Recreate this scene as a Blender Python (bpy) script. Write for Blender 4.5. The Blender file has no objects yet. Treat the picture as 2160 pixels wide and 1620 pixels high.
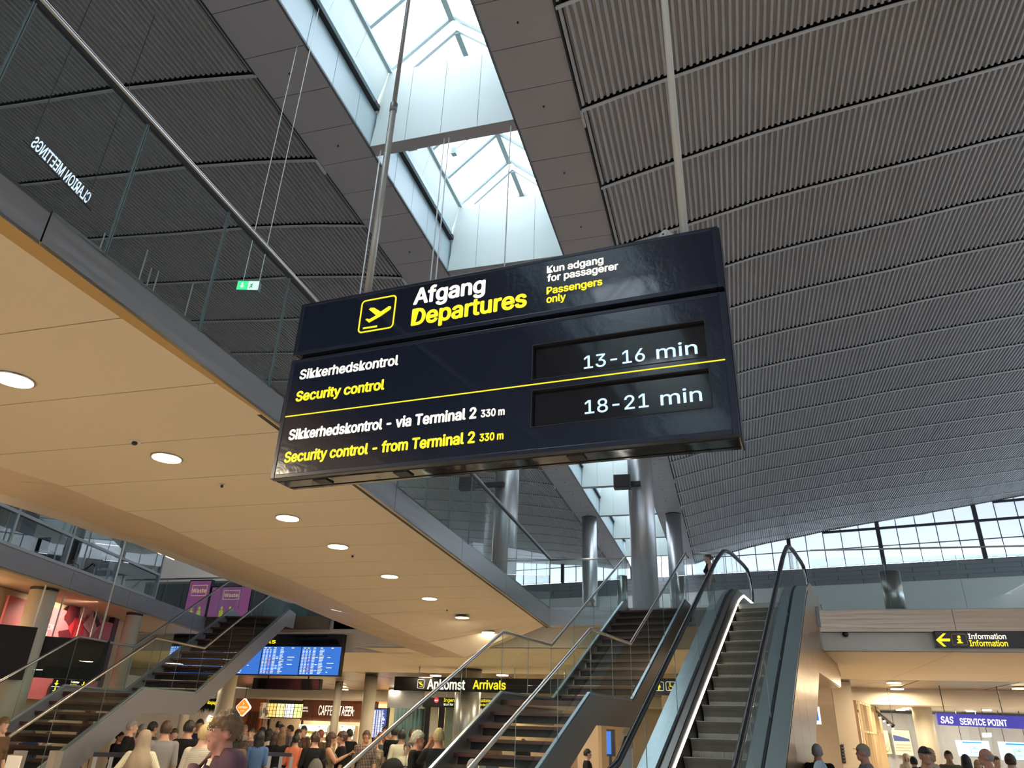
import bpy, bmesh, math, random
from mathutils import Vector, Matrix
random.seed(7)
SC = bpy.context.scene
COL = SC.collection
# ------------------------------------------------------------------ camera
F, CX, CY, EYE = 1536.0, 1080.0, 810.0, 1.65
UP = Vector((118, -3200, 1536)).normalized()
YD = Vector((481, 755, 1536)); YD = (YD - UP * YD.dot(UP)).normalized()
XD = YD.cross(UP)
if XD.x < 0: XD = -XD
cu = Vector((XD.x, YD.x, UP.x)); cv = Vector((XD.y, YD.y, UP.y)); cw = Vector((XD.z, YD.z, UP.z))   # image right, down, forward in world axes
camd = bpy.data.cameras.new('camera'); cam = bpy.data.objects.new('camera', camd); COL.objects.link(cam)
R = Matrix((cu, -cv, -cw)).transposed()
cam.matrix_world = Matrix.Translation((0, 0, EYE)) @ R.to_4x4()
camd.sensor_width = 36; camd.lens = F / 2160 * 36; camd.clip_start = 0.05; camd.clip_end = 400
SC.camera = cam
# ------------------------------------------------------------------ light and exposure
SKY = 6.0
w = bpy.data.worlds.new('overcast_sky'); SC.world = w; w.use_nodes = True
nt = w.node_tree; nt.nodes.clear()
bg = nt.nodes.new('ShaderNodeBackground'); ou = nt.nodes.new('ShaderNodeOutputWorld')
tc = nt.nodes.new('ShaderNodeTexCoord'); nz = nt.nodes.new('ShaderNodeTexNoise'); rp = nt.nodes.new('ShaderNodeValToRGB')
nz.inputs['Scale'].default_value = 3; nz.inputs['Detail'].default_value = 4
rp.color_ramp.elements[0].color = (0.72, 0.84, 1.0, 1); rp.color_ramp.elements[1].color = (0.95, 0.98, 1.0, 1)
rp.color_ramp.elements[0].position = .35; rp.color_ramp.elements[1].position = .6
nt.links.new(tc.outputs['Generated'], nz.inputs['Vector']); nt.links.new(nz.outputs['Fac'], rp.inputs['Fac'])
nt.links.new(rp.outputs['Color'], bg.inputs['Color']); bg.inputs['Strength'].default_value = SKY
nt.links.new(bg.outputs[0], ou.inputs[0])
SC.view_settings.view_transform = 'Standard'; SC.view_settings.look = 'None'
SC.view_settings.gamma = 1; SC.view_settings.use_curve_mapping = False
SC.view_settings.exposure = 0.55
SC.cycles.max_bounces = 8; SC.cycles.diffuse_bounces = 5; SC.cycles.glossy_bounces = 4
SC.cycles.transparent_max_bounces = 40; SC.cycles.use_denoising = True
SC.cycles.sample_clamp_indirect = 6; SC.cycles.caustics_reflective = False; SC.cycles.caustics_refractive = False

def area(name, loc, direction, sx, sy, power=0, color=(1, 1, 1), portal=False):
    l = bpy.data.lights.new(name, 'AREA'); l.shape = 'RECTANGLE'; l.size = sx; l.size_y = sy; l.energy = power; l.color = color
    o = bpy.data.objects.new(name, l); COL.objects.link(o); o.location = loc
    o.rotation_euler = Vector(direction).to_track_quat('-Z', 'Y').to_euler()
    if portal: l.cycles.is_portal = True
    return o
area('skylight_portal', (-4.5, 4, 12.9), (0, 0, -1), 2.5, 92, portal=True)
area('end_glazing_portal', (0, -43.5, 5.5), (0, 1, 0), 56, 6.2, portal=True)
area('side_glazing_portal', (26.5, 31, 6), (-1, 0, 0), 48, 6.2, portal=True)
area('gable_window_portal', (9, 46.3, 12.8), (-.19, -1, 0), 24, 3, portal=True)

# ------------------------------------------------------------------ pixel -> place helpers (used to read positions off the survey of the hall)
def ray(px, py):
    return cu * (px - CX) + cv * (py - CY) + cw * F
E0 = Vector((0, 0, EYE))
def atz(px, py, z): r = ray(px, py); return E0 + r * ((z - EYE) / r.z)
def aty(px, py, y): r = ray(px, py); return E0 + r * (y / r.y)
def atx(px, py, x): r = ray(px, py); return E0 + r * (x / r.x)
def onp(px, py, p0, n): r = ray(px, py); n = Vector(n); return E0 + r * ((Vector(p0) - E0).dot(n) / r.dot(n))

# ------------------------------------------------------------------ materials
MATS = {}
def mat(name, color=(.5, .5, .5), rough=.5, metal=0, emit=0, ecol=None, spec=.5, coat=0, noise=0, nscale=5, stretch=None, bump=0, bscale=60, alpha=1):
    if name in MATS: return MATS[name]
    m = bpy.data.materials.new(name); m.use_nodes = True; MATS[name] = m
    t = m.node_tree; b = t.nodes['Principled BSDF']
    b.inputs['Base Color'].default_value = (*color, 1); b.inputs['Roughness'].default_value = rough; b.inputs['Metallic'].default_value = metal
    b.inputs['Specular IOR Level'].default_value = spec; b.inputs['Coat Weight'].default_value = coat; b.inputs['Coat Roughness'].default_value = .05
    if emit: b.inputs['Emission Color'].default_value = (*(ecol or color), 1); b.inputs['Emission Strength'].default_value = emit
    if noise or bump:
        tc = t.nodes.new('ShaderNodeTexCoord'); mp = t.nodes.new('ShaderNodeMapping'); n = t.nodes.new('ShaderNodeTexNoise')
        n.inputs['Scale'].default_value = nscale; n.inputs['Detail'].default_value = 5
        if stretch: mp.inputs['Scale'].default_value = stretch
        t.links.new(tc.outputs['Object'], mp.inputs['Vector']); t.links.new(mp.outputs[0], n.inputs['Vector'])
        if noise:
            mx = t.nodes.new('ShaderNodeMix'); mx.data_type = 'RGBA'
            mx.inputs['A'].default_value = (*[c * (1 - noise) for c in color], 1); mx.inputs['B'].default_value = (*[min(1, c * (1 + noise)) for c in color], 1)
            t.links.new(n.outputs['Fac'], mx.inputs['Factor']); t.links.new(mx.outputs['Result'], b.inputs['Base Color'])
            mr = t.nodes.new('ShaderNodeMapRange'); mr.inputs['To Min'].default_value = max(0, rough * .8); mr.inputs['To Max'].default_value = min(1, rough * 1.25)
            t.links.new(n.outputs['Fac'], mr.inputs['Value']); t.links.new(mr.outputs[0], b.inputs['Roughness'])
        if bump:
            n2 = t.nodes.new('ShaderNodeTexNoise'); n2.inputs['Scale'].default_value = bscale
            t.links.new(mp.outputs[0], n2.inputs['Vector'])
            bp = t.nodes.new('ShaderNodeBump'); bp.inputs['Strength'].default_value = bump; bp.inputs['Distance'].default_value = .02
            t.links.new(n2.outputs['Fac'], bp.inputs['Height']); t.links.new(bp.outputs[0], b.inputs['Normal'])
    return m
def glassmat(name, tint=(.86, .95, .93), refl=.06, rough=.0, frost=0, fcol=(.8, .88, 1)):
    if name in MATS: return MATS[name]
    m = bpy.data.materials.new(name); m.use_nodes = True; MATS[name] = m
    t = m.node_tree; t.nodes.clear(); o = t.nodes.new('ShaderNodeOutputMaterial')
    tr = t.nodes.new('ShaderNodeBsdfTransparent'); tr.inputs[0].default_value = (*tint, 1)
    gl = t.nodes.new('ShaderNodeBsdfGlossy'); gl.inputs['Roughness'].default_value = rough
    fr = t.nodes.new('ShaderNodeFresnel'); fr.inputs[0].default_value = 1.45
    geo = t.nodes.new('ShaderNodeNewGeometry')
    mx = t.nodes.new('ShaderNodeMixShader')
    mul = t.nodes.new('ShaderNodeMath'); mul.operation = 'MULTIPLY_ADD'; mul.inputs[1].default_value = 1.0; mul.inputs[2].default_value = refl - .04; mul.use_clamp = True
    # Fresnel node inverts on back faces of thin sheets: feed it a fixed IOR on both sides
    lw = t.nodes.new('ShaderNodeLayerWeight'); lw.inputs[0].default_value = .18
    pw = t.nodes.new('ShaderNodeMath'); pw.operation = 'MULTIPLY'; pw.inputs[1].default_value = 1.0
    t.links.new(lw.outputs['Facing'], pw.inputs[0])
    p5 = t.nodes.new('ShaderNodeMath'); p5.operation = 'POWER'; p5.inputs[1].default_value = 5; lw.inputs[0].default_value = .5
    t.links.new(lw.outputs['Facing'], p5.inputs[0]); t.links.new(p5.outputs[0], mul.inputs[0])
    t.links.new(mul.outputs[0], mx.inputs[0])
    src = tr.outputs[0]
    if frost:
        tl = t.nodes.new('ShaderNodeBsdfTranslucent'); tl.inputs[0].default_value = (*fcol, 1)
        m2 = t.nodes.new('ShaderNodeMixShader'); m2.inputs[0].default_value = frost
        t.links.new(tr.outputs[0], m2.inputs[1]); t.links.new(tl.outputs[0], m2.inputs[2]); src = m2.outputs[0]
    t.links.new(src, mx.inputs[1]); t.links.new(gl.outputs[0], mx.inputs[2]); t.links.new(mx.outputs[0], o.inputs[0])
    return m
def emis(name, color, strength):
    if name in MATS: return MATS[name]
    return mat(name, tuple(c * .6 for c in color), .4, emit=strength, ecol=color)
M_steel = mat('brushed_steel', (.42, .41, .40), .3, 1, noise=.06, nscale=1.2, stretch=(.3, .3, 6), bump=.12, bscale=2)
M_stw = mat('warm_steel', (.42, .31, .22), .3, 1, noise=.06, nscale=1.2, stretch=(.3, .3, 6), bump=.14, bscale=2)
M_tube = mat('satin_handrail_steel', (.62, .60, .57), .28, 1)
M_roof = mat('corrugated_roof_grey', (.45, .435, .44), .38, .0, spec=.6, noise=.08, nscale=.6)
M_rib = mat('roof_rib_grey', (.58, .57, .57), .55, .0)
M_soff = mat('soffit_panel_grey', (.46, .42, .43), .5, noise=.05, nscale=.7)
M_white = mat('white_cladding', (.62, .68, .66), .5, noise=.02, nscale=1)
M_trim = mat('pale_blue_cladding', (.46, .56, .60), .4, noise=.03)
M_frame = mat('pale_green_frame', (.34, .42, .43), .4)
M_dark = mat('dark_gap', (.03, .03, .035), .6)
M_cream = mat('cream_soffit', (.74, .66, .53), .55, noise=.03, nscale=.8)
M_creamd = mat('cream_soffit_flank', (.60, .50, .37), .5, noise=.03, nscale=.8)  # soffit cream deepened by the shade on the averted bridge flank
M_gold = mat('brass_strip', (.50, .33, .13), .4, noise=.1, nscale=1.5)
M_offw = mat('off_white_wall', (.80, .75, .67), .6, noise=.03)
M_beige = mat('beige_wall', (.62, .50, .35), .6, noise=.05)
M_colw = mat('pale_column_paint', (.62, .58, .48), .45, noise=.03)
M_colg = mat('grey_column_metal', (.50, .51, .52), .33, .75, noise=.06, nscale=2, stretch=(1, 1, .1))
M_glass = glassmat('balustrade_glass', (.84, .92, .90), .07)
M_glassedge = mat('glass_edge_green', (.20, .27, .28), .2, 0)
M_glasssky = glassmat('skylight_glass', (.50, .53, .55), .05)
M_frost = glassmat('frosted_gable_glass', (.16, .18, .20), .05, .1, .5, (.66, .74, .84))
M_frost2 = glassmat('bright_gable_glass', (.21, .23, .25), .05, .1, .5, (.88, .92, .95))
M_black = mat('black_rubber', (.012, .012, .016), .3)
M_navy = mat('navy_sign_enamel', (.005, .010, .034), .16, 0, spec=.6, coat=.8, bump=.05, bscale=25)
M_navyb = mat('near_black_sign_enamel', (.008, .009, .014), .08, coat=.5, bump=.08, bscale=6)
M_navyf = mat('navy_frame', (.018, .025, .05), .25)
M_scr = mat('dark_display_glass', (.010, .010, .014), .06, coat=.7)
M_scr2 = mat('dull_display_glass', (.006, .007, .012), .3, spec=.2)
M_wl = emis('white_sign_lettering', (1, .96, .82), .75)
M_yl = emis('yellow_sign_lettering', (1, .82, .02), .72)
M_bl = emis('pale_blue_display_digits', (.50, .72, 1), .95)
M_wood = mat('dark_red_wood_tread', (.075, .030, .022), .35, noise=.4, nscale=3, stretch=(1, 8, 8))
M_woodd = mat('dark_stair_underside', (.022, .018, .018), .5)
M_string = mat('grey_stair_steel', (.23, .22, .22), .38, .5, noise=.05)
M_stringl = mat('blue_grey_steel', (.30, .31, .35), .42, .4, noise=.05)
M_chan = mat('pale_glass_channel', (.45, .55, .62), .35, .6)
M_step = mat('escalator_step_metal', (.36, .34, .29), .4, .7)
M_stepe = mat('escalator_step_edge', (.42, .40, .35), .4, .6)
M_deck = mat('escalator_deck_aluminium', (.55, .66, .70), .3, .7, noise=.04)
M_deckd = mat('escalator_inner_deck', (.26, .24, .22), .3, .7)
M_led = emis('escalator_light_strip', (1, .93, .82), 3.0)
M_lamp = emis('warm_downlight_glow', (1, .83, .50), 9.0)
M_tube_l = emis('fluorescent_tube_glow', (1, .95, .82), 5.0)
M_floor = mat('polished_stone_floor', (.52, .45, .36), .25, noise=.12, nscale=2)
M_floor2 = mat('upper_floor_stone', (.62, .61, .58), .35, noise=.1)
M_gpan = mat('grey_wall_panel', (.22, .23, .25), .5, noise=.05)
M_wbnd = mat('pale_grey_wall_band', (.66, .68, .66), .5)
M_slab = mat('blue_grey_slab_edge', (.30, .31, .37), .5, noise=.03)
M_alum = mat('aluminium_mullion', (.45, .46, .48), .35, .7)
M_mull = mat('black_window_frame', (.03, .03, .035), .4)

# ------------------------------------------------------------------ mesh builder
ORG = {}
class MB:
    def __init__(s): s.v = []; s.f = []; s.m = []
    def add(s, vs, fs, mi=0):
        n = len(s.v); s.v += [Vector(p) for p in vs]; s.f += [tuple(n + i for i in f) for f in fs]; s.m += [mi] * len(fs)
        return s
    def box(s, a, b, mi=0):
        (x0, y0, z0), (x1, y1, z1) = a, b
        return s.add([(x0, y0, z0), (x1, y0, z0), (x1, y1, z0), (x0, y1, z0), (x0, y0, z1), (x1, y0, z1), (x1, y1, z1), (x0, y1, z1)],
                     [(0, 3, 2, 1), (4, 5, 6, 7), (0, 1, 5, 4), (1, 2, 6, 5), (2, 3, 7, 6), (3, 0, 4, 7)], mi)
    def obox(s, o, u, v, w, mi=0):   # box spanned by edge vectors from corner o
        o, u, v, w = map(Vector, (o, u, v, w))
        return s.add([o, o + u, o + u + v, o + v, o + w, o + u + w, o + u + v + w, o + v + w],
                     [(0, 3, 2, 1), (4, 5, 6, 7), (0, 1, 5, 4), (1, 2, 6, 5), (2, 3, 7, 6), (3, 0, 4, 7)], mi)
    def prism(s, poly, d, mi=0):     # polygon (3-D points) pushed along vector d
        d = Vector(d); p = [Vector(q) for q in poly]; n = len(p)
        s.add(p + [q + d for q in p], [tuple(reversed(range(n))), tuple(range(n, 2 * n))] + [(i, (i + 1) % n, n + (i + 1) % n, n + i) for i in range(n)], mi)
        return s
    def band(s, pts, w, t, mi=0):    # strip along pts: width vector w, thickness vector t
        w, t = Vector(w), Vector(t); p = [Vector(q) for q in pts]; n = len(p); vs = []
        for q in p: vs += [q, q + w, q + w + t, q + t]
        fs = [(0, 1, 2, 3), tuple(4 * (n - 1) + i for i in (3, 2, 1, 0))]
        for i in range(n - 1):
            a, b = 4 * i, 4 * i + 4
            for k in range(4): fs.append((a + k, b + k, b + (k + 1) % 4, a + (k + 1) % 4))
        return s.add(vs, fs, mi)
    def tube(s, pts, r, seg=10, mi=0, r2=None):
        p = [Vector(q) for q in pts]; n = len(p); vs = []; ref = None
        for i in range(n):
            d = ((p[min(i + 1, n - 1)] - p[i]).normalized() + (p[i] - p[max(i - 1, 0)]).normalized()).normalized()
            if ref is None: ref = d.orthogonal().normalized()
            a = (ref - d * ref.dot(d)).normalized(); b = d.cross(a); ref = a
            rr = r if r2 is None else r + (r2 - r) * i / (n - 1)
            vs += [p[i] + (a * math.cos(2 * math.pi * k / seg) + b * math.sin(2 * math.pi * k / seg)) * rr for k in range(seg)]
        fs = [tuple(reversed(range(seg))), tuple((n - 1) * seg + k for k in range(seg))]
        for i in range(n - 1):
            for k in range(seg): fs.append((i * seg + k, i * seg + (k + 1) % seg, (i + 1) * seg + (k + 1) % seg, (i + 1) * seg + k))
        return s.add(vs, fs, mi)
    def disc(s, c, r, n=24, h=.01, mi=0, tilt=None):
        c = Vector(c)
        return s.prism([c + Vector((r * math.cos(2 * math.pi * k / n), r * math.sin(2 * math.pi * k / n), 0)) for k in range(n)], (0, 0, -h), mi)
    def lathe(s, c, prof, seg=24, mi=0):
        c = Vector(c); vs = []; n = len(prof)
        for r, z in prof: vs += [c + Vector((r * math.cos(2 * math.pi * k / seg), r * math.sin(2 * math.pi * k / seg), z)) for k in range(seg)]
        fs = [tuple(reversed(range(seg))), tuple((n - 1) * seg + k for k in range(seg))]
        for i in range(n - 1):
            for k in range(seg): fs.append((i * seg + k, i * seg + (k + 1) % seg, (i + 1) * seg + (k + 1) % seg, (i + 1) * seg + k))
        return s.add(vs, fs, mi)
    def ball(s, c, rx, ry, rz, nu=14, nv=9, mi=0):
        c = Vector(c); vs = [c + Vector((0, 0, rz))]
        for j in range(1, nv):
            t = math.pi * j / nv
            vs += [c + Vector((rx * math.sin(t) * math.cos(2 * math.pi * k / nu), ry * math.sin(t) * math.sin(2 * math.pi * k / nu), rz * math.cos(t))) for k in range(nu)]
        vs.append(c - Vector((0, 0, rz))); fs = [(0, 1 + k, 1 + (k + 1) % nu) for k in range(nu)]
        for j in range(nv - 2):
            for k in range(nu): a = 1 + j * nu; fs.append((a + k, a + nu + k, a + nu + (k + 1) % nu, a + (k + 1) % nu))
        a = 1 + (nv - 2) * nu; fs += [(a + k, len(vs) - 1, a + (k + 1) % nu) for k in range(nu)]
        return s.add(vs, fs, mi)
    def mesh(s, name, mats, org, smooth=False):
        me = bpy.data.meshes.new(name); me.from_pydata([v - org for v in s.v], [], s.f)
        for m in (mats if isinstance(mats, (list, tuple)) else [mats]): me.materials.append(m)
        me.polygons.foreach_set('material_index', s.m)
        if smooth: me.polygons.foreach_set('use_smooth', [len(f) <= 4 for f in s.f])
        me.update(); return me
    def build(s, name, mats, parent=None, smooth=False, org=None, **props):
        if parent is not None: org = ORG[parent.name]
        elif org is None:
            xs = [v.x for v in s.v]; ys = [v.y for v in s.v]; zs = [v.z for v in s.v]
            org = Vector(((min(xs) + max(xs)) / 2, (min(ys) + max(ys)) / 2, min(zs)))
        org = Vector(org)
        o = bpy.data.objects.new(name, s.mesh(name, mats, org, smooth)); COL.objects.link(o)
        if parent is not None: o.parent = parent
        else: o.location = org
        ORG[o.name] = org
        for k, v in props.items(): o[k] = v
        return o
def empty(name, loc, label=None, cat=None, group=None, kind=None):
    o = bpy.data.objects.new(name, None); COL.objects.link(o); o.location = loc; ORG[o.name] = Vector(loc); o.empty_display_size = .1
    if label: o['label'] = label
    if cat: o['category'] = cat
    if group: o['group'] = group
    if kind: o['kind'] = kind
    return o
def tag(o, label=None, cat=None, group=None, kind=None):
    if label: o['label'] = label
    if cat: o['category'] = cat
    if group: o['group'] = group
    if kind: o['kind'] = kind
    return o
def instance(o, delta, parent=None):     # a copy of one part, moved by delta
    c = o.copy(); COL.objects.link(c); c.location = o.location + Vector(delta)
    if parent: c.parent = parent
    return c
def copy_thing(root, loc, rz=0, label=None):
    r = root.copy(); COL.objects.link(r); r.location = loc; r.rotation_euler = (0, 0, rz)
    if label: r['label'] = label
    for ch in root.children:
        c = ch.copy(); COL.objects.link(c); c.parent = r
        for g in ch.children:
            d = g.copy(); COL.objects.link(d); d.parent = c
    return r

# ------------------------------------------------------------------ lettering
def grotesque():
    import os
    try:
        p = bpy.utils.system_resource('DATAFILES', path='fonts'); f = os.path.join(p, 'Inter.woff2')     # Blender's own interface face
        return bpy.data.fonts.load(f) if os.path.exists(f) else None
    except Exception: return None
FONT = grotesque()
def glyphs(s, bold=0.0, space=1.0, slant=0.0):
    cd = bpy.data.curves.new('t', 'FONT')
    if FONT: cd.font = FONT; cd.body = s; cd.size = 1; cd.offset = 0; cd.extrude = 0; cd.resolution_u = 3; cd.space_character = space; cd.shear = slant
    o = bpy.data.objects.new('t', cd); COL.objects.link(o)
    dg = bpy.context.evaluated_depsgraph_get(); me = bpy.data.meshes.new_from_object(o.evaluated_get(dg))
    vs = [v.co.copy() for v in me.vertices]; fs = [tuple(p.vertices) for p in me.polygons]
    bpy.data.objects.remove(o); bpy.data.curves.remove(cd); bpy.data.meshes.remove(me)
    return vs, fs
CAP = None
def text_into(mb, s, o, u, v, width, cap, bold=.02, slant=0, mi=0, depth=.003, mirror=False):
    """o: baseline left point, u/v unit vectors, width along u, cap height along v"""
    global CAP
    if CAP is None: hv, _ = glyphs('H', 0); CAP = max(p.y for p in hv)
    vs, fs = glyphs(s, bold, 1.0, slant)
    if not vs: return
    x0 = min(p.x for p in vs); x1 = max(p.x for p in vs); sx = width / (x1 - x0); sy = cap / CAP
    u, v, o = Vector(u), Vector(v), Vector(o); n = u.cross(v).normalized()
    x1 -= 0; b = bold * .62; sx = width / (x1 - x0 + 2 * b)                  # heavier strokes: the outline is struck several times round a small circle
    for k in range(8 if b > .006 else 1):
        dx, dy = (b * math.cos(k * math.pi / 4), b * .75 * math.sin(k * math.pi / 4)) if b > .006 else (0, 0)
        mb.add([o + u * ((p.x - x0 + b + dx) * sx) + v * ((p.y + dy) * sy) + n * (depth + k * 1e-5) for p in vs], fs, mi)
def lettering(parent, s, o, u, v, width, cap, m, bold=.02, slant=0, name='lettering', depth=.004):
    mb = MB(); text_into(mb, s, o, u, v, width, cap, bold, slant, 0, depth)
    return mb.build(name, m, parent)
# ================================================================== ROOF
Y0, Y1 = -44.0, 57.0
RIBS = [9.8 + 2.17 * k for k in range(-24, 22)]
def walY(x): return 48.9 - .195 * x                        # the far gable wall is skewed to the roof
PR = [(0, 12), (.66, 12.17), (1.47, 12.36), (2.2, 12.52), (3.2, 12.75), (4.3, 12.94), (5.1, 13.05), (6.8, 13.27), (8.14, 13.48), (11.1, 13.8), (15.8, 14.3), (18.3, 14.6), (28, 15.3)]
PL = [(0, 12), (1.35, 12.25), (3.1, 12.5), (5.3, 12.7), (8, 12.98), (12, 13.35), (24, 14.0)]
def interp(p, t):
    for (a, za), (b, zb) in zip(p, p[1:]):
        if t <= b: return za + (zb - za) * (t - a) / (b - a)
    return p[-1][1]
def corr(side, y0, y1f, tmax, pitch=.115, dep=.055):
    mb = MB(); vs = []; P = PR if side > 0 else PL; t = 0.03; prof = []
    while t < tmax:
        for dt, dz in ((0, 0), (.35, 0), (.5, dep), (.85, dep)):
            prof.append((t + dt * pitch, dz))
        t += pitch
    for tt, dz in prof:
        x = -1.78 + tt if side > 0 else -7.2 - tt
        z = interp(P, tt) + dz
        vs += [(x, y0, z), (x, max(y0, y1f(x)), z)]
    fs = [(2 * i, 2 * i + 1, 2 * i + 3, 2 * i + 2) if side < 0 else (2 * i, 2 * i + 2, 2 * i + 3, 2 * i + 1) for i in range(len(prof) - 1)]
    mb.add(vs, fs); return mb
def ribmb(side, y, tmax, wall=False):
    P = PR if side > 0 else PL; mb = MB(); pts = []; t = 0.0
    while t <= tmax:
        x = -1.78 + t if side > 0 else -7.2 - t
        if not wall or y < walY(x) + .1 or side < 0: pts.append((x, y - .055, interp(P, t) - .02))
        t += .4
    if len(pts) > 1: mb.band(pts, (0, .055, 0), (0, 0, .03)); return mb
roofs = {}
for side in (1, -1):
    nm = 'ceiling'
    ce = empty(nm, (9 if side > 0 else -18, 15, 12), kind='structure'); roofs[side] = ce
    tm = 27.5 if side > 0 else 26
    base = brib = None
    for k, y in enumerate(RIBS):
        y2 = y + 2.17
        if y > 56: break
        clip = side > 0 and y2 > walY(26)
        if side > 0 and y > walY(-1.8): break
        if not clip:
            if base is None:
                base = corr(side, y + .0, lambda x: y2 - .12, tm).build('roof_panel', M_roof, ce); by = y
                brib = ribmb(side, y, tm).build('roof_rib', M_rib, ce)
            else:
                instance(base, (0, y - by, 0)); instance(brib, (0, y - by, 0))
        else:
            corr(side, y + .0, lambda x: min(y2 - .12, walY(x) + .2), tm).build('roof_panel', M_roof, ce)
            rb = ribmb(side, y, tm, True)
            if rb: rb.build('roof_rib', M_rib, ce)
    # closed roof deck above the sheets, coloured dark for shadow lines at the ribs
    dk_ = MB(); P_ = PR if side > 0 else PL; pts = []
    for q in range(0, int(tm) + 2):
        tt = min(q, tm) ; pts.append(((-1.78 + tt) if side > 0 else (-7.2 - tt), -44.2, interp(P_, tt) + .14))
    dk_.band(pts, (0, 102, 0), (0, 0, .1)); dk_.build('roof_deck', M_dark, ce)
    # flat soffit panels beside the skylight
    xa, xb = (-3.05, -1.8) if side > 0 else (-7.2, -6.0)
    p0 = MB().box((xa, 0.0, 12.0), (xb, .885, 12.05)).build('soffit_panel', M_soff, ce)
    k = -56
    while 7.25 + .9 * k < 50.5:
        instance(p0, (0, 7.25 + .9 * k, 0)); k += 1
    bpy.data.objects.remove(p0)
    MB().box((xa + .05 if side > 0 else xa - .12, -44.2, 12.06), (xb + .12 if side > 0 else xb - .05, 57, 12.2)).build('soffit_backing', M_dark, ce)
    # dark shadow gap and clips at the corrugated edge
    xg = -1.8 if side > 0 else -7.2
    MB().box((min(xg, xg + .03 * side), Y0, 11.99), (max(xg, xg + .03 * side), 50.5, 12.1)).build('edge_gap', M_dark, ce)
    cl = None
    for j, y in enumerate(RIBS):
        if y > 48: break
        if cl is None:
            cl = MB().box((xg + .02 * side - .02, y - .05, 11.93), (xg + .02 * side + .02, y + .33, 11.99)).build('edge_clip', M_rib, ce); cy = y
        elif j % 2 == 0: instance(cl, (0, y - cy, 0))
    dets = MB()
    for j in range(-8, 24):
        dets.disc(((xa + xb) / 2, 9.5 + j * 1.8, 12.0), .018, 8, .02)
    dets.build('soffit_sprinklers', M_dark, ce)
    tag(ce.children[-1], kind='stuff')

# ---- skylight well
sk = empty('ceiling', (-4.5, 14, 12), kind='structure')
BEAMS = [-43.4, -38.9, -34.5, -30.1, -25.7, -21.3, -16.9, -12.5, -8.1, -3.6, .8, 5.2, 9.67, 14.07, 18.5, 22.9, 27.4, 31.9, 36.8, 41.7, 46.4]
YE = 50.5
lb0 = MB().box((-6.04, 0, 12.0), (-6.0, .885, 12.93)).build('reveal_panel', M_trim, sk)
k = -56
while 7.25 + .9 * k < YE: instance(lb0, (0, 7.25 + .9 * k, 0)); k += 1
rb0 = MB().box((-3.05, 0, 12.0), (-3.01, .885, 12.93)).build('reveal_panel', M_trim, sk)
k = -56
while 7.25 + .9 * k < YE: instance(rb0, (0, 7.25 + .9 * k, 0)); k += 1
bpy.data.objects.remove(lb0); bpy.data.objects.remove(rb0)
MB().box((-6.12, -44.2, 12.03), (-6.045, 57, 13.2)).build('reveal_backing', M_dark, sk)
MB().box((-2.955, -44.2, 12.03), (-2.88, 57, 13.2)).build('reveal_backing', M_dark, sk)
for ya, yb in zip(BEAMS, BEAMS[1:]):                       # per bay: gutter, upper wall, frames, glass
    a, b = ya + .31, yb - .0
    for s in (1, -1):
        X = lambda x: -4.5 + (x + 4.5) * s                 # mirror about the ridge line
        def bx(p, q): return (min(X(p[0]), X(q[0])), p[1], p[2]), (max(X(p[0]), X(q[0])), q[1], q[2])
        MB().box(*bx((-6.044, a, 12.94), (-5.9, b, 13.06))).build('gutter', M_dark, sk)
        MB().box(*bx((-5.9, a, 12.93), (-5.84, b - .25, 13.06))).build('ledge_rail', M_trim, sk)
        for j in range(4):
            u = a + (b - a) * j / 4; v = a + (b - a) * (j + 1) / 4 - .012
            MB().prism([(X(-6.0), u, 13.05), (X(-5.8), u, 14.0), (X(-5.85), u, 14.0), (X(-6.05), u, 13.05)], (0, v - u, 0)).build('well_panel', M_white, sk)
        # glazed roof: frames and panes
        fr = MB()
        for j in range(5):
            y = a + (b - a) * j / 4
            fr.prism([(X(-5.8), y - .035, 13.98), (X(-4.5), y - .035, 15.2), (X(-4.5), y - .035, 15.3), (X(-5.8), y - .035, 14.1)], (0, .07, 0))
        fr.box(*bx((-5.85, a, 13.96), (-5.74, b, 14.06)))
        fr.build('glazing_bars', M_frame, sk)
        for j in range(4):
            u = a + (b - a) * j / 4 + .04; v = a + (b - a) * (j + 1) / 4 - .04
            MB().add([(X(-5.78), u, 14.07), (X(-4.52), u, 15.26), (X(-4.52), v, 15.26), (X(-5.78), v, 14.07)], [(0, 1, 2, 3)]).build('skylight_pane', M_glasssky, sk)
    rd = MB().box((-4.56, a, 15.14), (-4.44, b, 15.3))
    rd.tube([(-5.5, (a + b) / 2 + .4, 14.2), (-4.6, (a + b) / 2 + .45, 15.0)], .012, 6)
    rd.box((-5.42, (a + b) / 2 + .3, 14.12), (-5.3, (a + b) / 2 + .42, 14.3))
    rd.build('ridge_beam', M_frame, sk)
    ym = (a + b) / 2 - 1.05
    for s in (1, -1):
        X = lambda x: -4.5 + (x + 4.5) * s
        vent = MB().obox((X(-5.93), ym - .17, 13.2), (X(-5.7) - X(-5.93), 0, 0), (0, .34, 0), (0, 0, .26)).build('smoke_vent_box', M_white, sk)
        MB().obox((X(-5.93) + .02 * s, ym - .12, 13.17), (.18 * s, 0, 0), (0, .24, 0), (0, 0, .03)).build('vent_grille', M_gpan, vent if False else sk)
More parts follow.
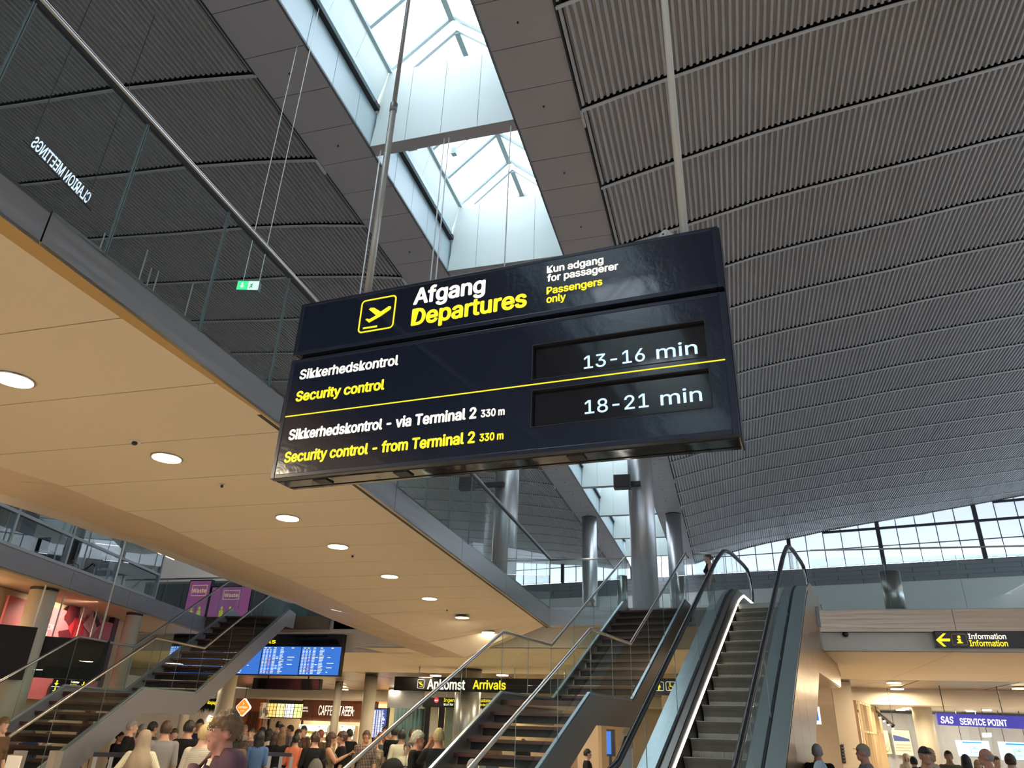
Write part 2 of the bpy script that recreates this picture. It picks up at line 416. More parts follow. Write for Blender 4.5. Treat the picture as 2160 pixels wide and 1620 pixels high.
for yb in BEAMS:                                           # deep cross beams
    bm_ = MB().box((-5.98, yb + .01, 12.0), (-3.02, yb + .29, 12.04)).build('beam_underside', M_soff, sk)
    for j in range(4):
        x0 = -5.99 + j * .7425; x1 = x0 + .732
        f = lambda x: max(-5.8, min(-3.2, x))
        top = lambda x: 14.02 if -5.81 < x < -3.19 else 13.95
        MB().prism([(x0, yb, 12.0), (x1, yb, 12.0), (f(x1), yb, 13.98), (f(x0), yb, 13.98)], (0, .012, 0)).build('beam_panel', M_white, sk)
    MB().box((-5.95, yb + .02, 12.04), (-3.05, yb + .28, 13.97)).build('beam_core', M_white, sk)

# ================================================================== SHELL
fl = MB().box((-36, -46, -.3), (34, 60, 0)).build('floor', M_floor, kind='structure')
ws = [('wall_left', [(-33, -44, 0), (-33, 57, 0)])]
for n, (a, b) in ws:
    MB().box((a[0] - .1, a[1], 0), (a[0] + .1, b[1], 15.6)).build(n, M_offw, kind='structure')
# end wall behind the photographer; unseen window strip sized for the daylight it gives
we = empty('wall_front', (0, -44, 0), kind='structure')
MB().box((-33, -44.2, 0), (27, -44, 2.4)).build('lower_wall', M_beige, we)
MB().box((-33, -44.2, 8.6), (27, -44, 15.6)).build('upper_wall', M_offw, we)
wb = empty('window_1', (0, -44, 2.4), kind='structure')
fr = MB()
for k in range(20): fr.box((-30 + 3 * k - .05, -44.1, 2.4), (-30 + 3 * k + .05, -43.95, 8.6))
for z in (2.45, 4.5, 6.5): fr.box((-33, -44.1, z - .04), (27, -43.97, z + .04))
fr.build('mullions', M_alum, wb)
MB().add([(-33, -44.05, 2.4), (27, -44.05, 2.4), (27, -44.05, 8.6), (-33, -44.05, 8.6)], [(0, 1, 2, 3)]).build('pane', M_frost, wb)
wr_ = empty('wall_right', (27, 10, 0), kind='structure')
MB().box((26.9, -44, 0), (27.1, 57, 2.8)).build('lower_wall', M_beige, wr_)
MB().box((26.9, -44, 9.2), (27.1, 57, 15.8)).build('upper_wall', M_offw, wr_)
MB().box((26.9, -44, 2.8), (27.1, 6, 9.2)).build('end_wall', M_offw, wr_)
wc = empty('window_3', (27, 4, 2.8), kind='structure')  # unseen side glazing, set along the wall to light the far roof
fr = MB()
for k in range(17): fr.box((26.95, 7.5 + 3 * k - .05, 2.8), (27.05, 7.5 + 3 * k + .05, 9.2))
fr.build('mullions', M_alum, wc)
MB().add([(27, 6, 2.8), (27, 57, 2.8), (27, 57, 9.2), (27, 6, 9.2)], [(0, 1, 2, 3)]).build('pane', M_frost, wc)

# ---- far gable wall: cladding below, window strip above
ed = Vector((1, -.195, 0)).normalized()
def G(x, z, off=0): return Vector((x, walY(x) - off, z))
gw = empty('wall_back', (0, 48.9, 4.65), kind='structure')
def gp(mb, xa, xb, za, zb, off=0, t=.1):
    a, b = G(xa, za, off), G(xb, za, off); n = Vector((.195, 1, 0)).normalized() * t
    return mb.obox(a, b - a, n, (0, 0, zb - za))
gp(MB(), -30, 27, 0, 10.25).build('lower_wall', M_wbnd, gw)
z = 10.25; row = 0
while z < 11.25:
    x = -26 + (row % 2) * 1.3
    while x < 26:
        gp(MB(), x, x + 2.57, z, z + .245, .03, .04).build('wall_cladding_panel', M_gpan, gw); x += 2.6
    z += .255; row += 1
gp(MB(), -30, 27, 10.2, 11.3, -.02, .1).build('cladding_backing', M_dark, gw)
def rz(x):
    return interp(PR, x + 1.78) if x > -1.8 else (interp(PL, -7.2 - x) if x < -7.2 else 14.0)
win = empty('window_2', (8, 47, 11.3), kind='structure')
x = -25.0
while x < 26:
    x2 = x + 1.0
    xm = (x + x2) / 2
    ztop = min(rz(x), rz(x2)) + .02
    zs = [11.3, 12.35, 13.4, 14.4, 15.4]
    for za, zb in zip(zs, zs[1:]):
        if za > ztop: break
        last = zb >= ztop - .25
        t0, t1 = (rz(x) + .03, rz(x2) + .03) if last else (zb, zb)
        n = Vector((.195, 1, 0)).normalized() * .02
        MB().prism([G(x + .02, za + .02), G(x2 - .02, za + .02), G(x2 - .02, t1 - .02), G(x + .02, t0 - .02)], n).build('window_pane', M_frost2, win)
        if last: break
    x = x2
fr = MB()
x = -25.0; k = 0
while x <= 26:
    big = (k % 5 == 4)
    gp(fr, x - (.11 if big else .02), x + (.11 if big else .02), 11.3, rz(x) + .03, .12 if big else .03, .14 if big else .05)
    x += 1; k += 1
for zz, h in ((12.35, .02), (13.4, .07), (14.4, .07)):
    xs = [q / 4 for q in range(-100, 105) if rz(q / 4) > zz]
    for a_, b_ in ((min([q for q in xs if q > -1.8] or [0]), 26), (-25, max([q for q in xs if q < -7.2] or [-30]))):
        if b_ > a_: gp(fr, a_, b_, zz - h, zz + h, .08, .1)
fr.build('window_frame', M_mull, win)
# white reflective film head under the roof edge and black edge line
ln = MB(); pts = []
for q in range(-7, 105):
    xx = q / 4; pts.append(G(xx, rz(xx) - .02, .25))
ln.band(pts, (0, .08, 0), (0, 0, .09)).build('roof_edge_trim', M_mull, win)

# ================================================================== UPPER FLOOR
FZ, SZ, LZ = 4.65, 4.2, 3.7
up = empty('ceiling', (0, 20, 4), kind='structure')
MB().box((-4.5, 19.25, SZ), (-2.6, 48, FZ)).build('upper_floor_slab', M_floor2, up)
MB().box((-2.6, 19.45, SZ), (2.1, 46, FZ)).build('upper_floor_slab', M_floor2, up)
MB().box((2.1, 19.87, SZ), (26, 43.5, FZ)).build('upper_floor_slab', M_floor2, up)
MB().box((-19.5, 20.6, SZ), (-4.5, 49, FZ)).build('upper_floor_slab', M_floor2, up)
fa = empty('trim_1', (4, 19.8, 4.2), kind='structure')
x = 2.1
while x < 20:
    MB().box((x, 19.82, SZ - .08), (x + 2.95, 19.86, FZ - .03)).build('steel_fascia_panel', M_stw, fa); x += 2.96
MB().box((-4.5, 19.2, SZ), (-2.55, 19.24, FZ)).build('steel_fascia_panel', M_steel, fa)
MB().box((-2.55, 19.4, SZ), (2.1, 19.44, FZ)).build('steel_fascia_panel', M_string, fa)
# band below the fascia and the cream soffit of the lower hall
MB().box((-10.2, 19.6, LZ), (2.1, 19.75, SZ)).build('white_band', M_cream, up)
MB().box((2.1, 19.95, LZ), (26, 20.1, SZ - .08)).build('white_band', M_offw, up)
x = -22.0
while x < 26:
    y = 21.3 if x < -10.5 else (19.62 if x < 2 else 20.0)
    while y < 28.6:
        MB().box((x, y, LZ), (x + 2.99, y + 2.99 if y + 3 < 28.9 else 28.9, LZ + .04)).build('soffit_panel', M_cream, up)
        y += 3.0
    x += 3.0
MB().box((-30, 21.3, LZ + .04), (27, 29, LZ + .08)).build('soffit_backing', M_creamd, up)
# slatted metal ceiling further in
for x0 in range(-30, 27, 3):
    sl = MB()
    for k in range(16): sl.box((x0 + .02, 28.95 + k * .32, LZ + .02), (x0 + 2.96, 28.95 + k * .32 + .25, LZ + .04))
    o = sl.build('metal_ceiling_slats', M_stw, up)
    if x0 < 0:
        for r_ in (1, 2): instance(o, (0, 5.1 * r_, 0))
MB().box((-30, 28.9, LZ + .1), (27, 44.4, LZ + .14)).build('slat_backing', M_creamd, up)
MB().box((3.0, 33.8, 3.15), (27, 34.1, LZ + .1)).build('bulkhead', M_cream, up)
MB().box((2.0, 34.1, 3.15), (27, 39.0, 3.2)).build('shop_ceiling', M_offw, up)
MB().box((-30, 44.0, 3.2), (2.0, 44.3, LZ + .1)).build('bulkhead', M_cream, up)
MB().box((-30, 44.3, 3.15), (2.0, 46.9, 3.2)).build('shop_ceiling', M_offw, up)
# ================================================================== COLUMNS
def column(x, y, r, z0, z1, m, label, group=None, cat='column', cap=True, name='round_column'):
    t = empty(name, (x, y, z0), label, cat, group)
    MB().lathe((x, y, z0), [(r, 0), (r, z1 - z0 - .02)], 36).build('shaft', m, t, smooth=True)
    MB().lathe((x, y, z1 - .05), [(r * 1.0, 0), (r * 1.015, .02), (r * 1.015, .05)], 36).build('collar', M_dark, t)
    MB().lathe((x, y, z0), [(r * 1.03, 0), (r * 1.03, .12)], 36).build('base_ring', M_steel, t)
    return t
c1 = column(-6.58, 21.9, .385, 4.66, 12, M_colg, 'tall brushed metal column left of the skylight, nearer of the two on that side')
c2 = column(-2.26, 21.9, .385, 4.66, 12, M_colg, 'widest tall grey metal column at the top of the stairs with a dark loudspeaker')
c3 = column(-6.58, 37.1, .385, 4.66, 12, M_colg, 'distant grey column between stair handrail and left skylight edge')
c4 = column(-2.26, 37.1, .385, 4.66, 12, M_colg, 'distant grey column to the right of the widest column')
def speaker(x, y, z, lab):
    t = empty('loudspeaker', (x, y, z), lab, 'loudspeaker')
    MB().prism([(x - .28, y - .75, z), (x + .22, y - .72, z), (x + .22, y - .5, z), (x - .28, y - .5, z), ][:4], (0, 0, .42)).build('cabinet', mat('dark_brown_speaker', (.06, .045, .045), .5), t)
    MB().box((x - .24, y - .77, z + .03), (x + .18, y - .745, z + .39)).build('grille', mat('speaker_grille', (.035, .03, .03), .7, bump=.3, bscale=120), t)
    cxx = -2.26 if x > -4 else -6.58
    MB().box((min(x, cxx) - .05, y - .52, z + .12), (max(x, cxx) + .05, y - .37, z + .26)).build('bracket', M_dark, t)
p = aty(1310, 1015, 21.1); speaker(p.x + .05, 21.85, p.z - .2, 'dark loudspeaker fixed to the widest grey column')
p = aty(985, 1025, 21.1); speaker(p.x, 21.85, p.z - .1, 'dark loudspeaker fixed to the column behind the bridge glass')
p = aty(1243, 1262, 36.4); 
# lower hall columns
def place_col(px, py, d, r, z1, m, lab, cat='column'):
    q = ray(px, py); h = math.hypot(q.x, q.y); return column(q.x / h * d, q.y / h * d, r, 0, z1, m, lab)
place_col(778, 1480, 34, .27, 3.7, M_colw, 'pale round column left of the lit arrivals sign')
place_col(706, 1520, 40, .19, 3.7, M_colw, 'slim pale column in front of the brown cafe wall')
place_col(476, 1470, 28, .27, 3.7, M_colw, 'pale round column in front of the orange cafe sign')
place_col(385, 1530, 36, .19, 3.7, M_colw, 'short seen pale column below the left stair landing')
place_col(276, 1330, 22.2, .2, 4.15, M_colw, 'pale round column beside the pink poster under the office floor')
place_col(80, 1290, 19.2, .27, 4.15, M_colw, 'pale round column in front of the pink poster, nearest to the left edge')
place_col(985, 1500, 28.3, .46, 3.7, M_colg, 'thick brushed metal column behind the arrivals sign and stair handrail')
place_col(1950, 1530, 36, .36, 3.2, M_colw, 'cream column to the left of the blue service point sign')

# ================================================================== BRIDGE (left)
def bx_(y): return -4.03 - .02676 * (y - 2.43)
NB = Vector((1, .02676, 0)).normalized(); P0B = Vector((bx_(2.43), 2.43, 0))
def onb(px, py): return onp(px, py, P0B, NB)
br = empty('footbridge', (-7, 8, 4.1), 'cream footbridge with steel edge and glass balustrade crossing the upper left', 'bridge')
za, zb_ = onb(0, 454), onb(1155, 1321)
def fbz(y): return za.z + (zb_.z - za.z) * (y - za.y) / (zb_.y - za.y)
def soz(y): return 4.38 - .0133 * (y - 2.2)
def ons(px, py):                                          # on the slightly tilted soffit plane
    r = ray(px, py); t = (4.38 + .0133 * 2.2 - EYE) / (r.z + .0133 * r.y); return E0 + r * t
ys = [-9.0, -6.04, -3.08, -.12, 2.84, 5.8, 8.76, 11.72, 14.68, 17.64, 19.24]
for a, b in zip(ys, ys[1:]):
    b -= .012
    MB().prism([(bx_(a), a, fbz(a)), (bx_(b), b, fbz(b)), (bx_(b), b, 4.65), (bx_(a), a, 4.65)], (-.03, 0, 0)).build('steel_fascia_panel', M_steel, br)
MB().prism([(bx_(-9) - .04, -9, fbz(-9)), (bx_(19.2) - .04, 19.2, fbz(19.2)), (bx_(19.2) - .04, 19.2, 4.64), (bx_(-9) - .04, -9, 4.64)], (-.05, 0, 0)).build('fascia_backing', M_dark, br)
# brass strip between fascia and soffit
gn, gf = ons(0, 492), ons(590, 900)
def gx(y): return gn.x + (gf.x - gn.x) * (y - gn.y) / (gf.y - gn.y) if y < 7 else None
gl = [(0, 492), (162, 606), (400, 771), (590, 900), (760, 1028), (960, 1177), (1100, 1283), (1148, 1321)]
G3 = [ons(*q) for q in gl]
G3 = [G3[0] + (G3[0] - G3[2]) * 4] + G3
for (a, b) in zip(G3, G3[1:]):
    A = Vector((bx_(a.y), a.y, fbz(a.y) - .005)); B = Vector((bx_(b.y), b.y, fbz(b.y) - .005))
    MB().prism([A, B, b, a], (0, 0, .03)).build('brass_edge_strip', M_gold, br)
# cream soffit, split into boards across the bridge
farpx = [(0, 983), (125, 1028), (210, 1062), (300, 1097), (390, 1145), (500, 1200), (600, 1250), (690, 1300), (763, 1332), (896, 1368), (983, 1387)]
farpx = [(0, 985), (122, 1022), (220, 1062), (330, 1103), (420, 1143), (520, 1187), (600, 1218), (680, 1253), (763, 1292), (840, 1327), (896, 1352), (983, 1387)]
FP = [ons(*q) for q in farpx[:7]] + [aty(*q) for q in [(680, 1253, 14.2), (763, 1292, 15.9), (840, 1327, 17.2), (896, 1352, 18.2), (983, 1387, 19.15)]]
FP = [Vector((-7.7, -9, soz(-9)))] + FP
def fx(y, L=None):
    L = L or FP
    for a, b in zip(L, L[1:]):
        if y <= b.y: return a.x + (b.x - a.x) * (y - a.y) / (b.y - a.y)
    return L[-1].x
def nx(y):
    for a, b in zip(G3, G3[1:]):
        if y <= b.y: return a.x + (b.x - a.x) * (y - a.y) / (b.y - a.y)
    # diagonal end edge from the corner to the keel
    a, b = G3[-1], FP[-1]
    return a.x + (b.x - a.x) * min(1, (y - a.y) / (b.y - a.y))
def at_y(L, y):
    for a, b in zip(L, L[1:]):
        if y <= b.y: t = (y - a.y) / (b.y - a.y); return a.lerp(b, t)
    return L[-1]
def surf(x, y):
    a, b = at_y(G3, y), at_y(FP, y); return a.z + (b.z - a.z) * (x - a.x) / (b.x - a.x)
def ons2(px, py):                                         # where a sight line meets the soffit
    q = ons(px, py); r = ray(px, py)
    for _ in range(30): z = surf(q.x, q.y); q = q.lerp(E0 + r * ((z - EYE) / r.z), .5)
    return q
y = -8.6
while y < 19.1:
    y2 = min(y + 1.12, 19.14) - .012
    pts = [at_y(G3, y), at_y(FP, y)] + [q for q in FP if y < q.y < y2] + [at_y(FP, y2), at_y(G3, y2)] + [q for q in reversed(G3) if y < q.y < y2]
    MB().prism(pts, (0, 0, .03)).build('soffit_board', M_cream, br)
    y += 1.12
# flank rising from the soffit edge to the far side of the deck
outpx = [(0, 1053), (122, 1090), (194, 1117), (278, 1140), (400, 1188), (483, 1221), (567, 1253), (604, 1266), (674, 1296), (744, 1325), (822, 1353), (874, 1374), (910, 1386)]
OP = [atz(px, py, 4.62) for px, py in outpx[:8]] + [aty(*q) for q in [(674, 1296, 18.0), (744, 1325, 18.4), (822, 1353, 18.75), (874, 1374, 18.95), (910, 1386, 19.12)]]
OP = [Vector((OP[0].x - 1.5, -9, 4.62))] + OP
n = 26
def poly_at(L, s):
    d = [0]
    for a, b in zip(L, L[1:]): d.append(d[-1] + (b - a).length)
    s *= d[-1]
    for i in range(len(L) - 1):
        if s <= d[i + 1] + 1e-9: return L[i].lerp(L[i + 1], (s - d[i]) / (d[i + 1] - d[i]))
    return L[-1]
def at_y(L, y):
    for a, b in zip(L, L[1:]):
        if y <= b.y: t = (y - a.y) / (b.y - a.y); return a.lerp(b, t)
    return L[-1]
yy = -9.0
while yy < min(FP[-1].y, OP[-1].y) - .1:
    y2 = min(yy + 1.6, min(FP[-1].y, OP[-1].y)); e_ = y2 - .012
    A, B = at_y(FP, yy), at_y(FP, e_); C_, D_ = at_y(OP, e_), at_y(OP, yy)
    m_ = (yy + e_) / 2; Am, Cm = at_y(FP, m_), at_y(OP, m_)
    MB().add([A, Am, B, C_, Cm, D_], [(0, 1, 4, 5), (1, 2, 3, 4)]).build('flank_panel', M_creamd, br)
    yy = y2
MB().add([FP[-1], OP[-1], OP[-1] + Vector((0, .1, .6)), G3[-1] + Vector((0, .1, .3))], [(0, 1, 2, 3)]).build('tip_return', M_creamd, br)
dk = [Vector((bx_(-9) - .1, -9, 4.6)), Vector((bx_(19.2) - .1, 19.2, 4.6)), Vector((-4.7, 19.3, 4.6))] + [Vector((q.x + .1, q.y, 4.6)) for q in reversed(OP)]
MB().prism([(p_.x, p_.y, 4.55) for p_ in dk], (0, 0, .08)).build('deck', M_floor2, br)
# glass balustrade on the bridge
rl = [onb(*q) for q in [(75, 0), (660, 632), (960, 975), (1163, 1181)]]
def rz_(y):
    a, b = rl[0], rl[-1]
    return 5.93
joints = [onb(*q).y for q in [(68, 25), (305, 285), (480, 460)]]
pj = joints[2] - joints[1]
jy = [joints[1] + (joints[2] - joints[1]) * k for k in range(-6, 9)]
jy = [q for q in jy if q < 18.4] + [19.2]
gb = br
for a, b in zip(jy, jy[1:]):
    MB().add([(bx_(a + .01), a + .01, 4.62), (bx_(b - .01), b - .01, 4.62), (bx_(b - .01), b - .01, 5.92), (bx_(a + .01), a + .01, 5.92)], [(0, 1, 2, 3)]).build('glass_pane', M_glass, gb)
    e1 = MB().box((bx_(b) - .008, b - .011, 4.62), (bx_(b) + .008, b - .004, 5.92)); e1.box((bx_(b) - .008, b + .004, 4.62), (bx_(b) + .008, b + .011, 5.92))
    e1.build('pane_edge', M_glassedge, gb)
MB().tube([(bx_(-9), -9, 5.93), (bx_(19.25), 19.25, 5.93)], .026, 12).build('handrail', M_tube, gb, smooth=True)
MB().box((bx_(-9) - .012, -9, 5.885), (bx_(-9) + .012, -8.9, 5.91)).build('rail_channel', M_dark, gb)
MB().prism([(bx_(-9) - .018, -9, 5.87), (bx_(19.2) - .018, 19.2, 5.87), (bx_(19.2) - .018, 19.2, 5.905), (bx_(-9) - .018, -9, 5.905)], (.03, 0, 0)).build('rail_channel', M_dark, gb)
# downlights in the soffit
lpx = [(30, 800, 36), (352, 965, 29), (607, 1092, 22), (713, 1152, 19), (822, 1215, 17), (906, 1262, 16), (975, 1302, 15), (1030, 1333, 14)]
first = None
words = ['largest round downlight at the left photo edge', 'second round downlight from the left edge', 'third round downlight, below the navy sign corner', 'fourth round downlight from the left', 'fifth round downlight from the left', 'sixth round downlight from the left', 'seventh round downlight from the left', 'last and smallest round downlight near the bridge tip']
LP = [ons2(a, b) for a, b, c in lpx]
extra = [LP[0] + (LP[0] - LP[1]) * k for k in (1, 2, 3, 4)]
for i, c in enumerate(LP + extra):
    c = Vector((c.x, c.y, surf(c.x, c.y) - .004))
    if first is None:
        first = empty('downlight', c, 'x', 'ceiling light', 'downlights in the footbridge soffit')
        MB().lathe(c + Vector((0, 0, -.010)), [(.172, .0), (.175, .009)], 32).build('trim_ring', M_tube, first)
        MB().disc(c + Vector((0, 0, -.0101)), .155, 32, .003).build('diffuser', M_lamp, first)
        t = first
    else: t = copy_thing(first, c)
    t['label'] = words[i] if i < len(words) else ['first', 'second', 'third', 'fourth'][i - len(words)] + ' round downlight of the footbridge behind the photographer'
    lt = bpy.data.lights.new('downlight_glow', 'AREA'); lt.shape = 'DISK'; lt.size = .3; lt.energy = 55; lt.color = (1, .84, .60)
    lo = bpy.data.objects.new('downlight_glow', lt); COL.objects.link(lo); lo.location = c + Vector((0, 0, -.03))
# smoke detector heads on the soffit
def detector(px, py, lab, r=.05):
    c = ons2(px, py); t = empty('smoke_detector', c - Vector((0, 0, .05)), lab, 'detector')
    MB().lathe(c + Vector((0, 0, -.012)), [(r, 0), (r, .012)], 16).build('base', M_offw, t)
    MB().lathe(c + Vector((0, 0, -.045)), [(r * .35, 0), (r * .5, .015), (r * .4, .034)], 12).build('sensor', M_dark, t)
detector(285, 930, 'small round sensor on the cream soffit above the second downlight', .06)
detector(469, 1021, 'small sprinkler head on the cream soffit between second and third downlights', .035)
detector(744, 1170, 'small sprinkler head beside the fourth downlight', .04)
detector(943, 1285, 'small sprinkler head beside the sixth downlight', .04)

# ---- balustrade at the head of the upper floor
def glass_run(name, lab, pts, zb, zt, nsplit=None, rail=True, r=.026):
    """pts: plan points"""
    c = Vector((pts[0][0], pts[0][1], zb)); t = empty(name, c, lab, 'balustrade')
    for a, b in zip(pts, pts[1:]):
        a, b = Vector((*a, 0)), Vector((*b, 0)); L = (b - a).length; k = max(1, round(L / 1.6)); d = (b - a) / k
        for i in range(k):
            p_, q_ = a + d * i + d.normalized() * .008, a + d * (i + 1) - d.normalized() * .008
            MB().add([(p_.x, p_.y, zb), (q_.x, q_.y, zb), (q_.x, q_.y, zt), (p_.x, p_.y, zt)], [(0, 1, 2, 3)]).build('glass_pane', M_glass, t)
            n_ = Vector((-d.y, d.x, 0)).normalized() * .008; u = d.normalized() * .006
            MB().obox(q_ - n_ + Vector((0, 0, zb)), u, n_ * 2, (0, 0, zt - zb)).build('pane_edge', M_glassedge, t)
    if rail: MB().tube([(x, y, zt + .02) for x, y in pts], r, 10).build('handrail', M_tube, t, smooth=True)
    return t
glass_run('floor_balustrade', 'glass balustrade with steel rail left of the top of the right stair', [(-4.5, 19.28), (-2.44, 19.28)], 4.6, 5.88)
glass_run('floor_balustrade', 'short glass balustrade between the right stair and the escalator', [(-.72, 19.3), (.05, 19.3)], 4.6, 5.95)
glass_run('floor_balustrade', 'long glass balustrade above the steel edge to the right of the escalator', [(2.1, 19.9), (3.8, 19.9), (20, 19.9)], 4.58, 5.9, rail=False)
p = aty(1710, 1161, 19.9); q = aty(2160, 1163, 19.9)
o = MB().tube([(2.15, 19.9, 6.11), (20, 19.9, 5.98)], .022, 10).build('handrail', M_tube, bpy.data.objects['floor_balustrade.002'], smooth=True)
# brushed bin-like steel pillars on the upper floor
def pillar(px0, px1, py0, py1, y, lab):
    a, b = aty(px0, py1, y), aty(px1, py1, y); c = (a + b) / 2; r = (b.x - a.x) / 2; top = aty((px0 + px1) / 2, py0, y).z
    t = empty('steel_pillar', (c.x, y, FZ), lab, 'pillar')
    MB().lathe((c.x, y, FZ), [(r, 0), (r, top - FZ - .02)], 28).build('shell', M_steel, t, smooth=True)
    MB().lathe((c.x, y, top - .02), [(r * .97, 0), (r * .97, .02)], 28).build('lid', M_gpan, t)
    MB().lathe((c.x, y, FZ), [(r * 1.02, 0), (r * 1.02, .05)], 28).build('foot_ring', M_dark, t)
pillar(1868, 1912, 1205, 1283, 20.9, 'short brushed steel pillar behind the glass to the right of the escalator')
pillar(1303, 1325, 1215, 1280, 20.6, 'steel pillar at the head of the right stair by the widest column')
pillar(1425, 1446, 1207, 1256, 21.4, 'steel pillar behind glass at the right side of the stair head')

# ================================================================== STAIRS
def frame(az):
    a = math.radians(az); return Vector((math.sin(a), math.cos(a), 0)), Vector((math.cos(a), -math.sin(a), 0))
def stair(az, Ll, Lr, s0, sL0, sL1, s1, zland, label, mside, word):
    e, r = frame(az); W = lambda L, s, z: r * L + e * s + Vector((0, 0, z))
    t = empty('staircase', W((Ll + Lr) / 2, s0, 0), label, 'staircase')
    k1 = zland / (sL0 - s0); k2 = (FZ - zland) / (s1 - sL1)
    for i in range(1, 11):                                # lower flight
        z = zland * i / 11; s = s0 + (sL0 - s0) * i / 11
        MB().obox(W(Ll + .02, s - .02, z - .045), r * (Lr - Ll - .04), e * ((sL0 - s0) / 12 + .05), (0, 0, .045)).build('tread', M_wood, t)
    for i in range(1, 13):
        z = zland + (FZ - zland) * i / 13; s = sL1 + (s1 - sL1) * i / 13
        MB().obox(W(Ll + .02, s - .02, z - .045), r * (Lr - Ll - .04), e * ((s1 - sL1) / 14 + .05), (0, 0, .045)).build('tread', M_wood, t)
    MB().obox(W(Ll + .02, sL0 - .02, zland - .08), r * (Lr - Ll - .04), e * (sL1 - sL0 + .06), (0, 0, .08)).build('landing', M_wood, t)
    for (sa, zA, sb, zB, k) in ((s0, 0, sL0, zland, 11), (sL1, zland, s1, FZ, 13)):   # dark riser plates set back under each tread
        for i in range(1, k):
            z = zA + (zB - zA) * i / k; s = sa + (sb - sa) * i / k
            MB().obox(W(Ll + .05, s + .10, z - .15), r * (Lr - Ll - .1), e * .012, (0, 0, .11)).build('tread_stiffener', M_woodd, t)
    dd = .42
    prof = [(s0 - .1, .08), (sL0 - .03, zland + .10), (sL1 + .02, zland + .10), (s1, FZ + .06), (s1 + .45, FZ), (s1 + .42, FZ - .42), (s1 - .1, FZ - .42), (sL1 + .1, zland - .34), (sL0 + .16, zland - .34), (s0 + .75, 0), (s0 - .1, 0)]
    for L, nm in ((Ll, 'stringer'), (Lr - .04, 'stringer')):
        MB().prism([W(L, s, z) for s, z in prof], r * .04).build(nm, mside, t)
    for L in (Ll + .04, Lr - .05):
        MB().band([W(L - .02, s, z) for s, z in [(s0 - .1, .08), (sL0 - .03, zland + .10), (sL1 + .02, zland + .10), (s1, FZ + .06)]], r * .05, (0, 0, .035)).build('glass_channel', M_chan, t)
    # balustrades: panes and handrail
    for L, side in ((Ll + .02, 'left'), (Lr - .02, 'right')):
        g = t
        hr = [(s0, 1.16), (sL0, zland + 1.06), (sL1, zland + 1.06), (s1 + .35, FZ + 1.24)]
        hz = lambda s: next((za_ + (zb__ - za_) * (s - sa_) / (sb_ - sa_) for (sa_, za_), (sb_, zb__) in zip(hr, hr[1:]) if s <= sb_ + 1e-6), hr[-1][1])
        bz = lambda s: next((za_ + (zb__ - za_) * (s - sa_) / (sb_ - sa_) for (sa_, za_), (sb_, zb__) in zip(bl, bl[1:]) if s <= sb_ + 1e-6), bl[-1][1])
        bl = [(s0, .1), (sL0, zland + .11), (sL1, zland + .11), (s1 + .35, FZ + .1)]
        cuts = [s0 + (sL0 - s0) * i / 3 for i in range(3)] + [sL0, (sL0 + sL1) / 2, sL1] + [sL1 + (s1 + .35 - sL1) * i / 4 for i in range(1, 5)]
        for a, b in zip(cuts, cuts[1:]):
            a_, b_ = a + .006, b - .006
            MB().add([W(L, a_, bz(a_)), W(L, b_, bz(b_)), W(L, b_, hz(b_)), W(L, a_, hz(a_))], [(0, 1, 2, 3)]).build('glass_pane', M_glass, g)
            MB().obox(W(L - .005, b - .002, bz(b)), r * .010, e * .004, (0, 0, hz(b) - bz(b))).build('pane_edge', M_glassedge, g)
        pts = [W(L, s, z + .02) for s, z in hr] + [W(L + (.12 if L > 0 else -.0), s1 + .6, FZ + 1.2)]
        MB().tube(pts, .028, 12).build('handrail', M_tube, g, smooth=True)
    return t
stair(11.04, -6.15, -4.5, 7.75, 11.7, 13.75, 18.08, 2.15, 'straight staircase with dark red treads left of the escalator, seen from below', M_string, 'right staircase')
stair(-7.0, -11.73, -9.88, 11.3, 14.78, 16.72, 20.84, 2.13, 'straight staircase with dark open treads at the lower left', M_stringl, 'left staircase')

# ================================================================== ESCALATOR
e, r = frame(11.04)
def W(L, s, z): return r * L + e * s + Vector((0, 0, z))
es = empty('escalator', W(-2.75, 10, 0), 'escalator with ribbed steps, glass sides and a bronze steel flank going up to the right', 'escalator')
K = 3.19 / 5.81
def nz_(s): return FZ - .05 - (18.31 - s) * K
# a ribbed step: shallow tread and a bowed, cleated riser
def step_mesh(flat=False):
    mb = MB(); n = 46; w_ = 1.0 / n; H = .275; D = .50
    prof = [(0, 0), (.012, -.03), (.05, -.10), (.075, -.18), (.08, -.275)]
    vs = []; cols = []
    for i in range(n):
        for (a, dd_) in ((0, 0), (.5, 0), (.5, .012), (1, .012)):
            cols.append((-3.32 + (i + a) * w_, dd_))
    m = len(prof) + 1
    for L, dd_ in cols:
        vs.append(W(L, 18.31 + D, FZ - .05 - dd_ * .6))
        for s, z in prof: vs.append(W(L, 18.31 + s + dd_, FZ - .05 + z - (dd_ * .6 if z == 0 else 0)))
    fs = []
    for c in range(len(cols) - 1):
        for k in range(m - 1): a = c * m + k; fs.append((a, a + 1, a + m + 1, a + m))
    mb.add(vs, fs)
    mb.obox(W(-3.32, 18.315, FZ - .052), r * 1.0, e * .012, (0, 0, .006), 1)
    return mb
st0 = step_mesh().build('step', [M_step, M_stepe], es)
ds = 5.81 / 12
for i in range(1, 18):
    instance(st0, e * (-ds * i) + Vector((0, 0, -K * ds * i)))
MB().obox(W(-3.32, 18.31, FZ - .16), r * 1.0, e * 2.6, (0, 0, .11)).build('comb_plate', M_step, es)
cb = MB()
for k in range(60): cb.obox(W(-3.31 + k / 61, 18.3, FZ - .05), r * .006, e * 2.4, (0, 0, .008))
cb.build('landing_cleats', M_stepe, es)
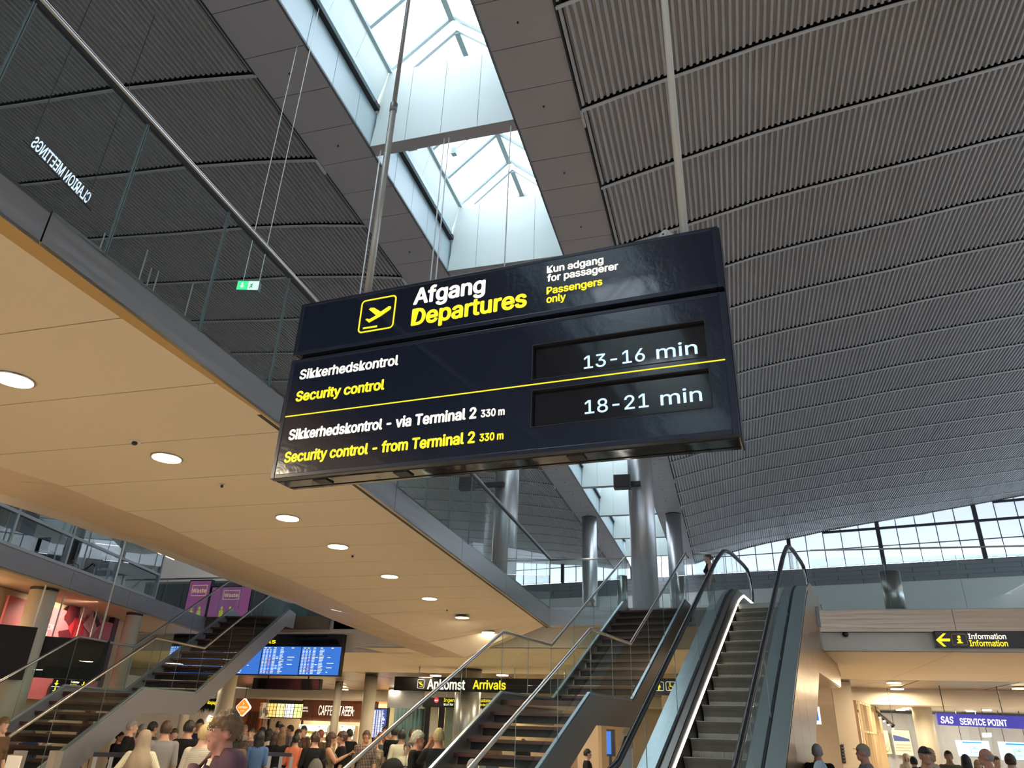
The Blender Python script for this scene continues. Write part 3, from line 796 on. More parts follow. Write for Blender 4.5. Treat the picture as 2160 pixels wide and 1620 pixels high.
# deck profiles: (s,z) lines that follow the incline and round over at the top
def incl(z_at, off=0, top=None, s_top=18.1, ext=2.6):
    """polyline rising with the incline from floor level to a rounded head"""
    pts = []
    for s in [9.2 + .6 * i for i in range(20)]:
        z = z_at(s)
        if z < top - .28 and z > .35: pts.append((s, z))
    s_, z_ = pts[-1]; K_ = (pts[-1][1] - pts[-2][1]) / (pts[-1][0] - pts[-2][0])
    pts += [(s_ + .35, z_ + .35 * K_ * .92), (s_ + .7, min(top - .03, z_ + .7 * K_ * .8)), (s_ + 1.05, top), (s_ + 1.05 + ext, top)]
    return [(pts[0][0] - 1.0, pts[0][1] * .95)] + pts
dk_z = lambda s: 1.29 + (s - 11.76) * .5616
hrz = lambda s: 1.36 + .566 * (s - 9.95)
for side in (0, 1):
    sx = 1 if side else -1; Lg = -2.03 if side else -3.5
    L_in = -2.28 if side else -3.34
    line = incl(dk_z, top=4.99)
    # inner deck and outer deck as separate long plates
    a_, b_ = (Lg + .0, L_in) if side == 0 else (L_in, Lg)
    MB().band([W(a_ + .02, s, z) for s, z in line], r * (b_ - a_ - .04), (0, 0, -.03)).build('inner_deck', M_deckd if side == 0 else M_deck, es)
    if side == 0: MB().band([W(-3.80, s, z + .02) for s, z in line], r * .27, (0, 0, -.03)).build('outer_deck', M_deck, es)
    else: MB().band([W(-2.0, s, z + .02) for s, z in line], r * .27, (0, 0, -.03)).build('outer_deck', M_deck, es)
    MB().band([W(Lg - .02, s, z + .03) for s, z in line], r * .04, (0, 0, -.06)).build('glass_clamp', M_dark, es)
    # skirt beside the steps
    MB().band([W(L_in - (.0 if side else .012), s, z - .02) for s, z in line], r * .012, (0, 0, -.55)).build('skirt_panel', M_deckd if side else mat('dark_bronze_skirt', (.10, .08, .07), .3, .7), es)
    # glass
    hl = [(9.0, .98)] + [(s, hrz(s)) for s in (9.95, 12, 14, 16, 17.0)] + [(17.57, 5.62), (18.0, 5.80), (18.5, 5.91), (19.2, 5.98), (20.6, 6.0)]
    gz = lambda s, Lx: next((za_ + (zb__ - za_) * (s - sa_) / (sb_ - sa_) for (sa_, za_), (sb_, zb__) in zip(Lx, Lx[1:]) if s <= sb_ + 1e-6), Lx[-1][1])
    cuts = [9.4, 11.2, 13.0, 14.8, 16.6, 18.2, 19.6, 21.2]
    for a, b in zip(cuts, cuts[1:]):
        n_ = 5; mb = MB(); vs = []
        for i in range(n_ + 1):
            s = a + .006 + (b - a - .012) * i / n_; vs += [W(Lg, s, gz(s, line) + .02), W(Lg, s, gz(s, hl) - .03)]
        mb.add(vs, [(2 * i, 2 * i + 2, 2 * i + 3, 2 * i + 1) for i in range(n_)]); mb.build('glass_panel', M_glass, es)
        s = b; MB().obox(W(Lg - .006, s - .004, gz(s, line)), r * .012, e * .008, (0, 0, gz(s, hl) - gz(s, line) - .03)).build('panel_edge', M_glassedge, es)
    # handrail loop with rounded head
    loop = [(8.6, .98)] + [(s, z) for s, z in hl[1:]] + [(21.1, 5.98), (21.4, 5.86), (21.58, 5.62), (21.6, 5.35), (21.45, 5.12), (21.2, 5.03)]
    hm = MB(); vs = []
    hm.band([W(Lg - .045, s, z - .03) for s, z in loop[:-4]], r * .09, (0, 0, .035))
    hm.tube([W(Lg, s, z) for s, z in loop], .042, 10)
    hm.build('handrail', M_black, es, smooth=True)
    nb = MB().tube([W(Lg, s, z) for s, z in [(21.0, 5.86), (21.3, 5.74), (21.42, 5.5), (21.4, 5.25), (21.2, 5.1)]], .02, 8).build('newel_guide', M_tube, es, smooth=True)
# light strip along the inside of the left deck
line = incl(lambda s: 1.27 + (s - 11.88) * .5272, top=5.0)
line = [(s - .0, z) for s, z in line]
MB().band([W(-3.345, s, z - .03) for s, z in line], r * .018, (0, 0, -.055)).build('light_strip', M_led, es)
# truss flank on the right: bronze steel sheets
Lf = -1.72
tp = incl(dk_z, top=5.12)
low = lambda s: dk_z(s) - 1.86
flank = MB()
topl = [(s, z) for s, z in tp if s > 10]
bs = [(s, max(0.0, low(s))) for s in (10.2, 12, 13.6, 15.07, 16.6)]
kx = 18.18; bot = [(s, z) for s, z in [(11.9, 0), (13.0, .13), (15.07, 1.28), (17.2, 2.5), (18.18, 3.07)]]
xs = [11.0, 11.9, 13.0, 14.0, 15.07, 16.1, 17.2, 18.18]
gl = lambda L, s: next((za_ + (zb__ - za_) * (s - sa_) / (sb_ - sa_) for (sa_, za_), (sb_, zb__) in zip(L, L[1:]) if s <= sb_ + 1e-6), L[-1][1])
lowl = [(10.0, 0), (12.78, 0)] + bot[2:]
for a, b in zip(xs, xs[1:]):
    b_ = b - .008
    MB().prism([W(Lf, a, gl(lowl, a)), W(Lf, b_, gl(lowl, b_)), W(Lf, b_, gl(tp, b_) - .02), W(Lf, a, gl(tp, a) - .02)], r * -.03).build('flank_panel', M_stw, es)
MB().prism([W(Lf, 18.18, 3.07), W(Lf, 23.6, 3.11), W(Lf, 24.0, 3.41), W(Lf, 23.5, 3.53), W(Lf, 21.3, 4.5), W(Lf, 20.9, 4.9), W(Lf, 20.3, 5.1), W(Lf, 18.8, 5.1), W(Lf, 18.18, 4.9)], r * -.03).build('flank_panel', M_stw, es)
MB().band([W(Lf + .004, s, z) for s, z in [(23.95, 3.42), (23.5, 3.56), (21.3, 4.52), (20.92, 4.9)]], r * .01, (0, 0, .03)).build('flank_edge_seal', M_black, es)
# underside and left flank
MB().band([W(-3.78, s, z) for s, z in [(12.78, 0), (15.07, 1.28), (18.18, 3.07), (23.6, 3.09)]], r * 2.03, (0, 0, .03)).build('underside', M_stw, es)
tl = incl(dk_z, top=4.95)
fl_ = MB().prism([W(-3.8, 10.2, 0)] + [W(-3.8, s, z) for s, z in [(12.78, 0), (15.07, 1.28), (18.18, 3.07), (21, 3.07)]] + [W(-3.8, 21, 4.6)] + [W(-3.8, s, z - .03) for s, z in reversed([q for q in tl if 10.2 < q[0] < 20.8])], r * .03)
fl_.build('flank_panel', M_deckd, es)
# ================================================================== MAIN SIGN
az = math.radians(180 - 85.2); d_ = Vector((math.sin(az), math.cos(az), 0)); n_ = Vector((d_.y, -d_.x, 0))    # d_: left->right, n_: towards the photographer
PS = onp(1535.5, 914.3, (0, 3.46, 0), (0, 1, 0)); PS = atz(1380 + 1050 / 5.786, 700 + 1240 / 5.786, 3.0)
def S(u, z, o=0): return PS + d_ * u + Vector((0, 0, z - 3.0)) + n_ * o
DEP = .235
sg = empty('departures_sign', S(-1.38, 3.0, -DEP / 2), 'large hanging navy sign reading Afgang Departures with waiting times in minutes', 'sign')
def sbox(u0, u1, z0, z1, o0, o1, nm, m, bev=0):
    mb = MB().obox(S(u0, z0, o0), d_ * (u1 - u0), n_ * (o1 - o0), (0, 0, z1 - z0)); o = mb.build(nm, m, sg)
    if bev:
        b = o.modifiers.new('b', 'BEVEL'); b.width = bev; b.segments = 2
    return o
for z0, z1 in ((3.85, 4.25), (3.0, 3.818)):
    sbox(-2.765, 0, z0, z1, -DEP, -.045, 'sign_box', M_navyb, .01)
    for u0, u1 in ((-2.765, -2.735), (-.035, 0)): sbox(u0, u1, z0, z1, -.045, 0, 'frame_rail', M_navyf, .004)
    for a, b in ((z0, z0 + .028), (z1 - .022, z1)): sbox(-2.735, -.035, a, b, -.045, 0, 'frame_rail', M_navyf, .004)
sbox(-2.72, -.03, 3.818, 3.85, -DEP + .02, -.05, 'joint_strip', M_dark)
sbox(-.002, .006, 3.0, 4.26, -DEP - .01, -.03, 'end_plate', M_navyf)
sbox(-2.735, -.035, 3.872, 4.228, -.014, -.004, 'sign_face', M_navy)
# lower face built around the two display cut-outs
for (u0, u1, z0, z1) in ((-2.735, -1.082, 3.028, 3.796), (-.118, -.035, 3.028, 3.796), (-1.082, -.118, 3.662, 3.796), (-1.082, -.118, 3.376, 3.442), (-1.082, -.118, 3.028, 3.155)):
    sbox(u0, u1, z0, z1, -.014, -.004, 'sign_face', M_navy)
for z0, z1 in ((3.442, 3.662), (3.155, 3.376)):
    sbox(-1.082, -.118, z0, z1, -.04, -.03, 'display_screen', M_scr)
    rim = MB()
    for a, b, c, dd in ((-1.084, -1.079, z0, z1), (-.121, -.116, z0, z1), (-1.084, -.116, z1 - .003, z1 + .002), (-1.084, -.116, z0 - .002, z0 + .002)):
        rim.obox(S(a, c, -.03), d_ * (b - a), n_ * .029, (0, 0, dd - c))
    rim.build('display_rim', M_dark, sg)
Uz = Vector((0, 0, 1))
def sl(s, u0, u1, zb, cap, m, bold=.03, slant=0, o=.0): return lettering(sg, s, S(u0, zb, o - .004), d_, Uz, u1 - u0, cap, m, bold, slant, 'lettering', .002)
sl('Afgang', -1.897, -1.400, 4.089, .113, M_wl, .05)
sl('Departures', -1.897, -1.125, 3.935, .115, M_yl, .05)
sl('Kun adgang', -1.003, -.655, 4.142, .048, M_wl, .045)
sl('for passagerer', -1.001, -.569, 4.080, .048, M_wl, .045)
sl('Passengers', -1.003, -.665, 3.992, .048, M_yl, .045)
sl('only', -1.003, -.884, 3.932, .048, M_yl, .045)
sl('Sikkerhedskontrol', -2.680, -1.956, 3.668, .066, M_wl, .045)
sl('Security control', -2.680, -2.034, 3.512, .066, M_yl, .055)
sl('Sikkerhedskontrol - via Terminal 2', -2.682, -1.41, 3.249, .065, M_wl, .055)
sl('330 m', -1.383, -1.238, 3.249, .043, M_wl, .055)
sl('Security control - from Terminal 2', -2.685, -1.41, 3.101, .065, M_yl, .055)
sl('330 m', -1.383, -1.239, 3.104, .043, M_yl, .055)
sl('13-16', -.787, -.447, 3.480, .078, M_bl, .012, o=-.025)
sl('min', -.385, -.170, 3.480, .078, M_bl, .012, o=-.025)
sl('18-21', -.785, -.440, 3.208, .078, M_bl, .012, o=-.025)
sl('min', -.378, -.167, 3.208, .078, M_bl, .012, o=-.025)
sbox(-2.739, -.034, 3.4085, 3.4155, -.005, -.002, 'divider_line', M_yl)
# icon: rounded frame, aeroplane climbing, runway bar
def rrect(u0, u1, z0, z1, rad, n=6):
    P = []
    for cx, cz, a0 in ((u1 - rad, z1 - rad, 0), (u0 + rad, z1 - rad, 90), (u0 + rad, z0 + rad, 180), (u1 - rad, z0 + rad, 270)):
        for k in range(n + 1): a = math.radians(a0 + 90 * k / n); P.append((cx + rad * math.cos(a), cz + rad * math.sin(a)))
    return P
def ring_into(mb, S_, u0, u1, z0, z1, rad, t, off):
    A = rrect(u0, u1, z0, z1, rad); B = rrect(u0 + t, u1 - t, z0 + t, z1 - t, max(.001, rad - t)); n = len(A)
    mb.add([S_(u, z, off) for u, z in A] + [S_(u, z, off) for u, z in B], [(i, (i + 1) % n, n + (i + 1) % n, n + i) for i in range(n)])
ic = MB(); ring_into(ic, S, -2.285, -2.022, 3.94, 4.19, .032, .011, -.002); ic.build('icon_frame', M_yl, sg)
pl = [(-2.222, 4.112), (-2.208, 4.122), (-2.183, 4.118), (-2.129, 4.078), (-2.076, 4.108), (-2.060, 4.106), (-2.055, 4.095), (-2.062, 4.082), (-2.125, 4.045), (-2.208, 4.010), (-2.238, 4.038), (-2.228, 4.044), (-2.206, 4.036), (-2.161, 4.056)]
pg = MB(); pg.prism([S(u, z, -.003) for u, z in pl], n_ * .002); pg.prism([S(u, z, -.003) for u, z in [(-2.247, 3.968), (-2.143, 3.966), (-2.143, 3.978), (-2.247, 3.980)]], n_ * .002)
pg.build('aeroplane_symbol', M_yl, sg)
# brackets seen on the underside
for u in (-2.5, -1.95, -.9): sbox(u, u + .09, 2.992, 3.0, -.16, -.07, 'underside_clip', M_dark)
for o1 in (-.06, -.19): sbox(-2.75, -.01, 2.996, 3.0, o1, o1 + .004, 'underside_seam', M_dark)
# suspension tubes
for (u, o, rr, m, zt, nm) in ((-2.325, -.11, .0255, M_tube, 12.0, 'suspension_tube'), (-.195, -.11, .024, mat('white_tube_paint', (.78, .77, .72), .4), 12.4, 'suspension_tube')):
    b = S(u, 4.25, o); pm = Vector((b.x, b.y, zt))
    mid = Vector((b.x, b.y, 6.05 if u < -1 else zt))
    MB().tube([b, mid], rr, 14).build(nm, mat('pale_grey_tube', (.55, .54, .50), .4, .3) if u < -1 else m, sg, smooth=True)
    if u < -1:
        MB().tube([mid - Vector((0, 0, .05)), mid + Vector((0, 0, .03))], rr * 1.15, 14).build('tube_coupling', mat('grey_coupling', (.3, .3, .29), .4, .5), sg, smooth=True)
        MB().tube([mid, pm], rr * .72, 12).build('suspension_tube', mat('grey_inner_tube', (.36, .36, .35), .35, .6), sg, smooth=True)
# white cylinder camera on top of the sign
t = empty('security_camera', S(-.27, 4.25, -.12), 'white cylindrical camera sitting on top of the navy sign', 'camera')
a = S(-.305, 4.295, -.05); b = S(-.235, 4.285, -.2)
MB().tube([a, b], .036, 20).build('housing', M_white, t, smooth=True)
MB().tube([a + (a - b).normalized() * .002, a + (a - b).normalized() * .006], .024, 18).build('lens_ring', M_offw, t)
MB().tube([a + (a - b).normalized() * .006, a + (a - b).normalized() * .009], .006, 10).build('lens', M_dark, t)
MB().tube([b.lerp(a, .4), Vector((b.lerp(a, .4).x, b.lerp(a, .4).y, 4.25))], .012, 10).build('mount', M_offw, t)

# ================================================================== hidden sign behind, hung on thin rods
Y_ = 9.82
rods = [atz(805, 320, 12), atz(937, 292, 12), atz(948, 292, 12), atz(1076, 262, 12)]
hs = empty('hanging_board', (rods[0].x + 1.35, Y_, 6.5), 'thin white rods holding a board hidden behind the navy sign', 'sign')
for q in rods: MB().tube([(q.x, Y_, 12), (q.x, Y_, 7.1)], .012, 8).build('rod', mat('white_rod', (.75, .78, .76), .4), hs)
MB().box((rods[0].x - .1, Y_ - .08, 6.5), (rods[3].x + .1, Y_ + .08, 7.1)).build('board', M_navyb, hs)
MB().box((rods[0].x - .1, Y_ + .08, 6.5), (rods[3].x + .1, Y_ + .1, 7.1)).build('board_frame', M_navyf, hs)
t = empty('spotlight', (-3.62, 13.9, 11.85), 'pair of small dark spotlights under the second white cross beam', 'spotlight')
c = atz(1062, 558, 11.9); c.y = 14.2
for k in (-.05, .09): MB().ball((c.x + k, c.y, 11.93), .05, .05, .06, 12, 8).build('lamp_head', M_dark, t)
MB().box((c.x - .08, c.y - .02, 11.97), (c.x + .12, c.y + .02, 12.0)).build('mount', M_dark, t)

# ================================================================== exit sign
c = atz(645, 95, 12); 
t0 = ray(523, 602); h = math.hypot(c.x, c.y); f_ = h / math.hypot(t0.x, t0.y); cz = EYE + t0.z * f_
ex = empty('exit_sign', (c.x, c.y, cz - .1), 'green and white running man exit sign hanging on two thin rods', 'sign')
u = Vector((.80, .60, 0)).normalized()                    # left-right along the sign face
u = Vector((.97, .25, 0)).normalized(); nn = Vector((u.y, -u.x, 0))
base = Vector((t0.x * f_, t0.y * f_, cz))
EW, EH = .31, .15
def X_(a, z, o=0): return base + u * a + Vector((0, 0, z)) + nn * o
MB().obox(X_(-EW / 2, -EH / 2, -.08), u * EW, nn * .08, (0, 0, EH)).build('housing', M_gpan, ex)
MB().obox(X_(-EW / 2 + .004, -EH / 2 + .004, 0), u * (EW / 2 - .01), nn * .003, (0, 0, EH - .008)).build('green_panel', emis('exit_green', (.05, .75, .25), 1.0), ex)
MB().obox(X_(.0, -EH / 2 + .004, 0), u * (EW / 2 - .004), nn * .003, (0, 0, EH - .008)).build('white_panel', emis('exit_pale', (.55, .95, .65), 1.0), ex)
ar = MB(); ar.prism([X_(a, z, .004) for a, z in [(-.092, .045), (-.072, .045), (-.072, -.005), (-.05, -.005), (-.082, -.045), (-.114, -.005), (-.092, -.005)]], nn * .001)
ar.build('arrow', M_wl, ex)
rm = MB(); rm.prism([X_(a, z, .004) for a, z in [(.02, -.045), (.035, -.02), (.045, .0), (.03, .005), (.03, .018), (.06, .018), (.075, .0), (.068, -.005), (.06, .002), (.055, -.01), (.07, -.03), (.06, -.045), (.05, -.025), (.03, -.05)]], nn * .001)
rm.ball(X_(.062, .03, .006), .009, .002, .009, 10, 6); rm.build('running_figure', emis('exit_dark_green', (.0, .30, .12), .5), ex)
for a in (-.10, .13):
    b = X_(a, EH / 2, -.04); MB().tube([b, (b.x, b.y, 12.95)], .006, 8).build('rod', mat('white_rod', (.75, .78, .76), .4), ex)

# ================================================================== glowing mirrored letters standing in for a sign's reflection in the bridge glass
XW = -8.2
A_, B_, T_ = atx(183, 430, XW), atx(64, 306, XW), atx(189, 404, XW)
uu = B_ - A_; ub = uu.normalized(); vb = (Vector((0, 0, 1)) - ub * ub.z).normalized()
wm = empty('reflection_letters', A_, 'glowing meetings letters standing in for a sign mirrored in the bridge glass', 'sign')
lettering(wm, 'CLARION MEETINGS', A_, ub, vb, uu.length, .19, emis('reflection_glow', (.70, .80, 1), .75), .03, 0, 'lettering', 0)
MB().tube([A_ - ub * .1 - vb * .03, B_ + ub * .1 - vb * .03], .008, 6).build('added_rail', M_dark, wm)  # added rail and wires to carry the stand-in letters
for q in (A_, B_): MB().tube([q - vb * .03, (q.x, q.y, 12.1)], .004, 6).build('added_wire', M_dark, wm)
# ================================================================== helpers for things read off at a known depth
def box_px(name, pxs, y, dep, m, parent=None, **kw):
    """panel whose front face has the given four corners (TL,TR,BR,BL) in the plane Y=y, dep thick away from the viewer"""
    P = [aty(px, py, y) for px, py in pxs]
    return MB().prism([P[3], P[2], P[1], P[0]], (0, dep, 0)).build(name, m, parent, **kw)
def rect_y(mb, x0, x1, z0, z1, y, dep=.02, mi=0):
    return mb.box((min(x0, x1), y, min(z0, z1)), (max(x0, x1), y + dep, max(z0, z1)), mi)
def on_plane(px, py, p0, n): return onp(px, py, p0, n)
X1 = Vector((1, 0, 0))

# ================================================================== LEFT OFFICE FRONT
af = math.radians(-15.3); ef = Vector((math.sin(af), math.cos(af), 0)); nf = Vector((math.cos(af), -math.sin(af), 0))
PF = Vector((-13.2, 10.6, 0))
def Fp(px, py): return onp(px, py, PF, nf)
def Fs(s, z, off=0): return PF + ef * s + nf * off + Vector((0, 0, z))
fc = empty('wall_left', Fs(0, 4.2), kind='structure')
for k in range(-5, 4):
    MB().obox(Fs(k * 2.6, 4.2), ef * 2.588, nf * -.2, (0, 0, .42)).build('slab_edge_panel', M_slab, fc)
MB().obox(Fs(-13, 4.16, -.05), ef * 23.4, nf * -7, (0, 0, .05)).build('slab_soffit', M_creamd, fc)
MB().obox(Fs(-13, 4.3, -.2), ef * 23.4, nf * -7, (0, 0, .3)).build('office_floor', M_gpan, fc)
msx = [(Fp(px, py) - PF).dot(ef) for px, py in [(37, 1090), (155, 1127), (255, 1175), (339, 1206)]]
ms = [msx[0] - (msx[2] - msx[0]) / 2 * k for k in (4, 3, 2, 1)] + msx
zr = 5.25
fr = MB()
for s in ms: fr.obox(Fs(s - .03, 4.62, .02), ef * .06, nf * -.1, (0, 0, 3.6))
for z in (4.62, zr, 6.9, 8.2): fr.obox(Fs(ms[0], z - .03, .02), ef * (ms[-1] - ms[0]), nf * -.1, (0, 0, .06))
fr.build('mullions', M_alum, fc)
M_rg = glassmat('reflective_office_glass', (.45, .55, .58), .22)
for a, b in zip(ms, ms[1:]):
    for z0, z1 in ((4.65, zr - .03), (zr + .03, 6.87)):
        MB().add([Fs(a + .03, z0), Fs(b - .03, z0), Fs(b - .03, z1), Fs(a + .03, z1)], [(0, 1, 2, 3)]).build('office_pane', M_rg, fc)
MB().obox(Fs(-10, 4.6, -6.2), ef * 20, nf * -.1, (0, 0, 3.6)).build('office_back_wall', M_gpan, fc)
MB().obox(Fs(-10, 8.2, .05), ef * 20, nf * -6.3, (0, 0, .1)).build('office_ceiling', M_offw, fc)
MB().obox(Fs(2.2, 4.6, -4.5), ef * .5, nf * -.1, (0, 0, 3)).build('lit_partition', M_beige, fc)
MB().obox(Fs(4.6, 4.6, -3.5), ef * .8, nf * -.1, (0, 0, 3)).build('lit_partition', M_beige, fc)
# tube lights of the office, two seen at the edge of the bridge
def tube_light(c, u, L, lab):
    t = empty('tube_light', c, lab, 'ceiling light')
    c = Vector(c); MB().obox(c - u * L / 2 - Vector((0, .06, 0)), u * L, (0, .12, 0), (0, 0, .05)).build('housing', M_alum, t)
    MB().obox(c - u * L / 2 - Vector((0, .045, .015)), u * L, (0, .09, 0), (0, 0, .014)).build('diffuser', M_tube_l, t)
    MB().obox(c - Vector((.01, .01, -.05)), (.02, 0, 0), (0, .02, 0), (0, 0, (interp(PL, -7.2 - c.x) if c.x < -7.2 else 12) - c.z - .08)).build('stem', M_alum, t)
for (a, b), lab in (([(334, 1166), (366, 1180)], 'bright tube light at the bridge edge above the office glass'), ([(484, 1223), (511, 1234)], 'bright tube light at the bridge edge above the purple poster'), ([(600, 1268), (625, 1278)], 'bright tube light at the bridge edge above the stair top'), ([(770, 1334), (792, 1341)], 'small bright tube light below the narrow end of the bridge')):
    P, Q = atz(*a, 7.2), atz(*b, 7.2)
    if (Q - P).length > 3 or P.y > 40: P, Q = aty(*a, 26), aty(*b, 26)
    tube_light((P + Q) / 2, (Q - P).normalized(), (Q - P).length, lab)
# office desks and chairs glimpsed through the glass
def office_chair(s, off, rz, lab):
    p = Fs(s, 4.62, off); t = empty('office_chair', p, lab, 'chair', 'chairs behind the office glass')
    MB().obox(p + Vector((-.23, -.22, .44)), (.46, 0, 0), (0, .44, 0), (0, 0, .07)).build('seat', M_black, t)
    bk = MB().prism([p + Vector((x, .2, z)) for x, z in [(-.2, .55), (.2, .55), (.24, .8), (.2, 1.12), (-.2, 1.12), (-.24, .8)]], (0, .05, 0)); bk.build('backrest', M_black, t)
    MB().tube([p + Vector((0, 0, .08)), p + Vector((0, 0, .45))], .03, 8).build('column', M_alum, t)
    for k in range(5):
        a = k * 1.257; MB().tube([p + Vector((0, 0, .08)), p + Vector((.27 * math.cos(a), .27 * math.sin(a), .04))], .018, 6).build('leg', M_alum, t)
    for sx in (-1, 1): MB().tube([p + Vector((.24 * sx, .1, .48)), p + Vector((.27 * sx, .05, .68)), p + Vector((.27 * sx, -.12, .7))], .015, 6).build('armrest', M_black, t)
office_chair(4.2, -1.4, 0, 'dark office chair behind the glass by the lit partition')
office_chair(5.6, -1.6, 0, 'dark office chair behind the glass right of the lit partition')
def desk(s, off, lab):
    p = Fs(s, 4.62, off); t = empty('desk', p, lab, 'desk', 'desks behind the office glass')
    MB().obox(p + Vector((-.7, -.35, .7)), (1.4, 0, 0), (0, .7, 0), (0, 0, .03)).build('desktop', M_offw, t)
    for sx in (-.65, .62):
        for sy in (-.3, .27): MB().obox(p + Vector((sx, sy, 0)), (.04, 0, 0), (0, .04, 0), (0, 0, .7)).build('leg', M_alum, t)
    m_ = empty('computer_monitor', p + Vector((0, 0, .73)), lab.replace('desk', 'monitor on the desk'), 'monitor')
    MB().obox(p + Vector((-.28, .0, .85)), (.56, 0, 0), (0, .03, 0), (0, 0, .34)).build('screen', M_scr, m_)
    MB().obox(p + Vector((-.03, .03, .73)), (.06, 0, 0), (0, .03, 0), (0, 0, .2)).build('stand', M_alum, m_)
    MB().obox(p + Vector((-.12, -.06, .73)), (.24, 0, 0), (0, .18, 0), (0, 0, .012)).build('foot', M_alum, m_)
desk(4.9, -2.5, 'pale desk deep behind the office glass, left one')
desk(7.0, -2.0, 'pale desk deep behind the office glass, right one')

# ---- pink poster wall below the office
def Fo(px, py, off): return onp(px, py, PF + nf * off, nf)
pk = mat('pink_poster_print', (.62, .16, .20), .45, noise=.35, nscale=.5)
pw = empty('poster', Fo(150, 1300, -1.200), 'large pink travel poster with dark red fruit and a silver case', 'poster')
def pquad(pxs, off, nm, m, parent, th=.03):
    P = [Fo(x, y, off) for x, y in pxs]; return MB().prism(P, nf * th).build(nm, m, parent)
zt, zb = 4.0, 2.0
a, b = Fo(20, 1260, -1.200), Fo(243, 1300, -1.200)
MB().obox(Vector((a.x, a.y, zb)), Vector((b.x - a.x, b.y - a.y, 0)), nf * -.05, (0, 0, zt - zb)).build('print', pk, pw)
dk = mat('dark_red_print', (.10, .012, .02), .5, noise=.6, nscale=4); rd = mat('bright_red_print', (.55, .03, .04), .5, noise=.5, nscale=6); pl_ = mat('pale_pink_print', (.80, .42, .42), .5, noise=.15, nscale=3)
def blob(cx, cy, rx, ry, off, m, nm, rot=0, n=18, parent=pw):
    pts = []
    for k in range(n):
        t_ = 2 * math.pi * k / n; q = 1 + .12 * math.sin(5 * t_ + cx) + .06 * math.sin(9 * t_); x, y = rx * q * math.cos(t_), ry * q * math.sin(t_)
        pts.append((cx + x * math.cos(rot) - y * math.sin(rot), cy + x * math.sin(rot) + y * math.cos(rot)))
    pquad(pts, off, nm, m, parent, .004)
blob(152, 1298, 14, 22, -1.195, dk, 'fruit_shape', .4); blob(140, 1337, 18, 9, -1.194, dk, 'fruit_shape')
blob(162, 1326, 16, 22, -1.190, rd, 'fruit_shape', .2); blob(185, 1283, 11, 15, -1.187, pl_, 'fruit_shape'); blob(177, 1290, 8, 12, -1.185, pl_, 'fruit_shape')
pquad([(198, 1289), (212, 1318), (192, 1342), (175, 1318)], -1.180, 'case_shape', pl_, pw, .004)
pquad([(199, 1288), (213, 1318), (204, 1324), (197, 1300)], -1.176, 'case_shape', dk, pw, .004)
pwl = mat('white_print', (.85, .80, .78), .5)
for s, x0, x1, yb, yt in (('THE', 80, 106, 1294, 1281), ('SPIRIT OF', 49, 117, 1316, 1303), ('TRAVEL', 50, 103, 1335, 1322)):
    A, B, T = Fo(x0, yb, -1.160), Fo(x1, yb + 3, -1.160), Fo(x0, yt, -1.160)
    u = Vector((B.x - A.x, B.y - A.y, 0)); lettering(pw, s, A, u.normalized(), Uz, u.length, T.z - A.z, pwl, .0, 0)
A = Fo(243, 1300, -1.200)
MB().obox(Vector((A.x, A.y, 0)) + ef * .02, ef * .25, nf * -.4, (0, 0, 4.15)).build('wall_pier', mat('dark_red_wall', (.06, .02, .02), .5), fc)
MB().obox(Fs(-10, 0, -1.350), ef * 18, nf * -.1, (0, 0, 4.15)).build('ground_floor_wall', M_beige, fc)
sp = Fo(182, 1262, -.5)
t = empty('spotlight', sp, 'dark square spotlight over the pink poster', 'spotlight')
MB().obox(sp - Vector((.14, .1, .05)), (.28, 0, 0), (0, .2, 0), (0, 0, .1)).build('housing', M_black, t)
MB().obox(sp - Vector((.01, .01, -.05)), (.02, 0, 0), (0, .02, 0), (0, 0, 4.16 - sp.z - .05)).build('stem', M_black, t)
MB().obox(sp - Vector((.12, .08, .054)), (.24, 0, 0), (0, .16, 0), (0, 0, .004)).build('lamp_face', M_lamp, t)
l = bpy.data.lights.new('poster_spot', 'SPOT'); l.energy = 260; l.color = (1, .72, .5); l.spot_size = 2.2; l.spot_blend = .7; l.shadow_soft_size = .1
lo = bpy.data.objects.new('poster_spot', l); COL.objects.link(lo); lo.location = sp + nf * .3 + Vector((0, 0, -.1)); lo.rotation_euler = (-nf + Vector((0, 0, -1.0))).to_track_quat('-Z', 'Y').to_euler()
area('pier_wash', Fs(1.2, 4.0, -1.2), (-nf.x, -nf.y, -1.5), .8, .8, 40, (1, .68, .45))

# ---- left edge of the upper floor with balustrade and posters
lf = empty('trim_2', (-15.5, 20.4, 4.2), kind='structure')
for k in range(5):
    x0 = -19.6 + k * 1.62
    MB().box((x0, 20.4, 4.27), (x0 + 1.608, 20.44, 4.65)).build('steel_fascia_panel', M_stw, lf)
for x0 in (-11.48, -10.35, -9.23, -8.11): MB().box((x0, 20.6, 4.3), (x0 + 1.1, 20.64, 4.66)).build('steel_fascia_panel', M_string, lf)
MB().box((-19.6, 21.2, 3.7), (-9, 21.3, 4.28)).build('white_band', M_offw, lf)
glass_run('floor_balustrade', 'glass balustrade on the upper floor edge left of the left stair', [(-19.4, 20.45), (-14.3, 20.45)], 4.62, 5.85)
rm_ = empty('wall_left', (-17, 27, 4.65), kind='structure')
xa_, xb_ = aty(300, 1260, 27).x, aty(700, 1260, 27).x; kk_ = 9
for k in range(kk_):
    w_ = (xb_ - xa_) / kk_; MB().box((xa_ + k * w_ + .02, 27, 4.65), (xa_ + (k + 1) * w_ - .02, 27.1, 7.0)).build('wall_panel', M_gpan if k < 6 or k == 8 else mat('teal_grey_glass', (.22, .34, .36), .15), rm_)
MB().box((xa_, 27.0, 7.0), (xb_, 27.1, 7.1)).build('head_rail', M_alum, rm_)
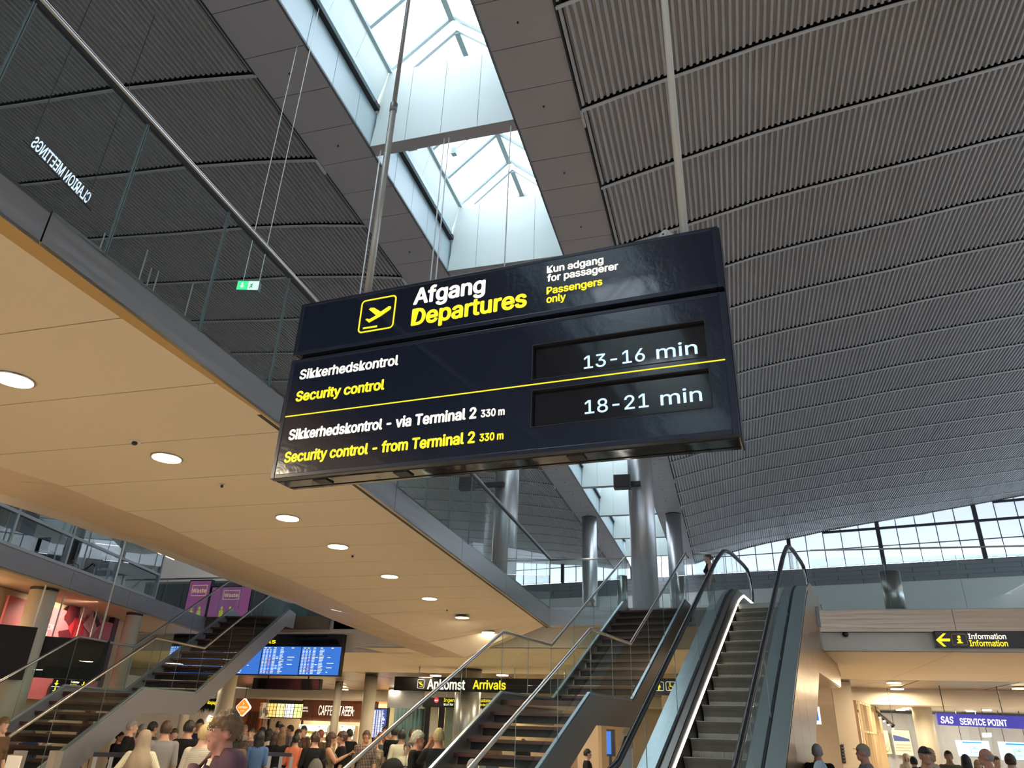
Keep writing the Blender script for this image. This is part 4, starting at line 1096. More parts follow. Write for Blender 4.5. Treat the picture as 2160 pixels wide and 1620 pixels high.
def waste(pxs, lab, txt, fw):
    P = [aty(x, y, 21.6) for x, y in pxs]; t = empty('advertising_panel', (P[3] + P[2]) / 2, lab, 'poster')
    zt_, zb_ = (P[0].z + P[1].z) / 2, FZ; x0, x1 = P[0].x, P[1].x
    MB().box((x0, 21.6, zb_), (x1, 21.75, zt_)).build('casing', M_black, t)
    MB().box((x0 + .03, 21.59, zb_ + .05), (x1 - .03, 21.6, zt_ - .04)).build('lit_face', emis('purple_lightbox', (.34, .10, .27), .35), t)
    w_ = x1 - x0; zc = zb_ + (zt_ - zb_) * .62; ub = MB()
    def Sx(u, z, o): return Vector((u, 21.585, z))
    ring_into(ub, Sx, x0 + w_ * fw[0], x0 + w_ * fw[1], zc, zc + .25 * (zt_ - zb_), .01, .012, 0)
    text_into(ub, txt, (x0 + w_ * (fw[0] + .03), 21.583, zc + .07 * (zt_ - zb_)), X1, Uz, w_ * (fw[1] - fw[0] - .06), .1 * (zt_ - zb_), 0)
    ub.build('lettering', emis('olive_lit_print', (.70, .58, .22), .55), t)
    for dx in (.35, .55) if w_ > 1.2 else (.35, .7):
        fg = MB(); cx = x0 + w_ * dx
        fg.prism([(cx - .07, 21.583, zb_ + .06), (cx + .07, 21.583, zb_ + .06), (cx + .075, 21.583, zb_ + .34), (cx + .03, 21.583, zb_ + .4), (cx - .03, 21.583, zb_ + .4), (cx - .075, 21.583, zb_ + .34)], (0, -.003, 0))
        fg.ball((cx, 21.582, zb_ + .46), .045, .003, .05, 10, 6); fg.build('printed_figure', emis('lime_print', (.55, .62, .05), .35), t)
waste([(403, 1218), (447, 1228), (435, 1303), (393, 1302)], 'narrow purple lit poster reading Waste, left of the wider one', 'Waste', (.18, .86))
waste([(450, 1228), (532, 1244), (520, 1302), (438, 1302)], 'wide purple lit poster reading Waste above the left stair top', 'Waste', (.32, .72))

# ---- dark hanging boards at far left with thin rods
def dark_board(px, lab, rodpx, D):
    q = [ray(*p_) for p_ in px]; hs_ = [D / math.hypot(v.x, v.y) for v in q]; P = [E0 + v * h_ for v, h_ in zip(q, hs_)]
    zt_, zb_ = (P[0].z + P[1].z) / 2, (P[2].z + P[3].z) / 2
    a, b = Vector((P[0].x, P[0].y, 0)), Vector((P[1].x, P[1].y, 0)); u = (b - a).normalized(); n = Vector((-u.y, u.x, 0)); 
    t = empty('hanging_board', Vector(((a.x + b.x) / 2, (a.y + b.y) / 2, zb_)), lab, 'sign')
    MB().obox(a + Vector((0, 0, zb_)), b - a, n * .22, (0, 0, zt_ - zb_)).build('casing', M_scr2, t)
    MB().obox(a + Vector((0, 0, zb_)) - n * .01 + u * .03, b - a - u * .06, n * .01, (0, 0, zt_ - zb_)).build('front_glass', M_scr2, t)
    for f_ in rodpx:
        c = a + (b - a) * f_ + n * .1; x_ = c.x
        MB().tube([(c.x, c.y, zt_), (c.x, c.y, interp(PL, -7.2 - x_) if x_ < -7.2 else 12)], .018, 8).build('rod', mat('white_rod', (.75, .78, .76), .4), t)
dark_board([(77, 1345), (234, 1348), (217, 1432), (56, 1432)], 'right one of two large dark hanging boards at the left edge', (.07, .2, .84), 19.6)
dark_board([(-120, 1312), (82, 1318), (57, 1431), (-140, 1428)], 'left one of two large dark hanging boards, cut by the photo edge', (.3, .95), 18.6)

# ---- flight information board behind the left stair
YB = 20.95
fb = empty('flight_board', (-13.5, YB, 3.0), 'wide flight board of blue arrival screens under a black Ankomst Arrivals header', 'display board')
pa, pb = aty(722, 1365, YB), aty(722, 1425, YB); x1 = pa.x; x0 = aty(355, 1400, YB).x
MB().box((x0, YB, pb.z - .03), (x1, YB + .2, 4.19)).build('casing', M_black, fb)
MB().box((x0, YB - .02, pa.z + .01), (x1, YB, 4.19)).build('header_panel', M_navyb, fb)
hm = MB(); zc = aty(470, 1357, YB).z
xa = aty(430, 1350, YB).x
text_into(hm, 'Ankomst', (xa, YB - .022, zc), X1, Uz, 1.35, .13, .03); hm.build('lettering', M_wl, fb)
hm = MB(); text_into(hm, 'Arrivals', (xa + 1.5, YB - .022, zc), X1, Uz, 1.15, .13, .03); hm.build('lettering', M_yl, fb)
edges = [718, 634, 633, 551, 550, 468, 467, 385, 384, 355]
blue = emis('blue_flight_screen', (.035, .14, .50), .9); wt = emis('white_screen_text', (.8, .88, 1), .8); rdt = emis('red_screen_text', (1, .25, .3), .8); yt = emis('yellow_screen_text', (1, .85, .3), .8)
random.seed(3)
for k in range(0, len(edges) - 1, 2):
    xr, xl = aty(edges[k], 1395, YB).x, aty(edges[k + 1], 1395, YB).x
    s = MB().box((xl + .01, YB - .03, pb.z), (xr - .01, YB - .02, pa.z)).build('screen', blue, fb)
    tw, tr_, ty = MB(), MB(), MB(); H_ = pa.z - pb.z; W_ = xr - xl
    for i in range(17):
        z = pb.z + H_ * (.04 + i * .052); h_ = H_ * .022
        for fx_, fw_, mbk in ((.03, .05, tw), (.11, .05, tw), (.20, .035, tr_ if i < 11 and i % 3 else tw), (.29, .07, tw), (.47, .05 + .07 * random.random(), tw)):
            mbk.box((xl + W_ * fx_, YB - .034, z), (xl + W_ * (fx_ + fw_), YB - .03, z + h_))
        if random.random() < .3: tw.box((xl + W_ * .38, YB - .034, z), (xl + W_ * .44, YB - .03, z + h_))
        if random.random() < .2: tw.box((xl + W_ * .68, YB - .034, z), (xl + W_ * (.72 + .15 * random.random()), YB - .03, z + h_))
    for fx_ in (.05, .15, .3, .48, .75): (ty if fx_ == .15 else tw).box((xl + W_ * fx_, YB - .034, pb.z + H_ * .94), (xl + W_ * (fx_ + .06), YB - .03, pb.z + H_ * .97))
    for mbk, m_ in ((tw, wt), (tr_, rdt), (ty, yt)):
        if mbk.v: mbk.build('screen_text', m_, fb, kind='stuff')
t = empty('hanging_display', (-12.9, YB, 2.7), 'small blank black display hanging below the blue flight screens', 'display')
P = [aty(x, y, YB) for x, y in [(535, 1430), (677, 1428), (672, 1453), (534, 1453)]]
MB().box((P[0].x, YB, P[3].z), (P[1].x, YB + .15, P[0].z)).build('casing', M_black, t)
MB().box((P[0].x + .02, YB - .01, P[3].z + .02), (P[1].x - .02, YB, P[0].z - .02)).build('screen', M_scr, t)
for f_ in (.2, .8): MB().box((P[0].x + (P[1].x - P[0].x) * f_, YB + .05, P[0].z), (P[0].x + (P[1].x - P[0].x) * f_ + .03, YB + .08, pb.z - .03)).build('hanger', M_black, t)

# ================================================================== ARRIVALS SIGN and other hanging signs
def hang_sign(name, lab, x0, x1, z0, z1, y, ztop=3.7, nh=2, dep=.2):
    t = empty(name, ((x0 + x1) / 2, y, z0), lab, 'sign')
    MB().box((x0, y, z0), (x1, y + dep, z1)).build('casing', M_navyb, t)
    MB().box((x0 + .03, y - .006, z0 + .03), (x1 - .03, y, z1 - .03)).build('face', mat('sign_face_black', (.012, .011, .014), .2), t)
    if ztop:
        for k in range(nh): f_ = (k + .5) / nh; MB().tube([(x0 + (x1 - x0) * f_, y + dep / 2, z1), (x0 + (x1 - x0) * f_, y + dep / 2, ztop)], .015, 8).build('hanger', M_alum, t)
    return t
YA = 26.0
A = [aty(x, y, YA) for x, y in [(833, 1428), (833, 1456), (1245, 1432)]]
t = hang_sign('arrivals_sign', 'long black hanging sign reading Ankomst Arrivals with a landing aeroplane', A[0].x, A[2].x, 2.9, 3.36, YA, 3.7, 4)
def TX(t, s, px0, px1, yb_, yt_, y, m, bold=.03, slant=0):
    a, b, c = aty(px0, yb_, y), aty(px1, yb_, y), aty(px0, yt_, y)
    return lettering(t, s, (a.x, y - .008, a.z), X1, Uz, b.x - a.x, c.z - a.z, m, bold, slant, depth=.002)
TX(t, 'Ankomst', 901, 981, 1453, 1433, YA, M_wl, .04); TX(t, 'Arrivals', 997, 1067, 1453, 1435, YA, M_yl, .04)
def Sy(y): return lambda u, z, o: Vector((u, y - .009, z))
a, b = aty(880, 1452, YA), aty(896, 1433, YA)
ic = MB(); ring_into(ic, Sy(YA), a.x, b.x, a.z, b.z, .04, .015, 0); ic.build('icon_frame', M_wl, t)
cx, cz, q = (a.x + b.x) / 2, (a.z + b.z) / 2, (b.x - a.x)
lp = MB().prism([(cx + dx * q, YA - .009, cz + dz * q) for dx, dz in [(-.38, .25), (-.3, .28), (-.08, .08), (-.05, .33), (.03, .3), (.1, 0), (.32, -.12), (.36, -.2), (.28, -.24), (-.05, -.1), (-.28, .05)]], (0, -.002, 0))
lp.box((cx - .05, YA - .011, cz - .36 * q), (cx + .3 * q, YA - .009, cz - .3 * q)); lp.build('aeroplane_symbol', M_yl, t)
# toilet sign right of the stair
A = [aty(x, y, YA) for x, y in [(1335, 1430), (1335, 1465), (1475, 1430)]]
t = hang_sign('toilet_sign', 'black hanging sign with yellow woman and wheelchair symbols, seen beside the escalator', A[0].x, A[2].x, A[1].z, A[0].z, YA)
for px0, px1, kind_ in ((1379, 1400, 'w'), (1405, 1425, 'c')):
    a, b = aty(px0, 1457, YA), aty(px1, 1438, YA); ic = MB(); ring_into(ic, Sy(YA), a.x, b.x, a.z, b.z, .05, .014, 0); ic.build('icon_frame', M_wl, t)
    cx, cz, q = (a.x + b.x) / 2, (a.z + b.z) / 2, (b.z - a.z); g = MB()
    if kind_ == 'w':
        g.ball((cx, YA - .01, cz + .33 * q), .08 * q, .003, .08 * q, 10, 6)
        g.prism([(cx + dx * q, YA - .01, cz + dz * q) for dx, dz in [(-.1, .24), (.1, .24), (.25, -.15), (.08, -.15), (.08, -.42), (-.08, -.42), (-.08, -.15), (-.25, -.15)]], (0, -.002, 0))
    else:
        g.ball((cx - .08 * q, YA - .01, cz + .34 * q), .07 * q, .003, .07 * q, 10, 6)
        g.prism([(cx + dx * q, YA - .01, cz + dz * q) for dx, dz in [(-.14, .25), (-.04, .25), (-.02, .05), (.15, .05), (.28, -.3), (.36, -.28), (.38, -.35), (.22, -.38), (.1, -.05), (-.12, -.05)]], (0, -.002, 0))
        R_ = [(cx - .02 * q + r_ * math.cos(k * .42 + 2.4) * q, YA - .01, cz - .17 * q + r_ * math.sin(k * .42 + 2.4) * q) for r_ in (.26, .2) for k in range(10)]
        g.add(R_, [(k, k + 1, k + 11, k + 10) for k in range(9)])
    g.build('symbol', M_yl, t)
TX(t, 'Toiletter', 1433, 1470, 1446, 1438, YA, M_wl); TX(t, 'Toilets', 1433, 1465, 1457, 1449, YA, M_yl)
# customs sign further in
YC = 36.0
A = [aty(x, y, YC) for x, y in [(893, 1470), (893, 1491), (1085, 1468)]]
t = hang_sign('customs_sign', 'black sign about the customs area with two red round symbols behind the metal column', A[0].x, A[2].x, A[1].z, A[0].z, YC, 3.72)
TX(t, 'Ingen adgang', 936, 990, 1480, 1473, YC, M_yl, .02); TX(t, 'Kun for udrejsende', 936, 990, 1488, 1483, YC, M_wl, .02)
TX(t, 'Restricted Customs area', 980, 1049, 1480, 1473, YC, M_yl, .02); TX(t, 'No admission from the Customs', 980, 1043, 1488, 1483, YC, M_yl, .02)
red = emis('red_round_symbol', (1, .05, .08), .9)
for px in (921, 1058):
    c = aty(px, 1477, YC); MB().ball((c.x, YC - .02, c.z), .12, .02, .12, 18, 10).build('round_symbol', red, t)
    MB().box((c.x - .08, YC - .045, c.z - .03), (c.x + .08, YC - .04, c.z + .01)).build('bar', M_wl, t)

# small yellow-on-black sign, far left behind the stair glass
def local_plane(px, py, D):
    v = ray(px, py); h_ = D / math.hypot(v.x, v.y); p = E0 + v * h_; u = Vector((v.y, -v.x, 0)).normalized(); return p, u
def LP_(px, py, p0, nrm): return onp(px, py, p0, nrm)
p0, u = local_plane(145, 1445, 21.5); nrm = Vector((u.y, -u.x, 0))
t = empty('direction_sign', p0 - Vector((0, 0, .2)), 'black sign with yellow down arrows and P symbols seen through the left stair glass', 'sign')
c = [LP_(x, y, p0, nrm) for x, y in [(107, 1430), (182, 1432), (180, 1463), (104, 1463)]]
L_ = (c[1] - c[0]).length
o_ = Vector((c[3].x, c[3].y, c[3].z)); H_ = c[0].z - c[3].z
def dsg(name, a0, a1, b0, b1, th, m): MB().obox(o_ + u * (L_ * a0) + Uz * (H_ * b0) - nrm * -.0, u * (L_ * (a1 - a0)), nrm * th, Uz * (H_ * (b1 - b0))).build(name, m, t)
dsg('casing', 0, 1, 0, 1, -.15, M_navyb); dsg('divider', 0, 1, .44, .47, .004, M_wl)
for ax, ay in ((.12, .5), (.88, .5), (.12, .03), (.8, .03)):
    b = o_ + u * (L_ * ax) + Uz * (H_ * ay) + nrm * .004; w_ = H_ * .13; h_ = H_ * .38
    MB().prism([b + u * (x * w_) + Uz * (z * h_) for x, z in [(-.3, 1), (.3, 1), (.3, .5), (1, .5), (0, 0), (-1, .5), (-.3, .5)]], nrm * .003).build('down_arrow', M_yl, t)
nn_ = nrm
for s, ax, ay, wd, m_ in (('Toiletter', .5, .75, .25, M_wl), ('Toilets', .5, .55, .2, M_yl), ('P', .28, .1, .08, M_yl), ('P6', .42, .1, .14, M_yl)):
    lettering(t, s, o_ + u * (L_ * ax) + Uz * (H_ * ay) + nrm * .002, u, Uz, L_ * wd, H_ * (.13 if len(s) > 2 else .28), m_, .03)
MB().tube([o_ + u * L_ * .3 + Uz * H_ - nrm * .07, o_ + u * L_ * .3 + Uz * 3 - nrm * .07], .015, 8).build('hanger', M_alum, t)
MB().tube([o_ + u * L_ * .7 + Uz * H_ - nrm * .07, o_ + u * L_ * .7 + Uz * 3 - nrm * .07], .015, 8).build('hanger', M_alum, t)

# information sign on the right
YI = 19.78
A = [aty(x, y, YI) for x, y in [(1969, 1331), (1974, 1366), (2230, 1331)]]
t = empty('information_sign', ((A[0].x + A[2].x) / 2, YI, A[1].z), 'black sign with yellow arrow and Information lettering at the right edge', 'sign')
x0, x1, z0, z1 = A[0].x, A[2].x, A[1].z, A[0].z
MB().box((x0, YI, z0), (x1, YI + .17, z1)).build('casing', M_navyb, t); MB().box((x0 + .02, YI - .005, z0 + .02), (x1 - .02, YI, z1 - .02)).build('face', mat('sign_face_brown', (.03, .015, .012), .25), t)
def gpt(l, y): return [Vector((aty(px, py, y).x, y - .008, aty(px, py, y).z)) for px, py in l]
MB().prism(list(reversed(gpt([(1974, 1350), (1989, 1336), (1995, 1336), (1985, 1347), (2004, 1347), (2004, 1353), (1985, 1353), (1996, 1364), (1990, 1364)], YI))), (0, -.002, 0)).build('arrow', M_yl, t)
a, b = aty(2010, 1361, YI), aty(2037, 1337, YI); ic = MB(); ring_into(ic, Sy(YI), a.x, b.x, a.z, b.z, .03, .012, 0); ic.build('icon_frame', mat('orange_frame', (.7, .35, .1), .4), t)
g = MB(); cx = (a.x + b.x) / 2; g.ball((cx, YI - .01, b.z - .07), .035, .003, .035, 12, 6); g.box((cx - .03, YI - .011, a.z + .05), (cx + .03, YI - .009, b.z - .12)); g.box((cx - .06, YI - .011, a.z + .04), (cx + .06, YI - .009, a.z + .065)); g.box((cx - .05, YI - .011, b.z - .135), (cx + .01, YI - .009, b.z - .115))
g.build('information_symbol', M_yl, t)
TX(t, 'Information', 2043, 2123, 1348, 1337, YI, M_wl, .03); TX(t, 'Information', 2046, 2127, 1363, 1351, YI, M_yl, .03)
MB().box((x0 + .1, YI + .17, z0 + .1), (x1 - .1, YI + .18, z1 - .05)).build('mounting_plate', M_dark, t)
c = aty(1783, 1338, 19.93)
t = empty('dome_camera', c, 'black ball security camera on a white base right of the escalator', 'camera')
MB().prism([(c.x + .095 * math.cos(k * .314), 19.95, c.z + .095 * math.sin(k * .314)) for k in range(20)], (0, -.03, 0)).build('base', M_white, t)
MB().ball((c.x, 19.9, c.z), .07, .06, .07, 18, 12).build('dome', M_black, t, smooth=True)

# ================================================================== LIGHTS of the lower hall
def recessed(c, r=.2, e_=9, lab='', grp=None, power=60):
    t = empty('ceiling_light', c, lab, 'ceiling light', grp); c = Vector(c)
    MB().lathe(c + Vector((0, 0, -.03)), [(r * 1.1, .03), (r * 1.1, .0), (r * 1.02, .0)], 24).build('trim_ring', M_offw, t)
    MB().disc(c + Vector((0, 0, -.031)), r, 24, .03).build('diffuser', M_lamp, t)
    if power:
        l = bpy.data.lights.new('hall_lamp_and_fill', 'AREA'); l.shape = 'DISK'; l.size = r * 2; l.energy = power; l.color = (1, .80, .54)
        o = bpy.data.objects.new('hall_lamp_and_fill', l); COL.objects.link(o); o.location = c + Vector((0, 0, -.08))
for px, py, lab in ((1885, 1438, 'bright round light in the slatted ceiling at right, upper of a pair'), (1892, 1451, 'bright round light in the slatted ceiling at right, lower of a pair'), (2150, 1450, 'bright round light in the slatted ceiling at the right photo edge'),
                    (919, 1423, 'round ceiling light above the Ankomst lettering'), (1060, 1422, 'round ceiling light above the Arrivals lettering'), (1157, 1440, 'round ceiling light by the right stair handrail'), (848, 1447, 'round ceiling light left of the arrivals sign'), (795, 1462, 'far round ceiling light behind the pale column'), (722, 1446, 'round ceiling light near the slim pale column'), (727, 1453, 'second round ceiling light near the slim pale column')):
    c = atz(px, py, 3.69); recessed((c.x, c.y, 3.69), .22, lab=lab, power=70)
for x in (-18, -12, -6, 0, 6, 12):  # unseen grid of area lights added to warm and brighten the concourse
    for y in (22.5, 26.5, 33, 40):
        if x > 2 and y > 34: continue
        area('hall_lamp_and_fill', (x, y, 3.6), (0, 0, -1), .5, .5, 55, (1, .80, .54))
for x in (5, 9, 13): area('shop_lamp', (x, 36.5, 3.1), (0, .25, -1), .8, .8, 110, (1, .88, .72))
for x in (-26, -22, -18, -14): area('shop_lamp', (x, 45.5, 3.1), (0, .1, -1), .8, .8, 90, (1, .74, .45))
for px, py in ((1915, 1498), (1918, 1503), (1922, 1508)):
    c = aty(px, py, 35.5); recessed((c.x, 35.5 + (py - 1498) * .2, 3.15), .17, lab={1498: 'nearest', 1503: 'middle', 1508: 'farthest'}[py] + ' of three round lights left of the service point sign', power=0)
for px, py in ((2082, 1502), (2068, 1508)):
    c = aty(px, py, 35.5); recessed((c.x, 35.5 + (py - 1502) * .2, 3.15), .17, lab={1502: 'right', 1508: 'left'}[py] + ' one of two round lights above the service point sign', power=0)

# ================================================================== RIGHT: service point
YS = 38.6
cw_ = empty('wall_back', (9, YS, 0), kind='structure')
def pleat(x0, x1, z1, m, nm='curtain'):
    mb = MB(); n = int((x1 - x0) / .09); vs = []
    for k in range(n + 1):
        x = x0 + (x1 - x0) * k / n; y = YS - .05 * math.sin(k * math.pi * .5) - .03 * math.sin(k * 1.3)
        vs += [(x, y, 0), (x, y, z1)]
    mb.add(vs, [(2 * k, 2 * k + 2, 2 * k + 3, 2 * k + 1) for k in range(n)])
    return mb.build(nm, m, smooth=True)
M_cur = mat('grey_curtain', (.34, .35, .36), .6)
o = pleat(aty(1845, 1560, YS).x, aty(1945, 1560, YS).x, 3.1, M_cur); tag(o, 'grey pleated curtain wall behind the two travel posters', 'curtain')
o = pleat(aty(1962, 1560, YS).x, 15, 3.1, M_cur); tag(o, 'grey pleated curtain wall behind the light blue screens', 'curtain')
MB().box((2.5, YS + .1, 0), (20, YS + .2, 3.2)).build('back_panel', M_offw, cw_)
MB().box((5.0, YS - .2, 3.02), (20, YS - .1, 3.12)).build('curtain_track', M_dark, cw_)
ps = [aty(x, y, 31.0) for x, y in [(1975, 1504), (2300, 1516), (2300, 1545), (1980, 1529)]]
t = empty('service_point_sign', (ps[3] + ps[2]) / 2, 'long blue hanging sign reading SAS Service Point', 'sign')
bl_ = emis('blue_sign_face', (.055, .055, .42), .55)
MB().prism([ps[3], ps[2], ps[1], ps[0]], (0, .15, 0)).build('panel', bl_, t)
us = (ps[2] - ps[3]).normalized()
def on_sas(px, py): q = aty(px, py, 30.98); return q
for s, a_, b_, yb_, yt_, sl_ in (('SAS', 1985, 2013, 1525, 1511, .25), ('SERVICE POINT', 2026, 2126, 1528, 1515, 0)):
    A, B, T = on_sas(a_, yb_), on_sas(b_, yb_ + (b_ - a_) * .04), on_sas(a_, yt_)
    lettering(t, s, A, (B - A).normalized(), Uz, (B - A).length, T.z - A.z, M_wl, .035, sl_)
for f_ in (.06, .45, .8):
    c = ps[0].lerp(ps[1], f_); MB().tube([c + Vector((0, .07, 0)), (c.x, c.y + .07, 3.7)], .015, 6).build('hanger', M_dark, t)
# posters
def art(name, lab, pxs, y, cols):
    P = [aty(x, yy_, y) for x, yy_ in pxs]; t = empty(name, (P[2] + P[3]) / 2, lab, 'poster')
    MB().prism([P[3], P[2], P[1], P[0]], (0, .04, 0)).build('print', cols, t); return t, P
cr = emis('cream_lit_print', (.78, .70, .48), .5)
t, P = art('travel_poster', 'lit cream poster with green grass drawing beside the wood partition', [(1855, 1540), (1872, 1541), (1882, 1590), (1862, 1590)], YS - .2, cr)
random.seed(5)
g = MB()
for k in range(9):
    b = P[3].lerp(P[2], random.uniform(.1, .8)) + Vector((0, -.01, .05)); tp_ = b + Vector((random.uniform(-.2, .3), 0, random.uniform(.4, .8)))
    g.prism([b, b + Vector((.02, 0, 0)), tp_], (0, -.003, 0))
g.build('grass_drawing', mat('olive_ink', (.30, .32, .05), .6), t, kind='stuff')
t, P = art('travel_poster', 'lit cream poster with a dark blue mountain shape left of the cream column', [(1880, 1540), (1917, 1541), (1928, 1594), (1890, 1592)], YS - .2, cr)
MB().prism([q + Vector((0, -.012, 0)) for q in [aty(x, y, YS - .2) for x, y in [(1883, 1550), (1897, 1553), (1918, 1559), (1919, 1564), (1886, 1563)]]], (0, -.003, 0)).build('mountain_shape', mat('navy_ink', (.06, .10, .30), .6), t)
for y_ in (1570, 1576, 1582): MB().prism([aty(x, yy_, YS - .2) + Vector((0, -.012, 0)) for x, yy_ in [(1890, y_), (1922, y_ + 1), (1922, y_ + 3), (1890, y_ + 2)]], (0, -.003, 0)).build('ink_line', mat('tan_ink', (.55, .42, .25), .6), t)
def bscreen(pxs, lab):
    P = [aty(x, y, 36.5) for x, y in pxs]; t = empty('wall_screen', (P[2] + P[3]) / 2, lab, 'screen')
    MB().prism([P[3], P[2], P[1], P[0]], (0, .08, 0)).build('display', emis('light_blue_screen', (.42, .74, .85), 1.0), t)
    f = lambda u, v: P[0].lerp(P[1], u).lerp(P[3].lerp(P[2], u), v) + Vector((0, -.004, 0))
    def bar(u0, u1, v0, v1, m, nm): MB().prism([f(u0, v1), f(u1, v1), f(u1, v0), f(u0, v0)], (0, -.002, 0)).build(nm, m, t)
    bar(.2, .78, .08, .16, emis('screen_header_blue', (.03, .25, .6), .8), 'screen_header')
    ink = mat('screen_ink', (.05, .2, .3), .5)
    bar(.40, .41, .38, .85, ink, 'diagram_line'); bar(.46, .62, .72, .74, ink, 'diagram_line')
    a_ = f(.46, .52); lettering(t, '241', a_, (f(.6, .52) - a_).normalized(), Uz, (f(.6, .52) - a_).length, .1, ink, .0)
    MB().prism([f(.1, 1.0), f(.9, 1.0), f(.9, .98), f(.1, .98)], (0, .2, 0)).build('bracket', M_dark, t)
    for k in (.2, .8): q = f(k, 0); MB().tube([q + Vector((0, .05, 0)), (q.x, q.y + .05, 3.16)], .012, 6).build('hanger', M_dark, t)
bscreen([(2015, 1561), (2085, 1563), (2091, 1598), (2024, 1595)], 'light blue wall screen with a small diagram, left one of two')
bscreen([(2105, 1564), (2180, 1567), (2188, 1606), (2114, 1603)], 'light blue wall screen cut by the right photo edge')
P = [aty(x, y, 35) for x, y in [(2072, 1546), (2091, 1546), (2092, 1555), (2073, 1555)]]
t = empty('exit_sign', (P[2] + P[3]) / 2, 'small white lit exit sign in front of the grey curtain', 'sign')
MB().prism([P[3], P[2], P[1], P[0]], (0, .05, 0)).build('lit_face', emis('white_lit_face', (.9, 1, .95), 1.1), t)
tb = MB(); text_into(tb, 'EXIT', P[3].lerp(P[0], .2) + Vector((.05, -.01, 0)), X1, Uz, (P[2] - P[3]).length * .75, (P[0].z - P[3].z) * .55, .02); tb.build('lettering', mat('dark_green_ink', (.02, .15, .06), .5), t)
MB().tube([(P[0] + P[1]) / 2, Vector(((P[0].x + P[1].x) / 2, 35, 3.16))], .012, 6).build('hanger', M_dark, t)
# track lights
A, B = aty(1848, 1500, 35.2), aty(1885, 1530, 33.0)
t = empty('track_light', (A + B) / 2, 'black angled track with four lit spot heads above the posters', 'spotlight')
A.z = max(A.z, 2.6); MB().tube([A, B], .05, 8).build('track', M_black, t)
for k in range(4):
    c = A.lerp(B, .15 + k * .25) - Vector((0, 0, .06)); MB().tube([c, c - Vector((0, .08, .1))], .045, 10).build('lamp_head', M_black, t)
    MB().ball(c - Vector((0, .09, .11)), .035, .035, .035, 10, 6).build('bulb', M_tube_l, t)
MB().tube([A, (A.x, A.y, 3.7)], .012, 6).build('hanger', M_dark, t); MB().tube([B, (B.x, B.y, 3.7)], .012, 6).build('hanger', M_dark, t)
# wood slat partition
t = empty('slat_partition', aty(1838, 1600, 33), 'pale wood slat partition angled beside the beige wall', 'partition')
a0, a1 = aty(1813, 1497, 31), aty(1858, 1527, 36.5)
for k in range(9):
    c = Vector((a0.x, a0.y, 0)).lerp(Vector((a1.x, a1.y, 0)), k / 8); MB().box((c.x - .04, c.y - .04, 0), (c.x + .04, c.y + .04, 3.14)).build('slat', mat('pale_wood', (.62, .47, .28), .5, noise=.1), t)
for z in (.1, 2.1, 3.05): MB().prism([(a0.x, a0.y, z), (a1.x, a1.y, z), (a1.x, a1.y, z + .06), (a0.x, a0.y, z + .06)], (.03, 0, 0)).build('cross_rail', mat('pale_wood', (.62, .47, .28), .5), t)
MB().box((a0.x - .55, a0.y - .05, 0), (a0.x - .08, a0.y + .25, 3.15)).build('end_post', mat('brown_wood', (.26, .14, .06), .5, noise=.1), t)
# beige wall boxes behind the escalator
def bwall(px0, px1, y, z1, m, dep=.6):
    a, b = aty(px0, 1560, y), aty(px1, 1560, y); return MB().box((a.x, y, 0), (b.x, y + dep, z1)).build('wall_panel', m, rw)
rw = empty('wall_right', (3, 26, 0), kind='structure')
bwall(1722, 1768, 25.0, 3.7, M_beige); bwall(1770, 1812, 30.0, 3.7, M_cream, .4); bwall(1400, 1722, 27.5, 3.7, M_beige)
bwall(1218, 1262, 24.5, 3.7, M_beige)
P = [aty(x, y, 29.9) for x, y in [(1772, 1571), (1779, 1571), (1785, 1610), (1777, 1610)]]
t = empty('wall_vent', (P[2] + P[3]) / 2, 'narrow black wall vent on the cream wall right of the escalator', 'vent')
MB().prism([P[3], P[2], P[1], P[0]], (0, .09, 0)).build('frame', M_dark, t)
for k in range(6): MB().box((P[0].x + .03, 29.88, P[3].z + .06 + k * .1), (P[1].x + .02, 29.9, P[3].z + .09 + k * .1)).build('louvre', M_gpan, t)
P = [aty(x, y, 23.5) for x, y in [(1716, 1491), (1728, 1491), (1733, 1528), (1718, 1527)]]
t = empty('hanging_display', (P[2] + P[3]) / 2, 'white and blue hanging display at the edge of the bronze escalator flank', 'display')
MB().prism([P[3], P[2], P[1], P[0]], (0, .06, 0)).build('casing', emis('white_lit_face', (.9, 1, .95), 1.1), t)
MB().prism([aty(x, y, 23.48) for x, y in [(1722, 1520), (1728, 1520), (1725, 1500), (1720, 1500)]], (0, -.01, 0)).build('screen', blue, t)
MB().tube([(P[0] + P[1]) / 2, Vector(((P[0].x + P[1].x) / 2, 23.5, 3.7))], .015, 6).build('hanger', M_dark, t)

# ================================================================== LEFT: cafe and shop fronts
YK = 45.0
sh = empty('wall_back', (-20, 46.5, 0), kind='structure')
MB().box((-33, 46.6, 0), (3, 46.8, 3.8)).build('back_wall', M_beige, sh)
wb_ = mat('dark_brown_wood', (.17, .055, .025), .45, noise=.25, nscale=1.5, stretch=(6, 1, .4))
def front(nm, lab, cat, px0, px1, py0, py1, m, y=YK, dep=.2, seams=0):
    P = [aty(px0, py0, y), aty(px1, py1, y)]; x0, x1, z1, z0 = P[0].x, P[1].x, P[0].z, P[1].z
    t = empty(nm, ((x0 + x1) / 2, y, z0), lab, cat)
    k = max(1, seams); w_ = (x1 - x0) / k
    for i in range(k): MB().box((x0 + i * w_ + .01, y, z0), (x0 + (i + 1) * w_ - .01, y + dep, z1)).build('wood_panel' if seams else 'panel', m, t)
    for i in (0, 1): MB().box((x0 + i * (x1 - x0 - .1), y + dep, 0), (x0 + .1 + i * (x1 - x0 - .1), y + dep + .1, z1)).build('post', M_dark, t)
    return t, x0, x1, z0, z1
